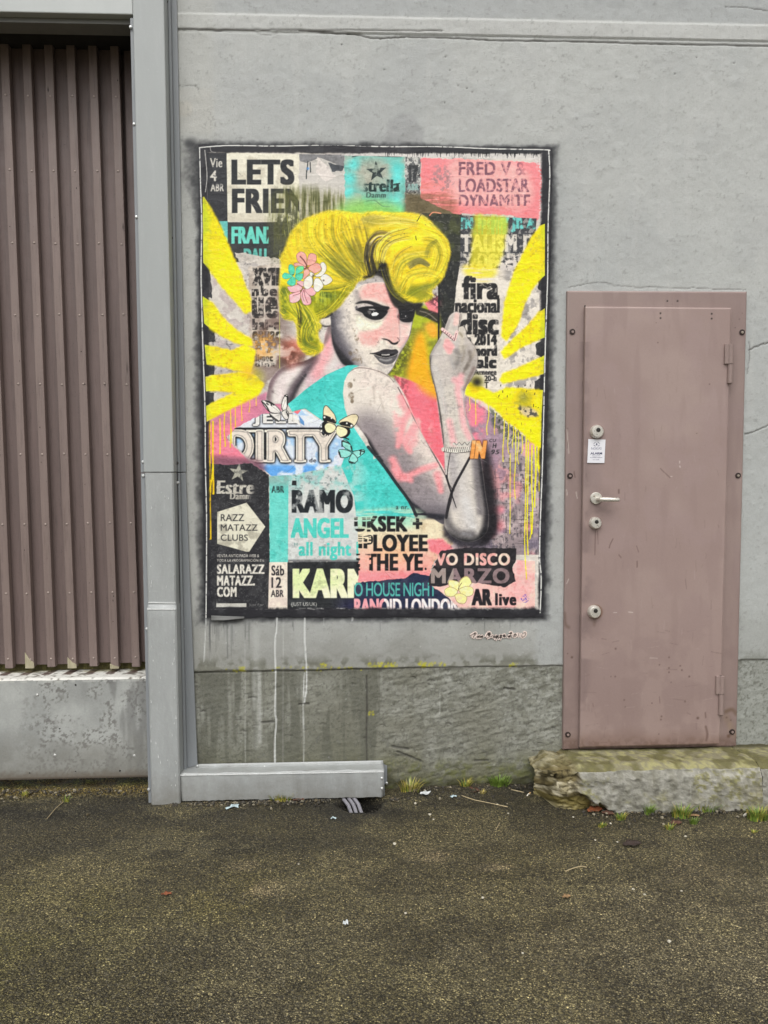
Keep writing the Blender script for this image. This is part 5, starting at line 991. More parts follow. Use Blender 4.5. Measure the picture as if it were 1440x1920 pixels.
# ================================================================ the poster on the wall
SPLIT = ('torn_bill', 'yellow_ray')
def make_poster():
    C, PN, LAB = paint_poster()
    H, W = C.H, C.W
    P = Un(C.X + .5 / C.S, C.Y + .5 / C.S, 0.0)
    wr = fbm(C.X, C.Y, 46, 4, 101, sy=30); wr2 = fbm(C.X, C.Y, 12, 4, 102, sy=7); rid = 1 - np.abs(fbm(C.X, C.Y, 34, 4, 103, sy=16) * 2 - 1)
    P[..., 1] = -0.0022 - (wr - .5) * 0.003 - (wr2 - .5) * 0.0007 - sst(.80, .98, rid) * 0.0005
    # each bill lies a sheet's thickness above the one it covers
    P[..., 1] -= blur((C.pid.astype(np.float32) * 0.000035), .6)
    n = fbm(C.X, C.Y, 16, 4, 104); e = (n - .5) * 10
    inside = (C.X > 371 + (C.Y - 275) * .014 + e * .35) & (C.X < 1036 - (C.Y - 280) * .020 + e * .35) & (C.Y > 270 + (C.X - 375) * .010 + e * .25) & (C.Y < 1157 + e * .6)
    cell = inside[:-1, :-1] & inside[1:, 1:] & inside[:-1, 1:] & inside[1:, :-1]
    ids = C.pid[:-1, :-1]
    t = thing('street_art_poster', 'large pasted street art poster of a yellow-haired woman over torn concert bills', 'poster', tuple(Vector((0.1, -0.003, 0.8))))
    m = vcol_mat('pasted_paper', .55, .03, 180, ((110, .0007), (420, .0003)), .22)
    def regions(mask):
        """separate pieces of a mask (found on a coarse copy)"""
        h, w_ = (mask.shape[0] // 4) * 4, (mask.shape[1] // 4) * 4
        c = mask[:h, :w_].reshape(h // 4, 4, w_ // 4, 4).any((1, 3)); lab = np.where(c, np.arange(c.size).reshape(c.shape) + 1, 0)
        while True:
            p = np.pad(lab, 1); n = np.where(c, np.maximum.reduce([p[1:-1, 1:-1], p[:-2, 1:-1], p[2:, 1:-1], p[1:-1, :-2], p[1:-1, 2:], p[:-2, :-2], p[2:, 2:], p[:-2, 2:], p[2:, :-2]]), 0)
            if (n == lab).all(): break
            lab = n
        full = np.zeros(mask.shape, lab.dtype); full[:h, :w_] = np.repeat(np.repeat(lab, 4, 0), 4, 1); full = np.where(mask, full, 0)
        v, k = np.unique(full[full > 0], return_counts=True); v = v[np.argsort(-k)]; k = np.sort(k)[::-1]
        out = [full == a for a, b in zip(v, k) if b > 150] or [mask]
        rest = mask & ~np.any(out, axis=0)
        return out, rest
    left_over = np.zeros_like(cell)
    for i, nm in PN.items():
        k = cell & (ids == i)
        if k.sum() < 20: left_over |= k; continue
        if nm in SPLIT:
            rs, rest = regions(k); left_over |= rest
        else: rs = [k]
        for r in rs:
            o = finish(nm, grid_mesh(nm, P, C.img, r, True), m, t, True, autosmooth=0)
            if i in LAB: o['label'] = LAB[i]
    if left_over.any(): finish('paper_scraps', grid_mesh('paper_scraps', P, C.img, left_over, True), m, t, True, autosmooth=0)['kind'] = 'stuff'
    # the loose corner of paper curling off under the frame
    bm = bmesh.new(); fl = paint('curled_paper', (112, 112, 110), .7, .1)
    pts = [(396, 1154), (420, 1155), (458, 1156)]; rows = []
    for r in range(5):
        f = r / 4
        rows.append([bm.verts.new(U(x, y + f * (11 - 5 * abs(k - .4)), -0.006 - 0.012 * f * f)) for k, (x, y) in enumerate(pts)])
    for a, b in zip(rows, rows[1:]):
        for k in range(2): bm.faces.new((a[k], a[k + 1], b[k + 1], b[k]))
    o = build('curled_corner', bm, fl, t); s = o.modifiers.new('thickness', 'SOLIDIFY'); s.thickness = .0006
make_poster()
# ================================================================ timber gate with vertical battens, behind the steel frame
GY = 0.20
m_board = paint('brown_board', (112, 96, 92), .55, .20, (62, 52, 51), .5, 5, stretch=(3, 3, .18))
m_batten = paint('brown_batten', (127, 111, 105), .5, .16, (66, 54, 52), .45, 5, stretch=(3, 3, .2))
m_nail = paint('nail_head', (164, 150, 142), .4, .1, metal=.3, bumpd=0)
m_wood = paint('bare_wood', (172, 164, 138), .8, .2, (120, 116, 60), .5, 20)
m_shade = paint('shade_dark', (40, 38, 37), .9, .1)  # near-black colour standing in for shade: soffit, jamb, leaf gap
m_moss = paint('mossy_timber', (92, 86, 52), .9, .35, (150, 146, 80), .6, 14, bumpd=.004)
GT = U(100, 40, GY).z + .25; GB = U(120, 1243, GY).z
gate = thing('timber_gate', 'tall mauve-brown timber gate with vertical battens behind grey frame', 'gate', (-1.6, GY, GB))
GXR = U(270, 1240, GY).x
bm = bmesh.new(); bx = GXR; k = 0
lean = lambda px_t, px_b: (U(px_t, 83, GY - .035).x, U(px_b, 1240, GY - .035).x)
def sheared(bm, xa, xb, ya, yb, z0, z1, sh):
    """upright plank whose top is offset sideways by sh"""
    v = [bm.verts.new(p) for p in ((xa, ya, z0), (xb, ya, z0), (xb, yb, z0), (xa, yb, z0), (xa + sh, ya, z1), (xb + sh, ya, z1), (xb + sh, yb, z1), (xa + sh, yb, z1))]
    for f in ((3, 2, 1, 0), (4, 5, 6, 7), (0, 1, 5, 4), (1, 2, 6, 5), (2, 3, 7, 6), (3, 0, 4, 7)): bm.faces.new([v[i] for i in f])
specs = []
for i in range(9):
    t_, b_ = lean(206 - 41.3 * i, 247 - 39.7 * i); t2, b2 = lean(206 - 41.3 * i + 13.2, 247 - 39.7 * i + 15)
    specs.append((b_, b2, t_ - b_))
while specs[-1][0] > -5.9:         # the gate goes on to the left beyond the picture
    a_, c_, s_ = specs[-1]; st_ = specs[7][0] - specs[8][0]; specs.append((a_ - st_, c_ - st_, s_))
zt83, zb1240 = U(100, 83, GY).z, U(100, 1240, GY).z
for i, (b_, b2, sh) in enumerate(specs):
    nxt = specs[i + 1][0] if i + 1 < len(specs) else b_ - .1
    c = (b_ + b2) / 2; c2 = c - (b_ - nxt)
    k_ = sh * (GT - GB) / (zt83 - zb1240)
    sheared(bm, c2 + .0025, c - .0025, GY + random.uniform(-.002, .002), GY + .03, GB - random.uniform(0, .008), GT, k_)
sheared(bm, (specs[0][0] + specs[0][1]) / 2 + .002, GXR + .05, GY + .001, GY + .03, GB, GT, 0)
build('board_panel', bm, m_board, gate, False, bevel=.002)
rows_y = (180, 320, 456, 590, 720, 852, 982, 1112, 1235)
for i, (b_, b2, sh) in enumerate(specs):
    bm = bmesh.new(); k_ = sh * (GT - GB) / (zt83 - zb1240); zb = U(120, 1252, GY - .035).z + random.uniform(-.004, .004)
    sheared(bm, b_, b2, GY - .035, GY - .004, zb, GT, k_)
    o = build('batten', bm, m_batten, gate, False, bevel=.0025)
    if i < 8:
        for ry in rows_y:
            z = U(120, ry, GY - .035).z + random.uniform(-.003, .003); x = (b_ + b2) / 2 + k_ * (z - zb) / (GT - zb) + random.uniform(-.003, .003)
            bn = bmesh.new(); lathe(bn, x, GY - .0345, z, ((.0050, 0), (.0050, .0018), (.0026, .0034)), 8); build('nail', bn, m_nail, o, False)
    if i in (1, 3, 5):
        bn = bmesh.new(); h = (.012, .035, .03, .014, .022)[i - 1] if i < 5 else .045; w = b2 - b_
        slab(bn, [(b_ - .002, zb - .003), (b2 + .001, zb - .003), (b2 + .001, zb + h * .5), (b_ + w * .55, zb + h * .8), (b_ - .002, zb + h * 1.6)], GY - .0385, GY - .0345)
        build('chipped_end', bn, m_wood, o, False)
bm = bmesh.new(); box(bm, (-6, GY + .034, GB - .12), (GXR + .12, GY + .07, GB + .05)); build('bottom_rail', bm, m_moss, gate, False)
# ================================================================ concrete panel under the gate
def make_base():
    YF = 0.03; zt = U(120, 1272, YF).z; zbm = U(120, 1460, YF).z; zk = U(120, 1256, GY + .03).z
    t = thing('base_panel', 'stained grey panel below the timber gate with white paint on its top edge', 'panel', (-1.6, YF, zbm))
    xr = U(276, 1350, YF).x; xs = axis(-6, -1.85, xr, xr, .004)
    zs = np.linspace(zt - .008, zbm, 110); Z, X = np.meshgrid(zs, xs, indexing='ij')
    u, v = X * 424, -Z * 424; b1 = fbm(u, v, 120, 5, 111); b2 = fbm(u, v, 30, 5, 112); b3 = fbm(u, v, 6, 4, 113); sv = fbm(u, v, 22, 4, 114, sy=120)
    col = np.empty(X.shape + (3,), np.float32); col[:] = (178, 180, 176)
    def over(m, c, a=1.0):
        nonlocal col
        col = col + (np.array(c, np.float32) - col) * np.clip(m * a, 0, 1)[..., None]
    over(sst(.42, .68, b1), (148, 150, 147), .8); over(sst(.5, .7, b2), (176, 178, 174), .5); over(sst(.52, .62, fbm(u, v, 4, 4, 117)) * sst(.42, .6, b2) * sst(-1.55, -1.35, X), (104, 102, 98), .7)
    over(sst(.5, .66, sv) * sst(-1.3, -1.1, X), (118, 118, 116), .6)
    over((1 - sst(zbm + .04, zbm + .26, Z + (b2 - .5) * .16)) , (128, 127, 120), .75); over((1 - sst(zbm, zbm + .05, Z + (b3 - .5) * .03)), (104, 94, 82), .7); over(1 - sst(zbm, zbm + .012, Z), (72, 62, 52), .8)
    over((Z > zt - .02) * sst(.4, .55, b3), (190, 190, 184), .6)
    P = np.stack([X, YF - (b2 - .5) * .002 - (b1 - .5) * .004, Z], -1)
    m = vcol_mat('stained_panel', .6, .05, 110, ((90, .001),), .3)
    finish('front', grid_mesh('front', P, col, None, True), m, t, True, autosmooth=0)
    # the ledge: white overspray that stops where the battens shaded it
    ys = np.linspace(YF, GY + .03, 40); Yg, X2 = np.meshgrid(ys, xs, indexing='ij'); f = (Yg - YF) / (GY + .03 - YF)
    Zg = zt - .008 + sst(0, .08, f) * .008 + f * (zk - zt)
    u, v = X2 * 424, Yg * 424; b3 = fbm(u, v, 7, 4, 115); b2 = fbm(u, v, 30, 3, 116)
    col = np.empty(X2.shape + (3,), np.float32); col[:] = (222, 221, 214)
    bar = np.zeros_like(X2)
    for (a, b, sh) in specs[:12]: bar = np.maximum(bar, sst(a - .004, a + .002, X2 + .012) * (1 - sst(b - .002, b + .004, X2 + .012)))
    over(bar * (sst(.38, .46, f + (b3 - .5) * .2)), (92, 76, 70), .95); over(sst(.55, .62, b3), (170, 168, 160), .5); over(sst(.6, .9, f) * sst(.4, .6, b2), (110, 104, 64), .7); over((b3 > .66) * 1.0, (96, 90, 80), .6)
    P = np.stack([X2, Yg, Zg + (b3 - .5) * .004], -1)
    finish('painted_ledge', grid_mesh('painted_ledge', P, col, None, False), m, t, True, autosmooth=60)
    bm = bmesh.new(); box(bm, (-6, YF + .004, zbm + .001), (xr - .002, YF + .05, zt - .012)); build('core', bm, paint('panel_core', (120, 116, 108), .8), t, False)
    ms = paint('zinc_screw', (206, 206, 202), .35, .1, metal=.5, bumpd=0); mdk = paint('empty_hole', (38, 36, 34), .9)
    for px_, py_, mt, r in ((70, 1303, ms, .006), (103, 1416, ms, .007), (252, 1417, ms, .006), (142, 1284, mdk, .004), (112, 1366, mdk, .003), (267, 1273, ms, .007), (225, 1445, mdk, .004), (56, 1449, mdk, .003), (142, 1446, mdk, .0028)):
        p = U(px_, py_, YF); bm = bmesh.new(); lathe(bm, p.x, YF + .001, p.z, ((r, 0), (r, .003), (r * .6, .0045)), 10); build('screw', bm, mt, t, False)
make_base()
# ================================================================ grey sheet-steel frame round the gate
m_steel = paint('grey_steel', (164, 168, 167), .42, .04, (206, 208, 208), .12, 3, bumpd=.0003, stretch=(2, 2, .4), spec=.5)
m_steel2 = paint('grey_steel_scuffed', (165, 168, 167), .40, .09, (214, 216, 216), .22, 7, bumpd=.0012, stretch=(2, 2, .5), splash=.30)
m_groove = paint('grey_steel_return', (138, 142, 145), .45, .06, bumpd=.0003)
m_screw = paint('screw_head', (214, 216, 214), .3, .06, metal=.4, bumpd=0); m_rust = paint('dark_screw', (66, 62, 60), .6, .2)
FY = -0.10
frame = thing('gate_frame', 'light grey sheet metal post and lintel framing the timber gate', 'frame', (-1.0, FY, 0))
xl, xr = U(262, 600, FY).x, U(319.5, 600, FY).x
xl2, xr2 = U(278, 1200, FY).x, U(331.5, 1200, FY).x
zj, zs_, zpb = U(300, 886, FY).z, U(300, 1140, FY).z, -0.03
ztop = 5.6
bm = bmesh.new(); box(bm, (xl, FY + .003, zj + .001), (xr, .12, ztop)); build('upper_cover', bm, m_steel, frame, False, bevel=.004)
def post_lower():
    # folded cover: stands proud of the upper one below a creased shoulder
    bm = bmesh.new(); n = 40; zz = list(np.linspace(zj - .001, zs_ + .03, 8)) + [zs_ + .018, zs_ + .008, zs_, zs_ - .012] + list(np.linspace(zs_ - .05, zpb, 16))
    L = []
    for z in zz:
        f = float(sst(zs_ + .02, zs_ - .004, z)) if False else float(1 - sst(zs_ - .006, zs_ + .016, z))
        y = FY + .001 - .014 * f + random.uniform(-.0006, .0006); a = xl2 + (0 if f < .5 else -.001) ; b = xr2 + .003 * f
        L.append([bm.verts.new(p) for p in ((a, .10, z), (a, y + .006, z), (a + .006, y, z), ((a + b) / 2, y - .0012 + random.uniform(-.001, .001), z), (b - .006, y, z), (b, y + .006, z), (b, .02, z))])
    for r, s in zip(L, L[1:]):
        for i in range(6): bm.faces.new((r[i], r[i + 1], s[i + 1], s[i]))
    bm.faces.new(L[0][::-1]); bm.faces.new(L[-1])
    return bm
build('lower_cover', post_lower(), m_steel2, frame, True, autosmooth=40)
# crease line worn to bare paint, seams, returns left and right
bm = bmesh.new(); slab(bm, [(xl2 + .002, zs_ + .001), (xr2, zs_ - .002), (xr2, zs_ - .006), (xl2 + .002, zs_ - .004)], FY - .0155, FY - .012); slab(bm, [(xl2 + .004, zs_ + .026), (xr2 - .002, zs_ + .022), (xr2 - .002, zs_ + .019), (xl2 + .004, zs_ + .023)], FY - .003, FY + .004); build('worn_crease', bm, paint('worn_paint', (222, 224, 222), .5, .08, (150, 152, 152), .7, 60), frame, False)
bm = bmesh.new(); slab(bm, [(xl - .014, zj), (xl - .001, zj), (xl - .001, U(250, 30, FY).z), (xl - .014, U(250, 30, FY).z)], FY + .012, FY + .10); slab(bm, [(xl2 - .018, zpb), (xl2 - .001, zpb), (xl2 - .001, zj - .004), (xl2 - .018, zj - .004)], FY + .010, FY + .14); build('inner_return', bm, m_groove, frame, False, bevel=.0015)
bm = bmesh.new()
slab(bm, [(xr + .001, zj + .001), (xr + .034, zj + .001), (xr + .034, ztop), (xr + .001, ztop)], -.012, -.004); slab(bm, [(xr + .001, zj + .001), (xr + .012, zj + .001), (xr + .012, ztop), (xr + .001, ztop)], -.034, -.0125)
build('wall_flange', bm, m_groove, frame, False, bevel=.002)
bm = bmesh.new()
zf = U(350, 1440, 0).z
slab(bm, [(xr2 + .002, zf), (xr2 + .060, zf + .02), (xr2 + .040, zj - .35), (xr2 + .034, zj - .003), (xr2 + .002, zj - .003)], -.014, -.006); slab(bm, [(xr2 + .004, zf), (xr2 + .016, zf), (xr2 + .013, zj - .003), (xr2 + .004, zj - .003)], -.036, -.0145)
build('wall_flange', bm, m_groove, frame, False, bevel=.002)
# lintel, drip rail, soffit coloured near-black for the shade under it
zl_ = U(120, 23.5, FY).z
bm = bmesh.new(); box(bm, (-6, FY + .004, zl_), (xl - .0005, .06, ztop)); build('lintel_cover', bm, paint('lintel_steel', (186, 190, 188), .45, .04, bumpd=.0003), frame, False, bevel=.004)
bm = bmesh.new(); zr = U(120, 45, .0).z; box(bm, (-6, -.06, zl_ - .02), (xl - .004, .02, zl_ + .03)); box(bm, (-6, -.03, zr), (xl - .006, .03, zl_ - .018)); tube(bm, [(-6, -.032, zr + .018), (xl - .03, -.032, zr + .018), (xl - .012, -.03, zr + .006)], .012, 8); build('drip_rail', bm, paint('rail_steel', (128, 128, 124), .5, .1), frame, True, bevel=0)
bm = bmesh.new(); zso = U(120, 60, .06).z; box(bm, (-6, .032, zso), (xl + .08, .34, zso + .5)); build('soffit', bm, m_shade, frame, False)
bm = bmesh.new(); box(bm, (xl2 + .01, .104, -.03), (xl2 + .10, .40, 3.7)); build('jamb_back', bm, m_shade, frame, False)  # near-black stands for the shade in the gap beside the post
bm = bmesh.new(); box(bm, (xl - .22, GY + .036, GB + .06), (xl + .10, GY + .06, GT)); build('end_board', bm, m_board, gate, False)
# dark nicks and scratches in the gate's paint
m_nick = paint('nick', (52, 42, 40), .8, .2, bumpd=0)
bm = bmesh.new()
for k in range(70):
    px_ = random.uniform(0, 240); py_ = random.uniform(120, 1200); c = U(px_, py_, GY - .0365); L = random.choice((.004, .005, .006, .03)) * random.uniform(.6, 1.3); w = random.uniform(.0012, .003)
    for (b_, b2, sh) in specs:
        kk = sh * (GT - GB) / (zt83 - zb1240); o_ = kk * (c.z - GB) / (GT - GB)
        if b_ + o_ + .006 < c.x < b2 + o_ - .006: slab(bm, [(c.x - w, c.z), (c.x, c.z - L * .6), (c.x + w, c.z), (c.x, c.z + L)], GY - .0358, GY - .0345); break
o = build('paint_nicks', bm, m_nick, gate, False); o['kind'] = 'stuff'
for px_, py_, y, mt in ((231, 41, -.034, m_screw), (245, 51, FY + .006, m_screw), (251.5, 233, FY + .012, m_screw), (256, 407, FY + .012, m_screw), (268.5, 866, FY + .012, m_screw), (268.5, 892, FY + .010, m_screw), (275.5, 1179, FY + .010, m_screw), (312, 3, -.034, m_rust), (321.5, 446, -.034, m_rust), (332, 868, -.034, m_rust), (333.5, 905, -.036, m_screw), (343.5, 1179, -.014, m_screw), (347.5, 1402, -.014, m_screw), (279, 1480, FY + .010, m_screw)):
    p = U(px_, py_, y); bm = bmesh.new(); lathe(bm, p.x, y + .0005, p.z, ((.0068, 0), (.0068, .002), (.005, .005), (.002, .006)), 12); build('screw', bm, mt, frame, True)
bm = bmesh.new()
for q in range(60):
    e = random.random(); px_ = random.choice((random.uniform(284, 330), 282 + .004 * 0 + random.uniform(0, 2), random.uniform(326, 331))); py_ = random.uniform(895, 1120) if e < .45 else random.uniform(1180, 1480)
    c = U(px_, py_, FY - (.002 if py_ < 1140 else .015)); L = random.uniform(.003, .014); w_ = random.uniform(.0006, .0016)
    if not (xl2 + .006 < c.x < xr2 - .004): continue
    slab(bm, [(c.x - w_, c.z), (c.x, c.z - L * .4), (c.x + w_, c.z), (c.x + random.uniform(-.002, .002), c.z + L)], FY - (.0022 if py_ < 1140 else .0152), FY)
o = build('paint_scuffs', bm, bpy.data.materials['worn_paint'], frame, False); o['kind'] = 'stuff'
# ================================================================ low cable cover along the foot of the wall
def make_cover():
    x0 = xr2 + .002; x1 = U(720, 1480, FY).x; zt = U(500, 1449, FY).z; zk = U(500, 1434, 0).z; zb = U(500, 1499, FY).z
    t = thing('cable_cover', 'low grey folded metal cover along the foot of the wall', 'cable cover', ((x0 + x1) / 2, FY, zb))
    xs = np.linspace(x0, x1, 60); prof = []
    # profile from the wall flange down to the ground
    pr = [(-.006, zk + .012), (-.008, zk), (-.012, zk - .002), (FY + .006, zt + .002), (FY, zt - .003), (FY - .001, zt - .02), (FY, (zt + zb) / 2), (FY + .002, zb), (FY + .02, zb + .002)]
    bm = bmesh.new(); L = []
    for i, x in enumerate(xs):
        w = (fbm(np.array([i * 7.0]), np.array([3.0]), 30, 3, 121)[0] - .5)
        L.append([bm.verts.new((x, y + (w * .004 if 2 < k < 8 else 0), z + (w * .010 if k in (3, 4) else 0) + (random.uniform(-.002, .002) if k == 7 else 0))) for k, (y, z) in enumerate(pr)])
    for a, b in zip(L, L[1:]):
        for k in range(len(pr) - 1): bm.faces.new((a[k], b[k], b[k + 1], a[k + 1]))
    o = build('folded_sheet', bm, m_steel2, t, True, autosmooth=30); s = o.modifiers.new('thickness', 'SOLIDIFY'); s.thickness = .0015; s.offset = -1
    bm = bmesh.new(); slab(bm, [(x0, zt - .001), (x1, zt - .004), (x1, zt - .0075), (x0, zt - .005)], FY - .0028, FY + .003); build('worn_edge', bm, bpy.data.materials['worn_paint'], t, False)
    bm = bmesh.new(); v = [bm.verts.new((x1 + .001, y, z)) for y, z in ((-.004, zk), (FY + .004, zt), (FY + .004, zb + .004), (-.004, zb + .004))]; bm.faces.new(v)
    v = [bm.verts.new((x1 + .001, y, z)) for y, z in ((-.010, zk - .004), (-.010, zb + .02))] + [bm.verts.new((x1 + .018, -.010, z)) for z in (zb + .02, zk - .01)]; bm.faces.new(v)
    o = build('end_cap', bm, m_groove, t, False); s = o.modifiers.new('thickness', 'SOLIDIFY'); s.thickness = .0015
    for px_, py_, y in ((370, 1436, -.009), (496, 1438, -.009), (687, 1439, -.009), (716, 1459, FY), (716, 1478, FY), (725, 1468, -.010), (330, 1496, FY)):
        p = U(px_, py_, y); bm = bmesh.new(); lathe(bm, p.x, y - .0005, p.z, ((.0062, 0), (.0062, .002), (.0045, .0045), (.002, .0055)), 12); build('screw', bm, m_screw, t, True)
make_cover()
# ================================================================ brown steel door
FRY, LFY = -0.020, -0.046
door = thing('metal_door', 'mauve-brown steel door with lever handle and round locks above a stone step', 'door', ((DOOR_X0 + DOOR_X1) / 2, FRY, DOOR_Z0))
wear_ = lambda n: sst(.42, .62, n)
def door_canvas():
    C = Canvas(1040, 530, 1415, 1415, 1.3, base=(146, 128, 125)); X, Y = C.X, C.Y
    n1 = fbm(X, Y, 150, 4, 131); n2 = fbm(X, Y, 40, 5, 132); n3 = fbm(X, Y, 7, 4, 133); nv = fbm(X, Y, 18, 4, 134, sy=120); o1 = np.ones_like(X)
    C.put(sst(.42, .66, n1), (158, 141, 137), .7); C.put(sst(.46, .68, n2), (150, 132, 131), .5); C.put(sst(.52, .7, nv), (140, 122, 120), .45)
    C.put(sst(600, 900, X) * 0 + sst(900, 1300, Y) * (1 - sst(1330, 1400, Y)) * .35, (140, 121, 118), 1)
    C.put(sst(1362, 1396, Y + (n2 - .5) * 22), (118, 96, 88), .75); C.put(sst(1376, 1400, Y + (n2 - .5) * 12) * sst(.45, .6, n3), (92, 72, 62), .6)
    C.put((1 - sst(1.0, 30, np.abs(X - 1100))) * sst(840, 1000, Y) * (1 - sst(1200, 1300, Y)) * sst(.4, .6, n2), (128, 112, 110), .5)
    C.put((1 - sst(.2, 1.0, np.hypot((X - 1110) / 26, (Y - 900) / 60))), (132, 117, 116), .5)
    D = lambda x, y, r, c=(84, 64, 58), a=.85: C.dab(x, y, r, c, a, soft=.7)
    for x, y, r in ((1154, 1216, 2.2), (1254, 1232, 2), (1236, 1246, 1.6), (1254, 1252, 2), (1254, 1260, 2), (1275, 1248, 1.8), (1278, 1256, 2), (1292, 1268, 2.2), (1153, 1268, 2), (1258, 1279, 1.4), (1170, 1312, 2.2), (1172, 1325, 1.8), (1284, 1315, 2.2), (1240, 1343, 2.2), (1239, 1349, 2), (1222, 1318, 1.6), (1235, 1376, 1.6), (1308, 1346, 3), (1145, 1268, 1.4), (1230, 605, 1), (1233, 642, 1.4), (1330, 720, 1.4), (1306, 812, 1.2), (1386, 598, 1.2), (1378, 614, 1.2), (1391, 587, 1)): D(x, y, r)
    for q, w in ([(1323, 1362), (1326, 1376), (1324, 1388)], 2.6), ([(1322, 1336), (1323, 1345)], 1.6), ([(1149, 1010), (1144, 1020), (1142, 1027)], 1.2), ([(1193, 1023), (1197, 1035)], .8), ([(1194, 1052), (1194, 1063)], 1.3), ([(1160, 1040), (1164, 1045)], 1.2), ([(1160, 918), (1160, 924)], 2), ([(1238, 878), (1246, 886), (1256, 895)], 1), ([(1076, 884), (1078, 895)], 1.2), ([(1064, 802), (1064, 840)], .7), ([(1236, 1306), (1237, 1318)], .9), ([(1111, 1318), (1112, 1325)], .9), ([(1116, 995), (1115, 1040)], 1.1), ([(1120, 995), (1121, 1020)], .7): C.stroke(q, w, (92, 72, 66), .7, soft=.8)
    C.stroke([(1361, 1334), (1372, 1330), (1380, 1338)], 5, (96, 74, 52), .6, soft=1); C.stroke([(1362, 1345), (1370, 1362), (1376, 1378)], 8, (150, 130, 104), .55, soft=1); D(1362, 1345, 2); D(1366, 1380, 4, (84, 60, 44)); D(1370, 1350, 2); D(1297, 1388, 8, (110, 86, 74), .6); C.stroke([(1058, 1150), (1060, 1170), (1066, 1176)], 4, (96, 76, 66), .55, soft=1); D(1072, 1232, 2.6); D(1064, 1225, 1.4)
    for q in ([(1080, 922), (1082, 934)], [(1062, 918), (1063, 928)], [(1063, 805), (1066, 850)], [(1150, 1148), (1156, 1148)], [(1178, 1147), (1186, 1148)], [(1274, 864), (1274, 868)], [(1274, 873), (1275, 876)], [(1257, 893), (1260, 893)], [(1218, 1233), (1232, 1234)], [(1066, 1085), (1062, 1094)]): C.stroke(q, .9, (216, 208, 202), .7, soft=.6)
    C.dab(1155, 1380, 7, (130, 110, 106), .6); C.dab(1145, 1382, 5, (126, 106, 102), .5)
    for k in range(420): C.dab(random.uniform(1056, 1398), random.uniform(560, 1400), random.uniform(.4, .9), (100, 80, 76), random.uniform(.15, .5))
    C.put(1 - sst(.75, 1.0, np.hypot(X - 1116, Y - 1147) / 16), (112, 86, 70), .7); C.put(1 - sst(.75, 1.0, np.hypot(X - 1120, Y - 809) / 14), (104, 86, 80), .6); C.stroke([(1115, 1160), (1114, 1172)], 4, (112, 92, 82), .5, soft=1)
    for x, y in ((1238, 587), (1238, 596), (1334, 588), (1334, 597), (1251, 564), (1270, 564)): C.dab(x, y, 1.9, (40, 30, 28), 1, soft=.4)
    C.img *= np.array((1.08, 1.07, 1.05), np.float32)
    C.put(sst(1000, 1390, Y) * (.4 + .6 * wear_(n2)), (136, 116, 111), .5); C.put((1 - sst(.2, 1.0, np.hypot((X - 1125) / 34, (Y - 945) / 46))) * (.5 + .5 * wear_(n3)), (122, 106, 103), .45); C.put((1 - sst(0, 16, np.abs(X - 1096))) * (Y > 640) * wear_(n2) * .8, (126, 108, 105), .6)
    lf = C.mask([(1098, 574), (1372, 577), (1350, 1398), (1087, 1403)]); C.img *= (.93 + .07 * lf)[..., None]
    C.img *= (1.03 - .10 * sst(800, 1300, Y))[..., None] if False else 1.0
    for k in range(90):
        x = random.uniform(1092, 1360); y = random.uniform(700, 1390); L = random.uniform(4, 22); C.stroke([(x, y), (x + random.uniform(-3, 3), y + L)], random.uniform(.4, .9), random.choice(((186, 170, 164), (104, 84, 80))), random.uniform(.12, .4), soft=.8)
    for k in range(40):
        x = random.uniform(1092, 1360); y = random.uniform(1180, 1396); L = random.uniform(5, 26); C.stroke([(x, y), (x + L, y + random.uniform(-4, 4))], random.uniform(.4, 1.0), random.choice(((186, 170, 164), (98, 78, 74))), random.uniform(.15, .45), soft=.8)
    return C
DC = door_canvas()
m_door = vcol_mat('door_paint', .46, .02, 140, ((30, .0008), (200, .0003)), .4)
m_doorp = paint('door_edge_paint', (148, 129, 123), .5, .08, (90, 70, 64), .3, 8)
def panel(name, quad, Y, back, parent):
    """plate with a painted front; quad in photograph pixels TL TR BR BL"""
    W, H = 240, 640; w = [np.array(U(x, y, Y)) for x, y in quad]
    s = np.linspace(0, 1, W)[None, :, None]; t = np.linspace(0, 1, H)[:, None, None]
    P = (w[0] * (1 - s) + w[1] * s) * (1 - t) + (w[3] * (1 - s) + w[2] * s) * t
    px, py = proj(P); col = sample(DC, px, py)
    r = fbm(px, py, 120, 3, 141); P[..., 1] -= (r - .5) * .003
    # rolled edge all round
    e = np.minimum.reduce([s[..., 0] * (W - 1) + 0 * t[..., 0], (1 - s[..., 0]) * (W - 1) + 0 * t[..., 0], t[..., 0] * (H - 1) + 0 * s[..., 0], (1 - t[..., 0]) * (H - 1) + 0 * s[..., 0]])
    P[..., 1] += (1 - sst(0, 1.5, e)) * .004
    o = finish(name, grid_mesh(name, P, col, None, True), m_door, parent, True, autosmooth=0)
    bm = bmesh.new(); slab(bm, [(p[0], p[2]) for p in w], Y + .0042, back); build(name + '_edge', bm, m_doorp, o, False)
    return o
frm = panel('door_frame', [(1064, 545), (1401, 546.5), (1381, 1400), (1056, 1406)], FRY, .03, door)
leaf = panel('door_leaf', [(1098, 574.5), (1371.5, 577), (1350, 1396), (1087, 1402)], LFY, FRY - .0035, door)
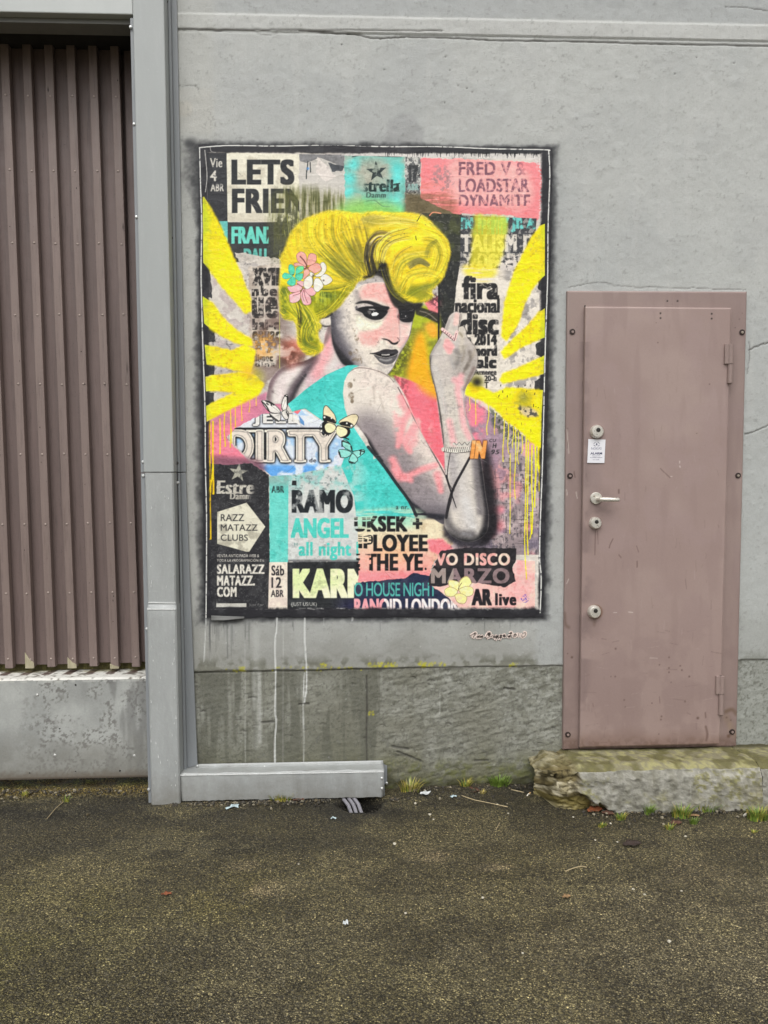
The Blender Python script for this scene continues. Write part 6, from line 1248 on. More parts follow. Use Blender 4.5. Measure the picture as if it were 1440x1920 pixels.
# shadow gap round the leaf: its shade put in as a dark strip on the left
bm = bmesh.new(); a, b, c, d = U(1095.5, 572.5, FRY), U(1373, 575, FRY), U(1352, 1399, FRY), U(1084.5, 1403, FRY)
for p, q, w in ((a, d, .005),): slab(bm, [(p.x, p.z), (p.x + w, p.z), (q.x + w, q.z), (q.x, q.z)], FRY - .0032, FRY - .001)
build('leaf_gap_shade', bm, m_shade, door, False)
m_lock = paint('satin_lock', (226, 222, 212), .3, .06, (170, 160, 148), .3, 30, metal=.55, bumpd=0); m_ring = paint('lock_ring', (176, 164, 150), .35, .1, metal=.6, bumpd=0); m_key = paint('keyhole_dark', (48, 46, 42), .5, metal=.3, bumpd=0)
for x, y, r, lab in ((1120, 809.5, 12.2, 'silver lock cylinder just above the alarm sticker'), (1117, 981, 11, 'silver lock cylinder just below the lever handle'), (1115, 1147.5, 12, 'silver lock cylinder lowest on the door')):
    p = U(x, y, LFY - .012); R = r / 424 * .99; bm = bmesh.new(); lathe(bm, p.x, LFY, p.z, ((R * 1.06, 0), (R * 1.06, .006), (R, .010), (R * .93, .018), (R * .86, .021), (R * .82, .022), (R * .2, .0225)), 36)
    o = build('lock', bm, m_lock, door, True, autosmooth=30); o['label'] = lab
    bm = bmesh.new(); lathe(bm, p.x + .001, LFY - .0215, p.z + R * .26, ((R * .34, 0), (R * .34, .0022), (R * .24, .0030)), 16); k = build('keyhole', bm, m_key, o, True)
p = U(1117, 934, LFY); R = .0262; bm = bmesh.new(); lathe(bm, p.x, LFY, p.z, ((R, 0), (R, .007), (R * .9, .010), (R * .5, .0105)), 36); h = build('handle', bm, m_lock, door, True, autosmooth=30); h['label'] = 'satin lever handle on a round rose'
bm = bmesh.new(); q = U(1161, 937, LFY - .05)
tube(bm, [(p.x + .006, LFY - .008, p.z - .003), (p.x + .006, LFY - .030, p.z - .003), (p.x + .010, LFY - .046, p.z - .003), (p.x + .022, LFY - .052, p.z - .003), (p.x + .06, LFY - .052, p.z - .005), (q.x - .004, LFY - .051, q.z), (q.x, LFY - .050, q.z)], [.0095, .0095, .0098, .0098, .0092, .0088, .006], 16); build('lever', bm, m_lock, h, True)
bm = bmesh.new(); lathe(bm, p.x - .010, LFY - .0095, p.z + .010, ((.0042, 0), (.0042, .002), (.002, .003)), 10); build('rose_screw', bm, m_ring, h, True)
for x0, x1, y0, ym, x2, x3, y1 in ((1359.5, 1377, 645, 682, 1366, 1375.5, 718), (1343, 1360, 1268, 1302, 1349, 1359, 1340)):
    bm = bmesh.new(); a, b = U(x0, ym, LFY - .012), U(x1, y0, LFY - .012); box(bm, (a.x, LFY - .010, a.z), (b.x - .012, LFY + .002, b.z)); rr = .0125
    tube(bm, [(b.x - rr, LFY - .004, a.z), (b.x - rr, LFY - .004, b.z)], rr, 16); g = build('hinge', bm, m_doorp, door, True, bevel=.001)
    bm = bmesh.new(); c = U(x2, y1, LFY - .01); tube(bm, [(b.x - rr, LFY - .004, c.z), (b.x - rr, LFY - .004, a.z - .002)], [rr * .95, rr * .95], 16); tube(bm, [(b.x - rr, LFY - .004, c.z - .006), (b.x - rr, LFY - .004, c.z - .0005)], [.005, rr * .8], 12); build('hinge_pin', bm, m_doorp, g, True)
for x, y in ((1073, 622), (1391, 623), (1068.5, 892), (1383.5, 891.5), (1064.5, 1377), (1372.5, 1372)):
    p = U(x, y, FRY); bm = bmesh.new()
    n = 20; prof = ((.0125, .0008), (.0115, .0016), (.0098, .0012), (.0090, -.002), (.0, -.002)); lathe(bm, p.x, FRY - .0025, p.z, ((.0128, -.002), (.0125, .001), (.0100, .0016), (.0094, .0004)), n)
    o = build('frame_bolt', bm, paint('bolt_dark', (58, 46, 43), .5, .2, metal=.2, bumpd=0) if 'bolt_dark' not in bpy.data.materials else bpy.data.materials['bolt_dark'], door, True, autosmooth=30)
    bm = bmesh.new(); lathe(bm, p.x + .001, FRY - .003, p.z - .001, ((.0062, 0), (.0062, .0018), (.0040, .0022)), 6); build('bolt_head', bm, m_ring if x in (1391, 1383.5) else m_doorp, o, False)
# alarm sticker
stk = thing('alarm_sticker', None, None); stk.name = 'alarm_sticker'; SC.collection.objects.unlink(stk); bpy.data.objects.remove(stk)
q = [U(x, y, LFY - .003) for x, y in ((1103, 823.3), (1135.3, 824.2), (1133, 868), (1101, 867.8))]
bm = bmesh.new(); slab(bm, [(v.x, v.z) for v in q], LFY - .0042, LFY - .0026); sticker = build('alarm_sticker', bm, paint('sticker_white', (238, 238, 243), .35, .02, bumpd=0), door, False); sticker['label'] = 'small white alarm sticker under the top lock'
m_navy = paint('sticker_print', (70, 70, 104), .5, .05, bumpd=0); m_grey = paint('sticker_grey_print', (130, 128, 150), .5, .05, bumpd=0)
def flat_text(body, x0, y0, x1, y1, mat, parent, Y, bold=0.0, name='lettering'):
    cu = bpy.data.curves.new(name, 'FONT'); cu.body = body; cu.offset = bold; cu.resolution_u = 3; cu.extrude = .001
    o = bpy.data.objects.new(name, cu); SC.collection.objects.link(o); dg = bpy.context.evaluated_depsgraph_get(); me = bpy.data.meshes.new_from_object(o.evaluated_get(dg)); bpy.data.objects.remove(o)
    co = np.array([v.co[:] for v in me.vertices]); a, b = co.min(0), co.max(0); p, r = U(x0, y1, Y), U(x1, y0, Y)
    for v, c in zip(me.vertices, co): v.co = (p.x + (c[0] - a[0]) / (b[0] - a[0]) * (r.x - p.x), Y - c[2] * .3, p.z + (c[1] - a[1]) / (b[1] - a[1]) * (r.z - p.z))
    return finish(name, me, mat, parent, False)
TY = LFY - .0044
flat_text('NOKAS', 1108.6, 838.6, 1128, 843, m_grey, sticker, TY); flat_text('ALARM', 1107, 847.8, 1129, 852.2, m_navy, sticker, TY, .03); flat_text('TILKNYTTET', 1110, 854, 1126, 855.8, m_grey, sticker, TY); flat_text('ALARMSTASJON', 1106, 857.2, 1129, 859, m_grey, sticker, TY, .02); flat_text('TLF. 02580', 1111.5, 861, 1123.5, 862.6, m_grey, sticker, TY)
# the emblem: an eye of four arcs round a small mast
bm = bmesh.new(); c = U(1118.7, 833, TY)
for k in range(4):
    a0 = math.radians(20 + 90 * k); arc = [(c.x + .0135 * math.cos(a0 + t * .175), c.z + .0088 * math.sin(a0 + t * .175)) for t in range(6)]
    for (xa, za), (xb, zb_) in zip(arc, arc[1:]):
        n = Vector((-(zb_ - za), xb - xa)).normalized() * .0009; slab(bm, [(xa - n.x, za - n.y), (xb - n.x, zb_ - n.y), (xb + n.x, zb_ + n.y), (xa + n.x, za + n.y)], TY - .0004 - k * .00003, TY + .001)
slab(bm, [(c.x - .0035, c.z - .0045), (c.x + .0035, c.z - .0045), (c.x + .0008, c.z + .006), (c.x - .0008, c.z + .006)], TY - .0006, TY + .001)
build('emblem', bm, m_navy, sticker, False)
# ================================================================ worn stone step under the door
def make_step(name, label, x0, x1, broken, seed):
    zt = U(1220, 1403, -.02).z - .004; YF = -.265; zf = U(1200, 1434, YF + .01).z
    n = int((x1 - x0) / .0065); xs = np.linspace(x0, x1, max(n, 12)); us = np.linspace(0, 1, 120)
    Ug, X = np.meshgrid(us, xs, indexing='ij')
    u, v = X * 424, (Ug * .55) * 424
    b1 = fbm(u, v, 90, 4, 151 + seed); b2 = fbm(u, v, 26, 5, 152 + seed); b3 = fbm(u, v, 7, 4, 153 + seed); b4 = fbm(u, v, 40, 6, 154 + seed, sy=17, gain=.62); b5 = fbm(u, v, 11, 5, 158 + seed, gain=.65)
    tb = .44                                         # share of the profile that is the top surface
    top = Ug < tb; f = np.clip(Ug / tb, 0, 1); g = np.clip((Ug - tb) / (1 - tb), 0, 1)
    Yv = .03 + (YF - .03) * f; Z = zt + (zf - zt) * f ** 1.2
    edge = sst(.80, 1.0, f); Z = Z - edge ** 2 * (.014 + .012 * b2) - sst(0, .12, g) * .012 * 0
    Z = Z - g * (zf + .06); Yv = Yv - .014 * sst(0, .14, g) - .02 * g
    col = np.empty(X.shape + (3,), np.float32); col[:] = (150, 148, 138)
    def over(m, c, a=1.0):
        nonlocal col
        col = col + (np.array(c, np.float32) - col) * np.clip(m * a, 0, 1)[..., None]
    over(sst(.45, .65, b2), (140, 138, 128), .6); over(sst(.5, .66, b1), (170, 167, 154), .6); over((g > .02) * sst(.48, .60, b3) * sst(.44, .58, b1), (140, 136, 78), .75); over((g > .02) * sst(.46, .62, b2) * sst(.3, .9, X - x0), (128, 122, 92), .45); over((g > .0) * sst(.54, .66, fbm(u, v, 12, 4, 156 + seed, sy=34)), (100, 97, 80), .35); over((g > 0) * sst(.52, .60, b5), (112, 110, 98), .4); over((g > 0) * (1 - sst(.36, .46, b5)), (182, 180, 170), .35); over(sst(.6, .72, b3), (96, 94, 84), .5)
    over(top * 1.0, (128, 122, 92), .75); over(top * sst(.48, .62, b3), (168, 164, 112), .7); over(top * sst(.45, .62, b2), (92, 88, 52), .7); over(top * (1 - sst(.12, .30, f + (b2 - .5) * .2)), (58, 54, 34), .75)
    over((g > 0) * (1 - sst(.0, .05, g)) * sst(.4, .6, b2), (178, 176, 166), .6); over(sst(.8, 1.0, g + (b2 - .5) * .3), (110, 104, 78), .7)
    if broken:
        # the left corner has broken off: rough ochre core under a torn cast skin
        s = (X - x0) / 1.0; lim = .16 + (b2 - .5) * .05 + .27 * sst(.25, 1.0, g + (b3 - .5) * .12) - .02
        br = (1 - sst(lim - .008, lim + .008, s)) * sst(-.04, .04, g + (b3 - .5) * .06)
        br = np.maximum(br, (1 - sst(.12, .17, s + (b2 - .5) * .05)) * sst(.6, .9, f))
        deep = br * (.030 + .03 * sst(.2, .9, g) * (1 - sst(.5, 1, s / .45)) + (b4 - .5) * .05 + (b2 - .5) * .02 + (b5 - .5) * .028)
        Yv = Yv + deep * np.where(g > 0, 1, .3); Z = Z - br * (top * .02 + (b4 - .5) * .025)
        over(br, (150, 140, 108), .9); over(br * sst(.45, .62, b5), (200, 192, 168), .75); over(br * sst(.5, .6, b2), (96, 84, 48), .75); over(br * sst(.54, .64, b3), (66, 58, 36), .75); over(br * (g > .45) * sst(.4, .6, b1 * .5 + b2 * .5), (112, 100, 48), .7)
        rim = np.clip(1 - np.abs(s - lim) / .010, 0, 1) * (g > .02); over(rim * .9, (88, 80, 64), .7)
        # rounded left end
        e = 1 - sst(0, .07, s + (b2 - .5) * .03); Yv = Yv + e * (.10 + .05 * b1) * np.where(g > 0, 1, f); Z = Z - e * .05 * (1 - g) * (.4 + b2); X = X + e * (b3 - .5) * .02
    Yv = Yv - (b2 - .5) * .012 - (b3 - .5) * .005; Z = Z - top * ((b2 - .5) * .012 + (b3 - .5) * .005); Yv = Yv + (1 - top) * (b5 - .5) * .012; Z = Z + (b5 - .5) * .006 * top
    P = np.stack([X, Yv, np.maximum(Z, -.08)], -1)
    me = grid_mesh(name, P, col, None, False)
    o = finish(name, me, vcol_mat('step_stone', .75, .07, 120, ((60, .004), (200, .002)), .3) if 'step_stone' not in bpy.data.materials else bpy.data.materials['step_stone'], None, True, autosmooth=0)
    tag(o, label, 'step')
    bm = bmesh.new()
    core = [(0.03, zt - .03), (-.15, zt - .04), (-.15, -.1), (.03, -.1)]
    a = [bm.verts.new((x0 + .14 if broken else x0 + .004, y, z)) for y, z in core]; b = [bm.verts.new((x1 - .004, y, z)) for y, z in core]
    bm.faces.new(a); bm.faces.new(b[::-1])
    for k in range(4): bm.faces.new((a[k], a[(k + 1) % 4], b[(k + 1) % 4], b[k]))
    build('core', bm, bpy.data.materials['step_stone'], o, False)
sx0 = U(1003, 1440, -.12).x; sx1 = U(1424, 1460, -.26).x
make_step('stone_step', 'mossy grey stone step under the door with its left corner broken away', sx0, sx1 - .001, True, 0)
make_step('stone_step', 'short end of mossy stone step right of the crack at the right edge', sx1 + .001, sx1 + 1.6, False, 40)
# ================================================================ asphalt
def make_ground():
    xs = axis(-260, -2.3, 2.6, 260, .014, 1.3, 40); ys = axis(-260, -2.4, .30, .75, .014, 1.3, 40)
    Yg, X = np.meshgrid(ys[::-1], xs, indexing='ij'); P = np.stack([X, Yg, 0 * X], -1); px, py = proj(P)
    vis = Yg > -3.0
    u, v = X * 424, Yg * 424
    b1 = fbm(u, v, 300, 4, 161); b2 = fbm(u, v, 80, 5, 162); b3 = fbm(u, v, 16, 4, 163); b4 = fbm(u, v, 500, 3, 164); b5 = fbm(u, v, 8, 3, 165)
    col = np.empty(P.shape, np.float32); col[:] = (84, 79, 66)
    def over(m, c, a=1.0):
        nonlocal col
        col = col + (np.array(c, np.float32) - col) * np.clip(m * a, 0, 1)[..., None]
    over(sst(.42, .64, b1), (88, 83, 56), .7); over(sst(.45, .65, b4), (84, 80, 70), .6); over(sst(.5, .68, b2), (70, 66, 52), .6)
    over(1 - sst(-.75, -.25, Yg * -1 * -1 + (b2 - .5) * .3) if False else sst(-.62, -.12, Yg + (b2 - .5) * .25), (56, 53, 47), .7)
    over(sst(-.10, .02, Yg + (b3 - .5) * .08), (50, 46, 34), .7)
    # damp dark tongue left of centre, dry pale scars
    over(1 - sst(.5, 1.05, np.hypot((X + .70) / .75, (Yg + .48) / .10) + (b2 - .5) * .6), (42, 41, 37), .75)
    for cx, cy, rx, ry in [(*G(800, 1600)[:2], .10, .10), (*G(1310, 1640)[:2], .17, .10), (*G(455, 1622)[:2], .08, .05), (*G(920, 1625)[:2], .10, .04), (*G(520, 1670)[:2], .12, .08)]:
        over(1 - sst(.45, 1.05, np.hypot((X - cx) / rx, (Yg - cy) / ry) + (b3 - .5) * .7), (122, 112, 98), .85)
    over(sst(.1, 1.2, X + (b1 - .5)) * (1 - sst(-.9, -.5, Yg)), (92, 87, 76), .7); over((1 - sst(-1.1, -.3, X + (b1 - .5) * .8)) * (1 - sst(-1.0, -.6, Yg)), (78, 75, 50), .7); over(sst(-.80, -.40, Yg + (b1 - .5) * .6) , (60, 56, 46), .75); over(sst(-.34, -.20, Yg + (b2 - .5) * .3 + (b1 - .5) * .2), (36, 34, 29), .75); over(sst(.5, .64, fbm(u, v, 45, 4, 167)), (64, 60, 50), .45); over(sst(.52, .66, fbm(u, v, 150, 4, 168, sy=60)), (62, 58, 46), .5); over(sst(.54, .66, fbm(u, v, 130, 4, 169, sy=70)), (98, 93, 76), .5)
    over(sst(-.03, .03, Yg) * (X < -.75), (96, 84, 48), .8); over(sst(.03, .09, Yg) * (X < -.7) * sst(.45, .6, b3), (76, 84, 40), .7)
    z = (b2 - .5) * .010 + (b3 - .5) * .004 + (b1 - .5) * .012
    z = z + sst(-.16, 0, Yg + (b3 - .5) * .06) * (.008 + .020 * (b3 - .4)) * (X > .2) * 1.0
    z = z + sst(-.03, .06, Yg) * (X < -.78) * (.012 + .03 * (b3 - .4))
    pit = G(676, 1512); d = np.hypot((X - pit.x) / .115, (Yg - pit.y - .03) / .095) + (b3 - .5) * .35
    z = z - .16 * (1 - sst(.6, .92, d)); over(1 - sst(.7, 1.05, d), (12, 11, 9), 1)  # the hole's darkness is also painted, near-black inside the pit
    z = np.where(np.abs(X) + np.abs(Yg) > 8, 0, z)
    col = np.clip(col * np.array((1.82, 1.78, 1.56), np.float32), 0, 255)
    P[..., 2] = z
    m, n, l, b = mat_new('asphalt'); nt = m.node_tree
    a = n.new('ShaderNodeAttribute'); a.attribute_name = 'Col'
    g = n.new('ShaderNodeNewGeometry')
    def vor(scale, feature='F1', rnd=1.0):
        t = n.new('ShaderNodeTexVoronoi'); t.inputs['Scale'].default_value = scale; t.feature = feature; t.inputs['Randomness'].default_value = rnd; l.new(g.outputs['Position'], t.inputs['Vector']); return t
    v1 = vor(165); v2 = vor(400)
    sep = n.new('ShaderNodeSeparateColor'); l.new(v1.outputs['Color'], sep.inputs[0]); sep2 = n.new('ShaderNodeSeparateColor'); l.new(v2.outputs['Color'], sep2.inputs[0])
    t1 = ramp(nt, sep.outputs[0], [(0.0, .28), (.4, .74), (.8, 1.12), (.95, 1.55), (1.0, 2.5)])
    t2 = ramp(nt, sep2.outputs[0], [(0.0, .45), (.6, 1.0), (.92, 1.3), (1.0, 2.0)])
    col1 = mixc(nt, 1.0, mixc(nt, 1.0, a.outputs['Color'], t1, 'MULTIPLY'), t2, 'MULTIPLY')
    warm = mixc(nt, math2(nt, 'MULTIPLY', ramp(nt, sep.outputs[1], [(.84, 0), (.9, 1)]), .5), col1, tuple(float(x) for x in alb((132, 126, 108))))
    col1 = warm; warm = mixc(nt, 1.0, col1, ramp(nt, nz(nt, 210, 3, .7), [(.32, .25), (.5, 1.0), (.66, 1.9)]), 'MULTIPLY')
    gap = ramp(nt, v1.outputs['Distance'], [(.25, 1.0), (.62, .35)])
    col2 = mixc(nt, 1.0, warm, gap, 'MULTIPLY')
    l.new(col2, b.inputs['Base Color'])
    l.new(ramp(nt, nz(nt, 3.0, 5, .6), [(.35, .42), (.65, .78)]), b.inputs['Roughness']); b.inputs['Specular IOR Level'].default_value = .45
    h = math2(nt, 'ADD', math2(nt, 'MULTIPLY', ramp(nt, v1.outputs['Distance'], [(.05, 1.0), (.7, 0.0)]), math2(nt, 'ADD', math2(nt, 'MULTIPLY', sep.outputs[2], .006), .002)), math2(nt, 'MULTIPLY', ramp(nt, v2.outputs['Distance'], [(.05, 1.0), (.7, 0.0)]), .0016))
    bump(nt, b, h, 1.6, 1.0)
    o = bpy.data.objects.new('ground', grid_mesh('ground', P, col, None, False)); o.data.materials.append(m); link(o); o['kind'] = 'structure'
    o.data.polygons.foreach_set('use_smooth', [True] * len(o.data.polygons))
    return pit
pit = make_ground()
# ---- crumbs of asphalt and grit along the foot of the wall and the step: nobody could count them
def grit():
    rs = random.Random(5); V, F, M = [], [], []
    ico = bmesh.new(); bmesh.ops.create_icosphere(ico, subdivisions=1, radius=1.0); iv = [v.co.copy() for v in ico.verts]; fi = [[v.index for v in f.verts] for f in ico.faces]; ico.free()
    for k in range(2600):
        x = rs.uniform(-1.75, 1.95); t = rs.random()
        if x < -.80: y = .05 - rs.expovariate(1) * .035
        elif x < .20: y = -.105 - rs.expovariate(1) * .018
        elif x < .86: y = -.012 - rs.expovariate(1) * .035
        else: y = -.27 - rs.expovariate(1) * .03 + (.10 if x < 1.0 else 0)
        if abs(x - pit.x) < .13 and y < -.09: continue
        s = rs.choice((.002, .003, .0035, .005, .007)) * rs.uniform(.6, 1.2); b = len(V); z = .004 + (.006 if y > -.05 else 0)
        q = [rs.uniform(.6, 1.3) for _ in range(3)]
        for v in iv: V.append((x + v.x * s * q[0] * rs.uniform(.8, 1.2), y + v.y * s * q[1], z + v.z * s * q[2] * .8))
        F += [[i + b for i in f] for f in fi]; M += [rs.choice((0, 0, 0, 0, 1, 2))] * len(fi)
    me = bpy.data.meshes.new('loose_grit'); me.from_pydata(V, [], F); me.polygons.foreach_set('material_index', M)
    for nm, c in (('grit_dark', (58, 54, 46)), ('grit_brown', (92, 82, 60)), ('grit_pale', (138, 130, 110))): me.materials.append(paint(nm, c, .7, .3, bumpd=0))
    o = finish('loose_grit', me, None, None, False); tag(o, 'loose dark asphalt crumbs and grit along the foot of the wall', 'grit', kind='stuff')
grit()
# ---- cables out of the hole under the cover
m_cab = paint('cable_sheath', (132, 130, 136), .4, .1, (90, 88, 90), .4, 30, bumpd=0)
for i, (a, b) in enumerate((((642, 1500), (660, 1528)), ((652, 1499), (669, 1527)), ((661, 1498), (678, 1525)))):
    p, q = U(a[0], a[1], -.075), G(b[0], b[1], -.035); bm = bmesh.new()
    tube(bm, [p + Vector((-.05, .05, .05)), p + Vector((0, 0, .012)), (p + q) / 2 + Vector((.006, -.004, .010)), q, q + Vector((.02, .006, -.05)), q + Vector((.03, .03, -.10))], .0082, 12)
    o = build('cable', bm, m_cab); tag(o, ('pale grey cable leftmost of the three in the hole under the metal cover', 'pale grey cable in the middle of the three in the hole', 'pale grey cable rightmost of the three in the hole under the cover')[i], 'cable', 'cables in the hole under the metal cover')
# ---- weeds
def grass_mat(name, c, c2):
    m, n, l, b = mat_new(name); nt = m.node_tree
    col = mixc(nt, ramp(nt, nz(nt, 60, 3, .6), [(.35, 0), (.65, 1)]), tuple(float(x) for x in alb(c)), tuple(float(x) for x in alb(c2)))
    l.new(col, b.inputs['Base Color']); b.inputs['Roughness'].default_value = .5
    return m
gm_ = [grass_mat('green_blade', (104, 130, 52), (132, 158, 66)), grass_mat('yellow_blade', (168, 164, 70), (190, 170, 84)), grass_mat('straw_blade', (176, 158, 110), (196, 180, 130))]
def tuft(px_, py_, h, r, n, mats, label, flat=.5, seed=0):
    rs = random.Random(seed + int(px_)); c = G(px_, py_); bm = bmesh.new(); mi = []
    for k in range(n):
        a = rs.uniform(0, 6.283); d = rs.random() ** .7 * r; p = Vector((c.x + math.cos(a) * d, min(c.y + math.sin(a) * d * .5, .0 if py_ < 1500 else 9), -.002))
        L = h * rs.uniform(.5, 1.1); out = Vector((math.cos(a), math.sin(a) - .15, 0)) * L * rs.uniform(.2, 1.0) * flat; w = rs.uniform(.0012, .0026) * (1.3 if h > .05 else 1)
        side = Vector((-math.sin(a + rs.uniform(-.6, .6)), math.cos(a), 0)).normalized() * w; prev = None
        for s in range(5):
            t = s / 4; q = p + out * t * t * 1.2 + Vector((0, 0, L * (t - .35 * flat * t * t))); ww = side * (1 - t) ** .7
            cur = (bm.verts.new(q - ww), bm.verts.new(q + ww + Vector((0, 0, .0004))))
            if prev: f = bm.faces.new((prev[0], prev[1], cur[1], cur[0])); f.material_index = mi_ if True else 0
            else: mi_ = rs.choice(mats)
            prev = cur
    me = bpy.data.meshes.new('grass_tuft'); bm.to_mesh(me); bm.free()
    for g in gm_: me.materials.append(g)
    o = finish('grass_tuft', me, None, None, True, autosmooth=0); tag(o, label, 'weed', 'weeds along the foot of the wall')
W = [(528, 1499, .030, .045, 90, (0, 1, 1), 'flat yellow-green grass tuft against the metal cable cover'), (768, 1486, .05, .035, 60, (0, 1, 2, 1), 'yellowing grass tuft right of the cable cover end'), (873, 1479, .04, .016, 26, (0, 1), 'thin yellow-green weed sprig left of the brown leaf'), (936, 1478, .052, .032, 80, (0, 0, 0), 'bright green leafy weed left of the broken step corner'), (905, 1490, .022, .012, 14, (1, 1, 2), 'tiny yellow sprig right of the brown leaf by the wall'),
     (1217, 1526, .036, .018, 34, (0, 0), 'dark green grass sprig under the chipped step face'), (1162, 1537, .026, .018, 30, (0, 0, 1), 'small green weed right of the orange leaf'), (1277, 1532, .045, .03, 60, (0, 0, 1), 'fine green grass tuft left of the mossy clump'), (1326, 1518, .030, .045, 120, (0, 0, 0, 1), 'wide mossy green clump tucked under the step'), (1300, 1545, .026, .014, 26, (0, 0), 'small green sprout in front of the mossy clump'), (1255, 1556, .024, .014, 24, (0, 1), 'yellow-green sprout furthest forward below the step'), (1420, 1537, .045, .035, 70, (0, 0, 1), 'spiky green tuft at the right edge beside the cigarette end'), (1128, 1549, .014, .018, 18, (0, 1), 'flat sparse sprout below the orange leaf'), (1413, 1562, .014, .01, 12, (0, 1), 'tiny flat sprout below the spiky right tuft'),
     (66, 1474, .022, .012, 22, (0, 1), 'small yellow-green weed under the stained base panel'), (124, 1504, .028, .012, 12, (0, 1), 'single thin weed on the asphalt below the panel')]
for i, w in enumerate(W): tuft(w[0], w[1], w[2] * 1.5, w[3] * 1.25, int(w[4] * 2.2), *w[5:], seed=i)
# ---- leaves, scraps, cigarette ends, straws, chips
def leaf(px_, py_, L, wd, ang, mat, label, curl=.25):
    c = G(px_, py_); bm = bmesh.new(); ca, sa = math.cos(ang), math.sin(ang); rows = []
    for i in range(9):
        t = i / 8; w = wd * math.sin(math.pi * (t * .94 + .03)) ** .8 * (1 + .12 * math.sin(i * 2.3)); row = []
        for j in range(-2, 3):
            s = j / 2; x = (t - .5) * L; y = s * w; z = .004 + curl * L * (t - .5) ** 2 + abs(s) * w * .45 + (.002 * math.sin(i * 1.7 + j)); row.append(bm.verts.new((c.x + x * ca - y * sa, c.y + x * sa + y * ca, z)))
        rows.append(row)
    for a, b in zip(rows, rows[1:]):
        for k in range(4): bm.faces.new((a[k], a[k + 1], b[k + 1], b[k]))
    o = build('fallen_leaf', bm, mat, None, True, autosmooth=0); s = o.modifiers.new('thickness', 'SOLIDIFY'); s.thickness = .0006
    tag(o, label, 'leaf', 'fallen leaves on the asphalt')
m_or = paint('orange_leaf', (132, 78, 50), .5, .3, (110, 50, 30), .5, 40, bumpd=.001); m_br = paint('brown_leaf', (92, 64, 50), .55, .3, (60, 40, 32), .5, 40, bumpd=.001); m_bk = paint('wet_dark_leaf', (58, 48, 44), .3, .3, (90, 80, 70), .4, 40, bumpd=.001); m_tan = paint('tan_leaf', (150, 120, 84), .6, .25, (90, 70, 50), .4, 40, bumpd=.001)
for a in ((1116, 1522, .075, .024, .3, m_or, 'orange dead leaf against the broken foot of the step'), (1140, 1528, .05, .018, -.3, m_br, 'dark red curled leaf right of the orange leaf'), (887, 1486, .06, .026, .1, m_br, 'brown dead leaf at the wall between two weeds'), (1185, 1586, .075, .022, .15, m_bk, 'wet black leaf lying on the asphalt below the step'), (312, 1679, .035, .010, .1, m_or, 'small rust coloured leaf alone on the left asphalt'), (1062, 1684, .03, .010, .2, m_tan, 'small tan leaf fragment on the right asphalt'), (1292, 1531, .08, .012, -.3, m_tan, 'long tan blade leaf in front of the mossy clump'), (1268, 1546, .05, .016, .2, m_br, 'flat brown leaf scrap below the fine grass tuft'), (264, 1470, .05, .016, .5, m_tan, 'pale torn leaf in the corner left of the steel post'), (248, 1476, .045, .014, -.4, m_br, 'brown leaf in the corner left of the steel post'), (180, 1468, .04, .01, .9, m_or, 'thin rusty leaf under the base panel'), (1017, 1478, .06, .016, 1.0, m_br, 'brown leaf wedged against the step end'), (560, 1502, .05, .012, .1, m_br, 'dark brown leaf right of the flat grass tuft')): leaf(*a)
def scrap(px_, py_, L, W_, ang, mat, label, cat, name, seed=0):
    rs = random.Random(seed); c = G(px_, py_); bm = bmesh.new(); n = 11; ca, sa = math.cos(ang), math.sin(ang); V = [bm.verts.new((c.x, c.y, .012))]; R = []
    for k in range(n):
        a = 6.283 * k / n; r = rs.uniform(.55, 1.0); x, y = L * r * math.cos(a), W_ * r * math.sin(a); R.append(bm.verts.new((c.x + x * ca - y * sa, c.y + x * sa + y * ca, .004 + rs.uniform(0, .010))))
    for k in range(n): bm.faces.new((V[0], R[k], R[(k + 1) % n]))
    o = build(name, bm, mat, None, False); s = o.modifiers.new('thickness', 'SOLIDIFY'); s.thickness = .0008; tag(o, label, cat, 'litter on the asphalt')
m_pap = paint('white_paper', (204, 208, 208), .6, .06, (170, 176, 180), .4, 50, bumpd=.001); m_blu = paint('bluish_paper', (178, 196, 200), .6, .08, (150, 170, 176), .4, 50, bumpd=.001)
scrap(438, 1515, .040, .020, .5, m_blu, 'pale blue crumpled paper scrap below the cable cover', 'paper scrap', 'paper_scrap', 1); scrap(797, 1490, .030, .022, .3, m_pap, 'white crumpled paper scrap at the wall by the yellow tuft', 'paper scrap', 'paper_scrap', 2); scrap(851, 1496, .018, .014, .1, m_blu, 'small bluish foil scrap left of the brown leaf at the wall', 'paper scrap', 'paper_scrap', 3); scrap(626, 1537, .018, .010, .1, m_blu, 'small dirty paper scrap below the cable hole', 'paper scrap', 'paper_scrap', 4); scrap(648, 1735, .010, .014, .1, m_pap, 'lone white paper bit in the middle of the asphalt', 'paper scrap', 'paper_scrap', 5)
m_cig = paint('cigarette_paper', (232, 226, 214), .6, .05, bumpd=0); m_fil = paint('filter_tip', (206, 168, 110), .6, .1, bumpd=0)
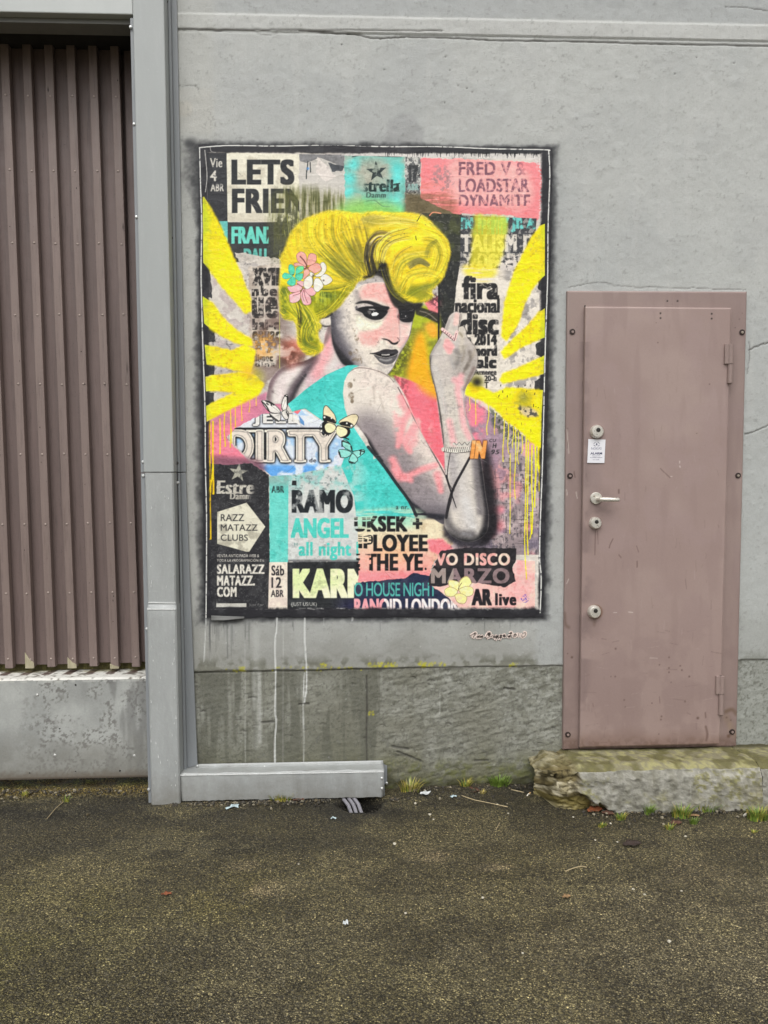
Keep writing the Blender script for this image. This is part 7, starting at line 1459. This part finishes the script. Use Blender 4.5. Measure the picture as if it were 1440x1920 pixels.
for px_, py_, a, lab in ((991, 1490, .9, 'cigarette end left of the broken step corner'), (1398, 1527, .7, 'cigarette end beside the spiky tuft at the right edge')):
    c = G(px_, py_, .006); d = Vector((math.cos(a), math.sin(a), .1)) * .016; bm = bmesh.new(); tube(bm, [c - d, c + d * .3], .0045, 10); o = build('cigarette_end', bm, m_cig); tag(o, lab, 'cigarette end', 'litter on the asphalt'); bm = bmesh.new(); tube(bm, [c + d * .32, c + d], .0044, 10); build('filter', bm, m_fil, o)
m_str = paint('dry_straw', (176, 160, 124), .7, .15, bumpd=0)
for pts, r, lab in (([(860, 1490), (890, 1500), (915, 1505), (952, 1513)], .0020, 'long dry straw lying in front of the leafy weed'), ([(955, 1480), (975, 1484), (983, 1486)], .0020, 'short pale straw between leafy weed and cigarette end'), ([(930, 1556), (934, 1548), (937, 1543)], .0016, 'short upright-looking straw on the open asphalt'), ([(1060, 1634), (1074, 1628), (1090, 1624), (1100, 1626)], .0020, 'bent straw on the asphalt below the wet black leaf'), ([(88, 1535), (104, 1516), (120, 1502)], .0016, 'thin straw running down from the single thin weed')):
    bm = bmesh.new(); tube(bm, [G(x, y, .004 + .003 * (i % 2)) for i, (x, y) in enumerate(pts)], r, 6); o = build('straw', bm, m_str); tag(o, lab, 'straw', 'straws on the asphalt')
m_chip = paint('paint_chip', (196, 190, 172), .7, .1, bumpd=0)
chips = [(806, 1527), (813, 1536), (779, 1506), (933, 1508), (953, 1525), (1187, 1667), (1255, 1765), (1158, 1579), (1116, 1575), (760, 1712), (905, 1683), (1209, 1677), (1278, 1671), (1122, 1608), (980, 1787), (740, 1582), (1075, 1532), (1145, 1544), (560, 1620), (1285, 1568)]
for i, (x, y) in enumerate(chips):
    rs = random.Random(i); c = G(x, y, .003); s = rs.uniform(.0035, .0075); bm = bmesh.new(); bmesh.ops.create_icosphere(bm, subdivisions=1, radius=s)
    for v in bm.verts: v.co = Vector((v.co.x * rs.uniform(.7, 1.3), v.co.y * rs.uniform(.7, 1.3), v.co.z * .6)) + c
    o = build('pale_chip', bm, m_chip, None, False); tag(o, 'small pale chip of paint or stone lying on the asphalt', 'stone chip', 'pale chips on the asphalt')
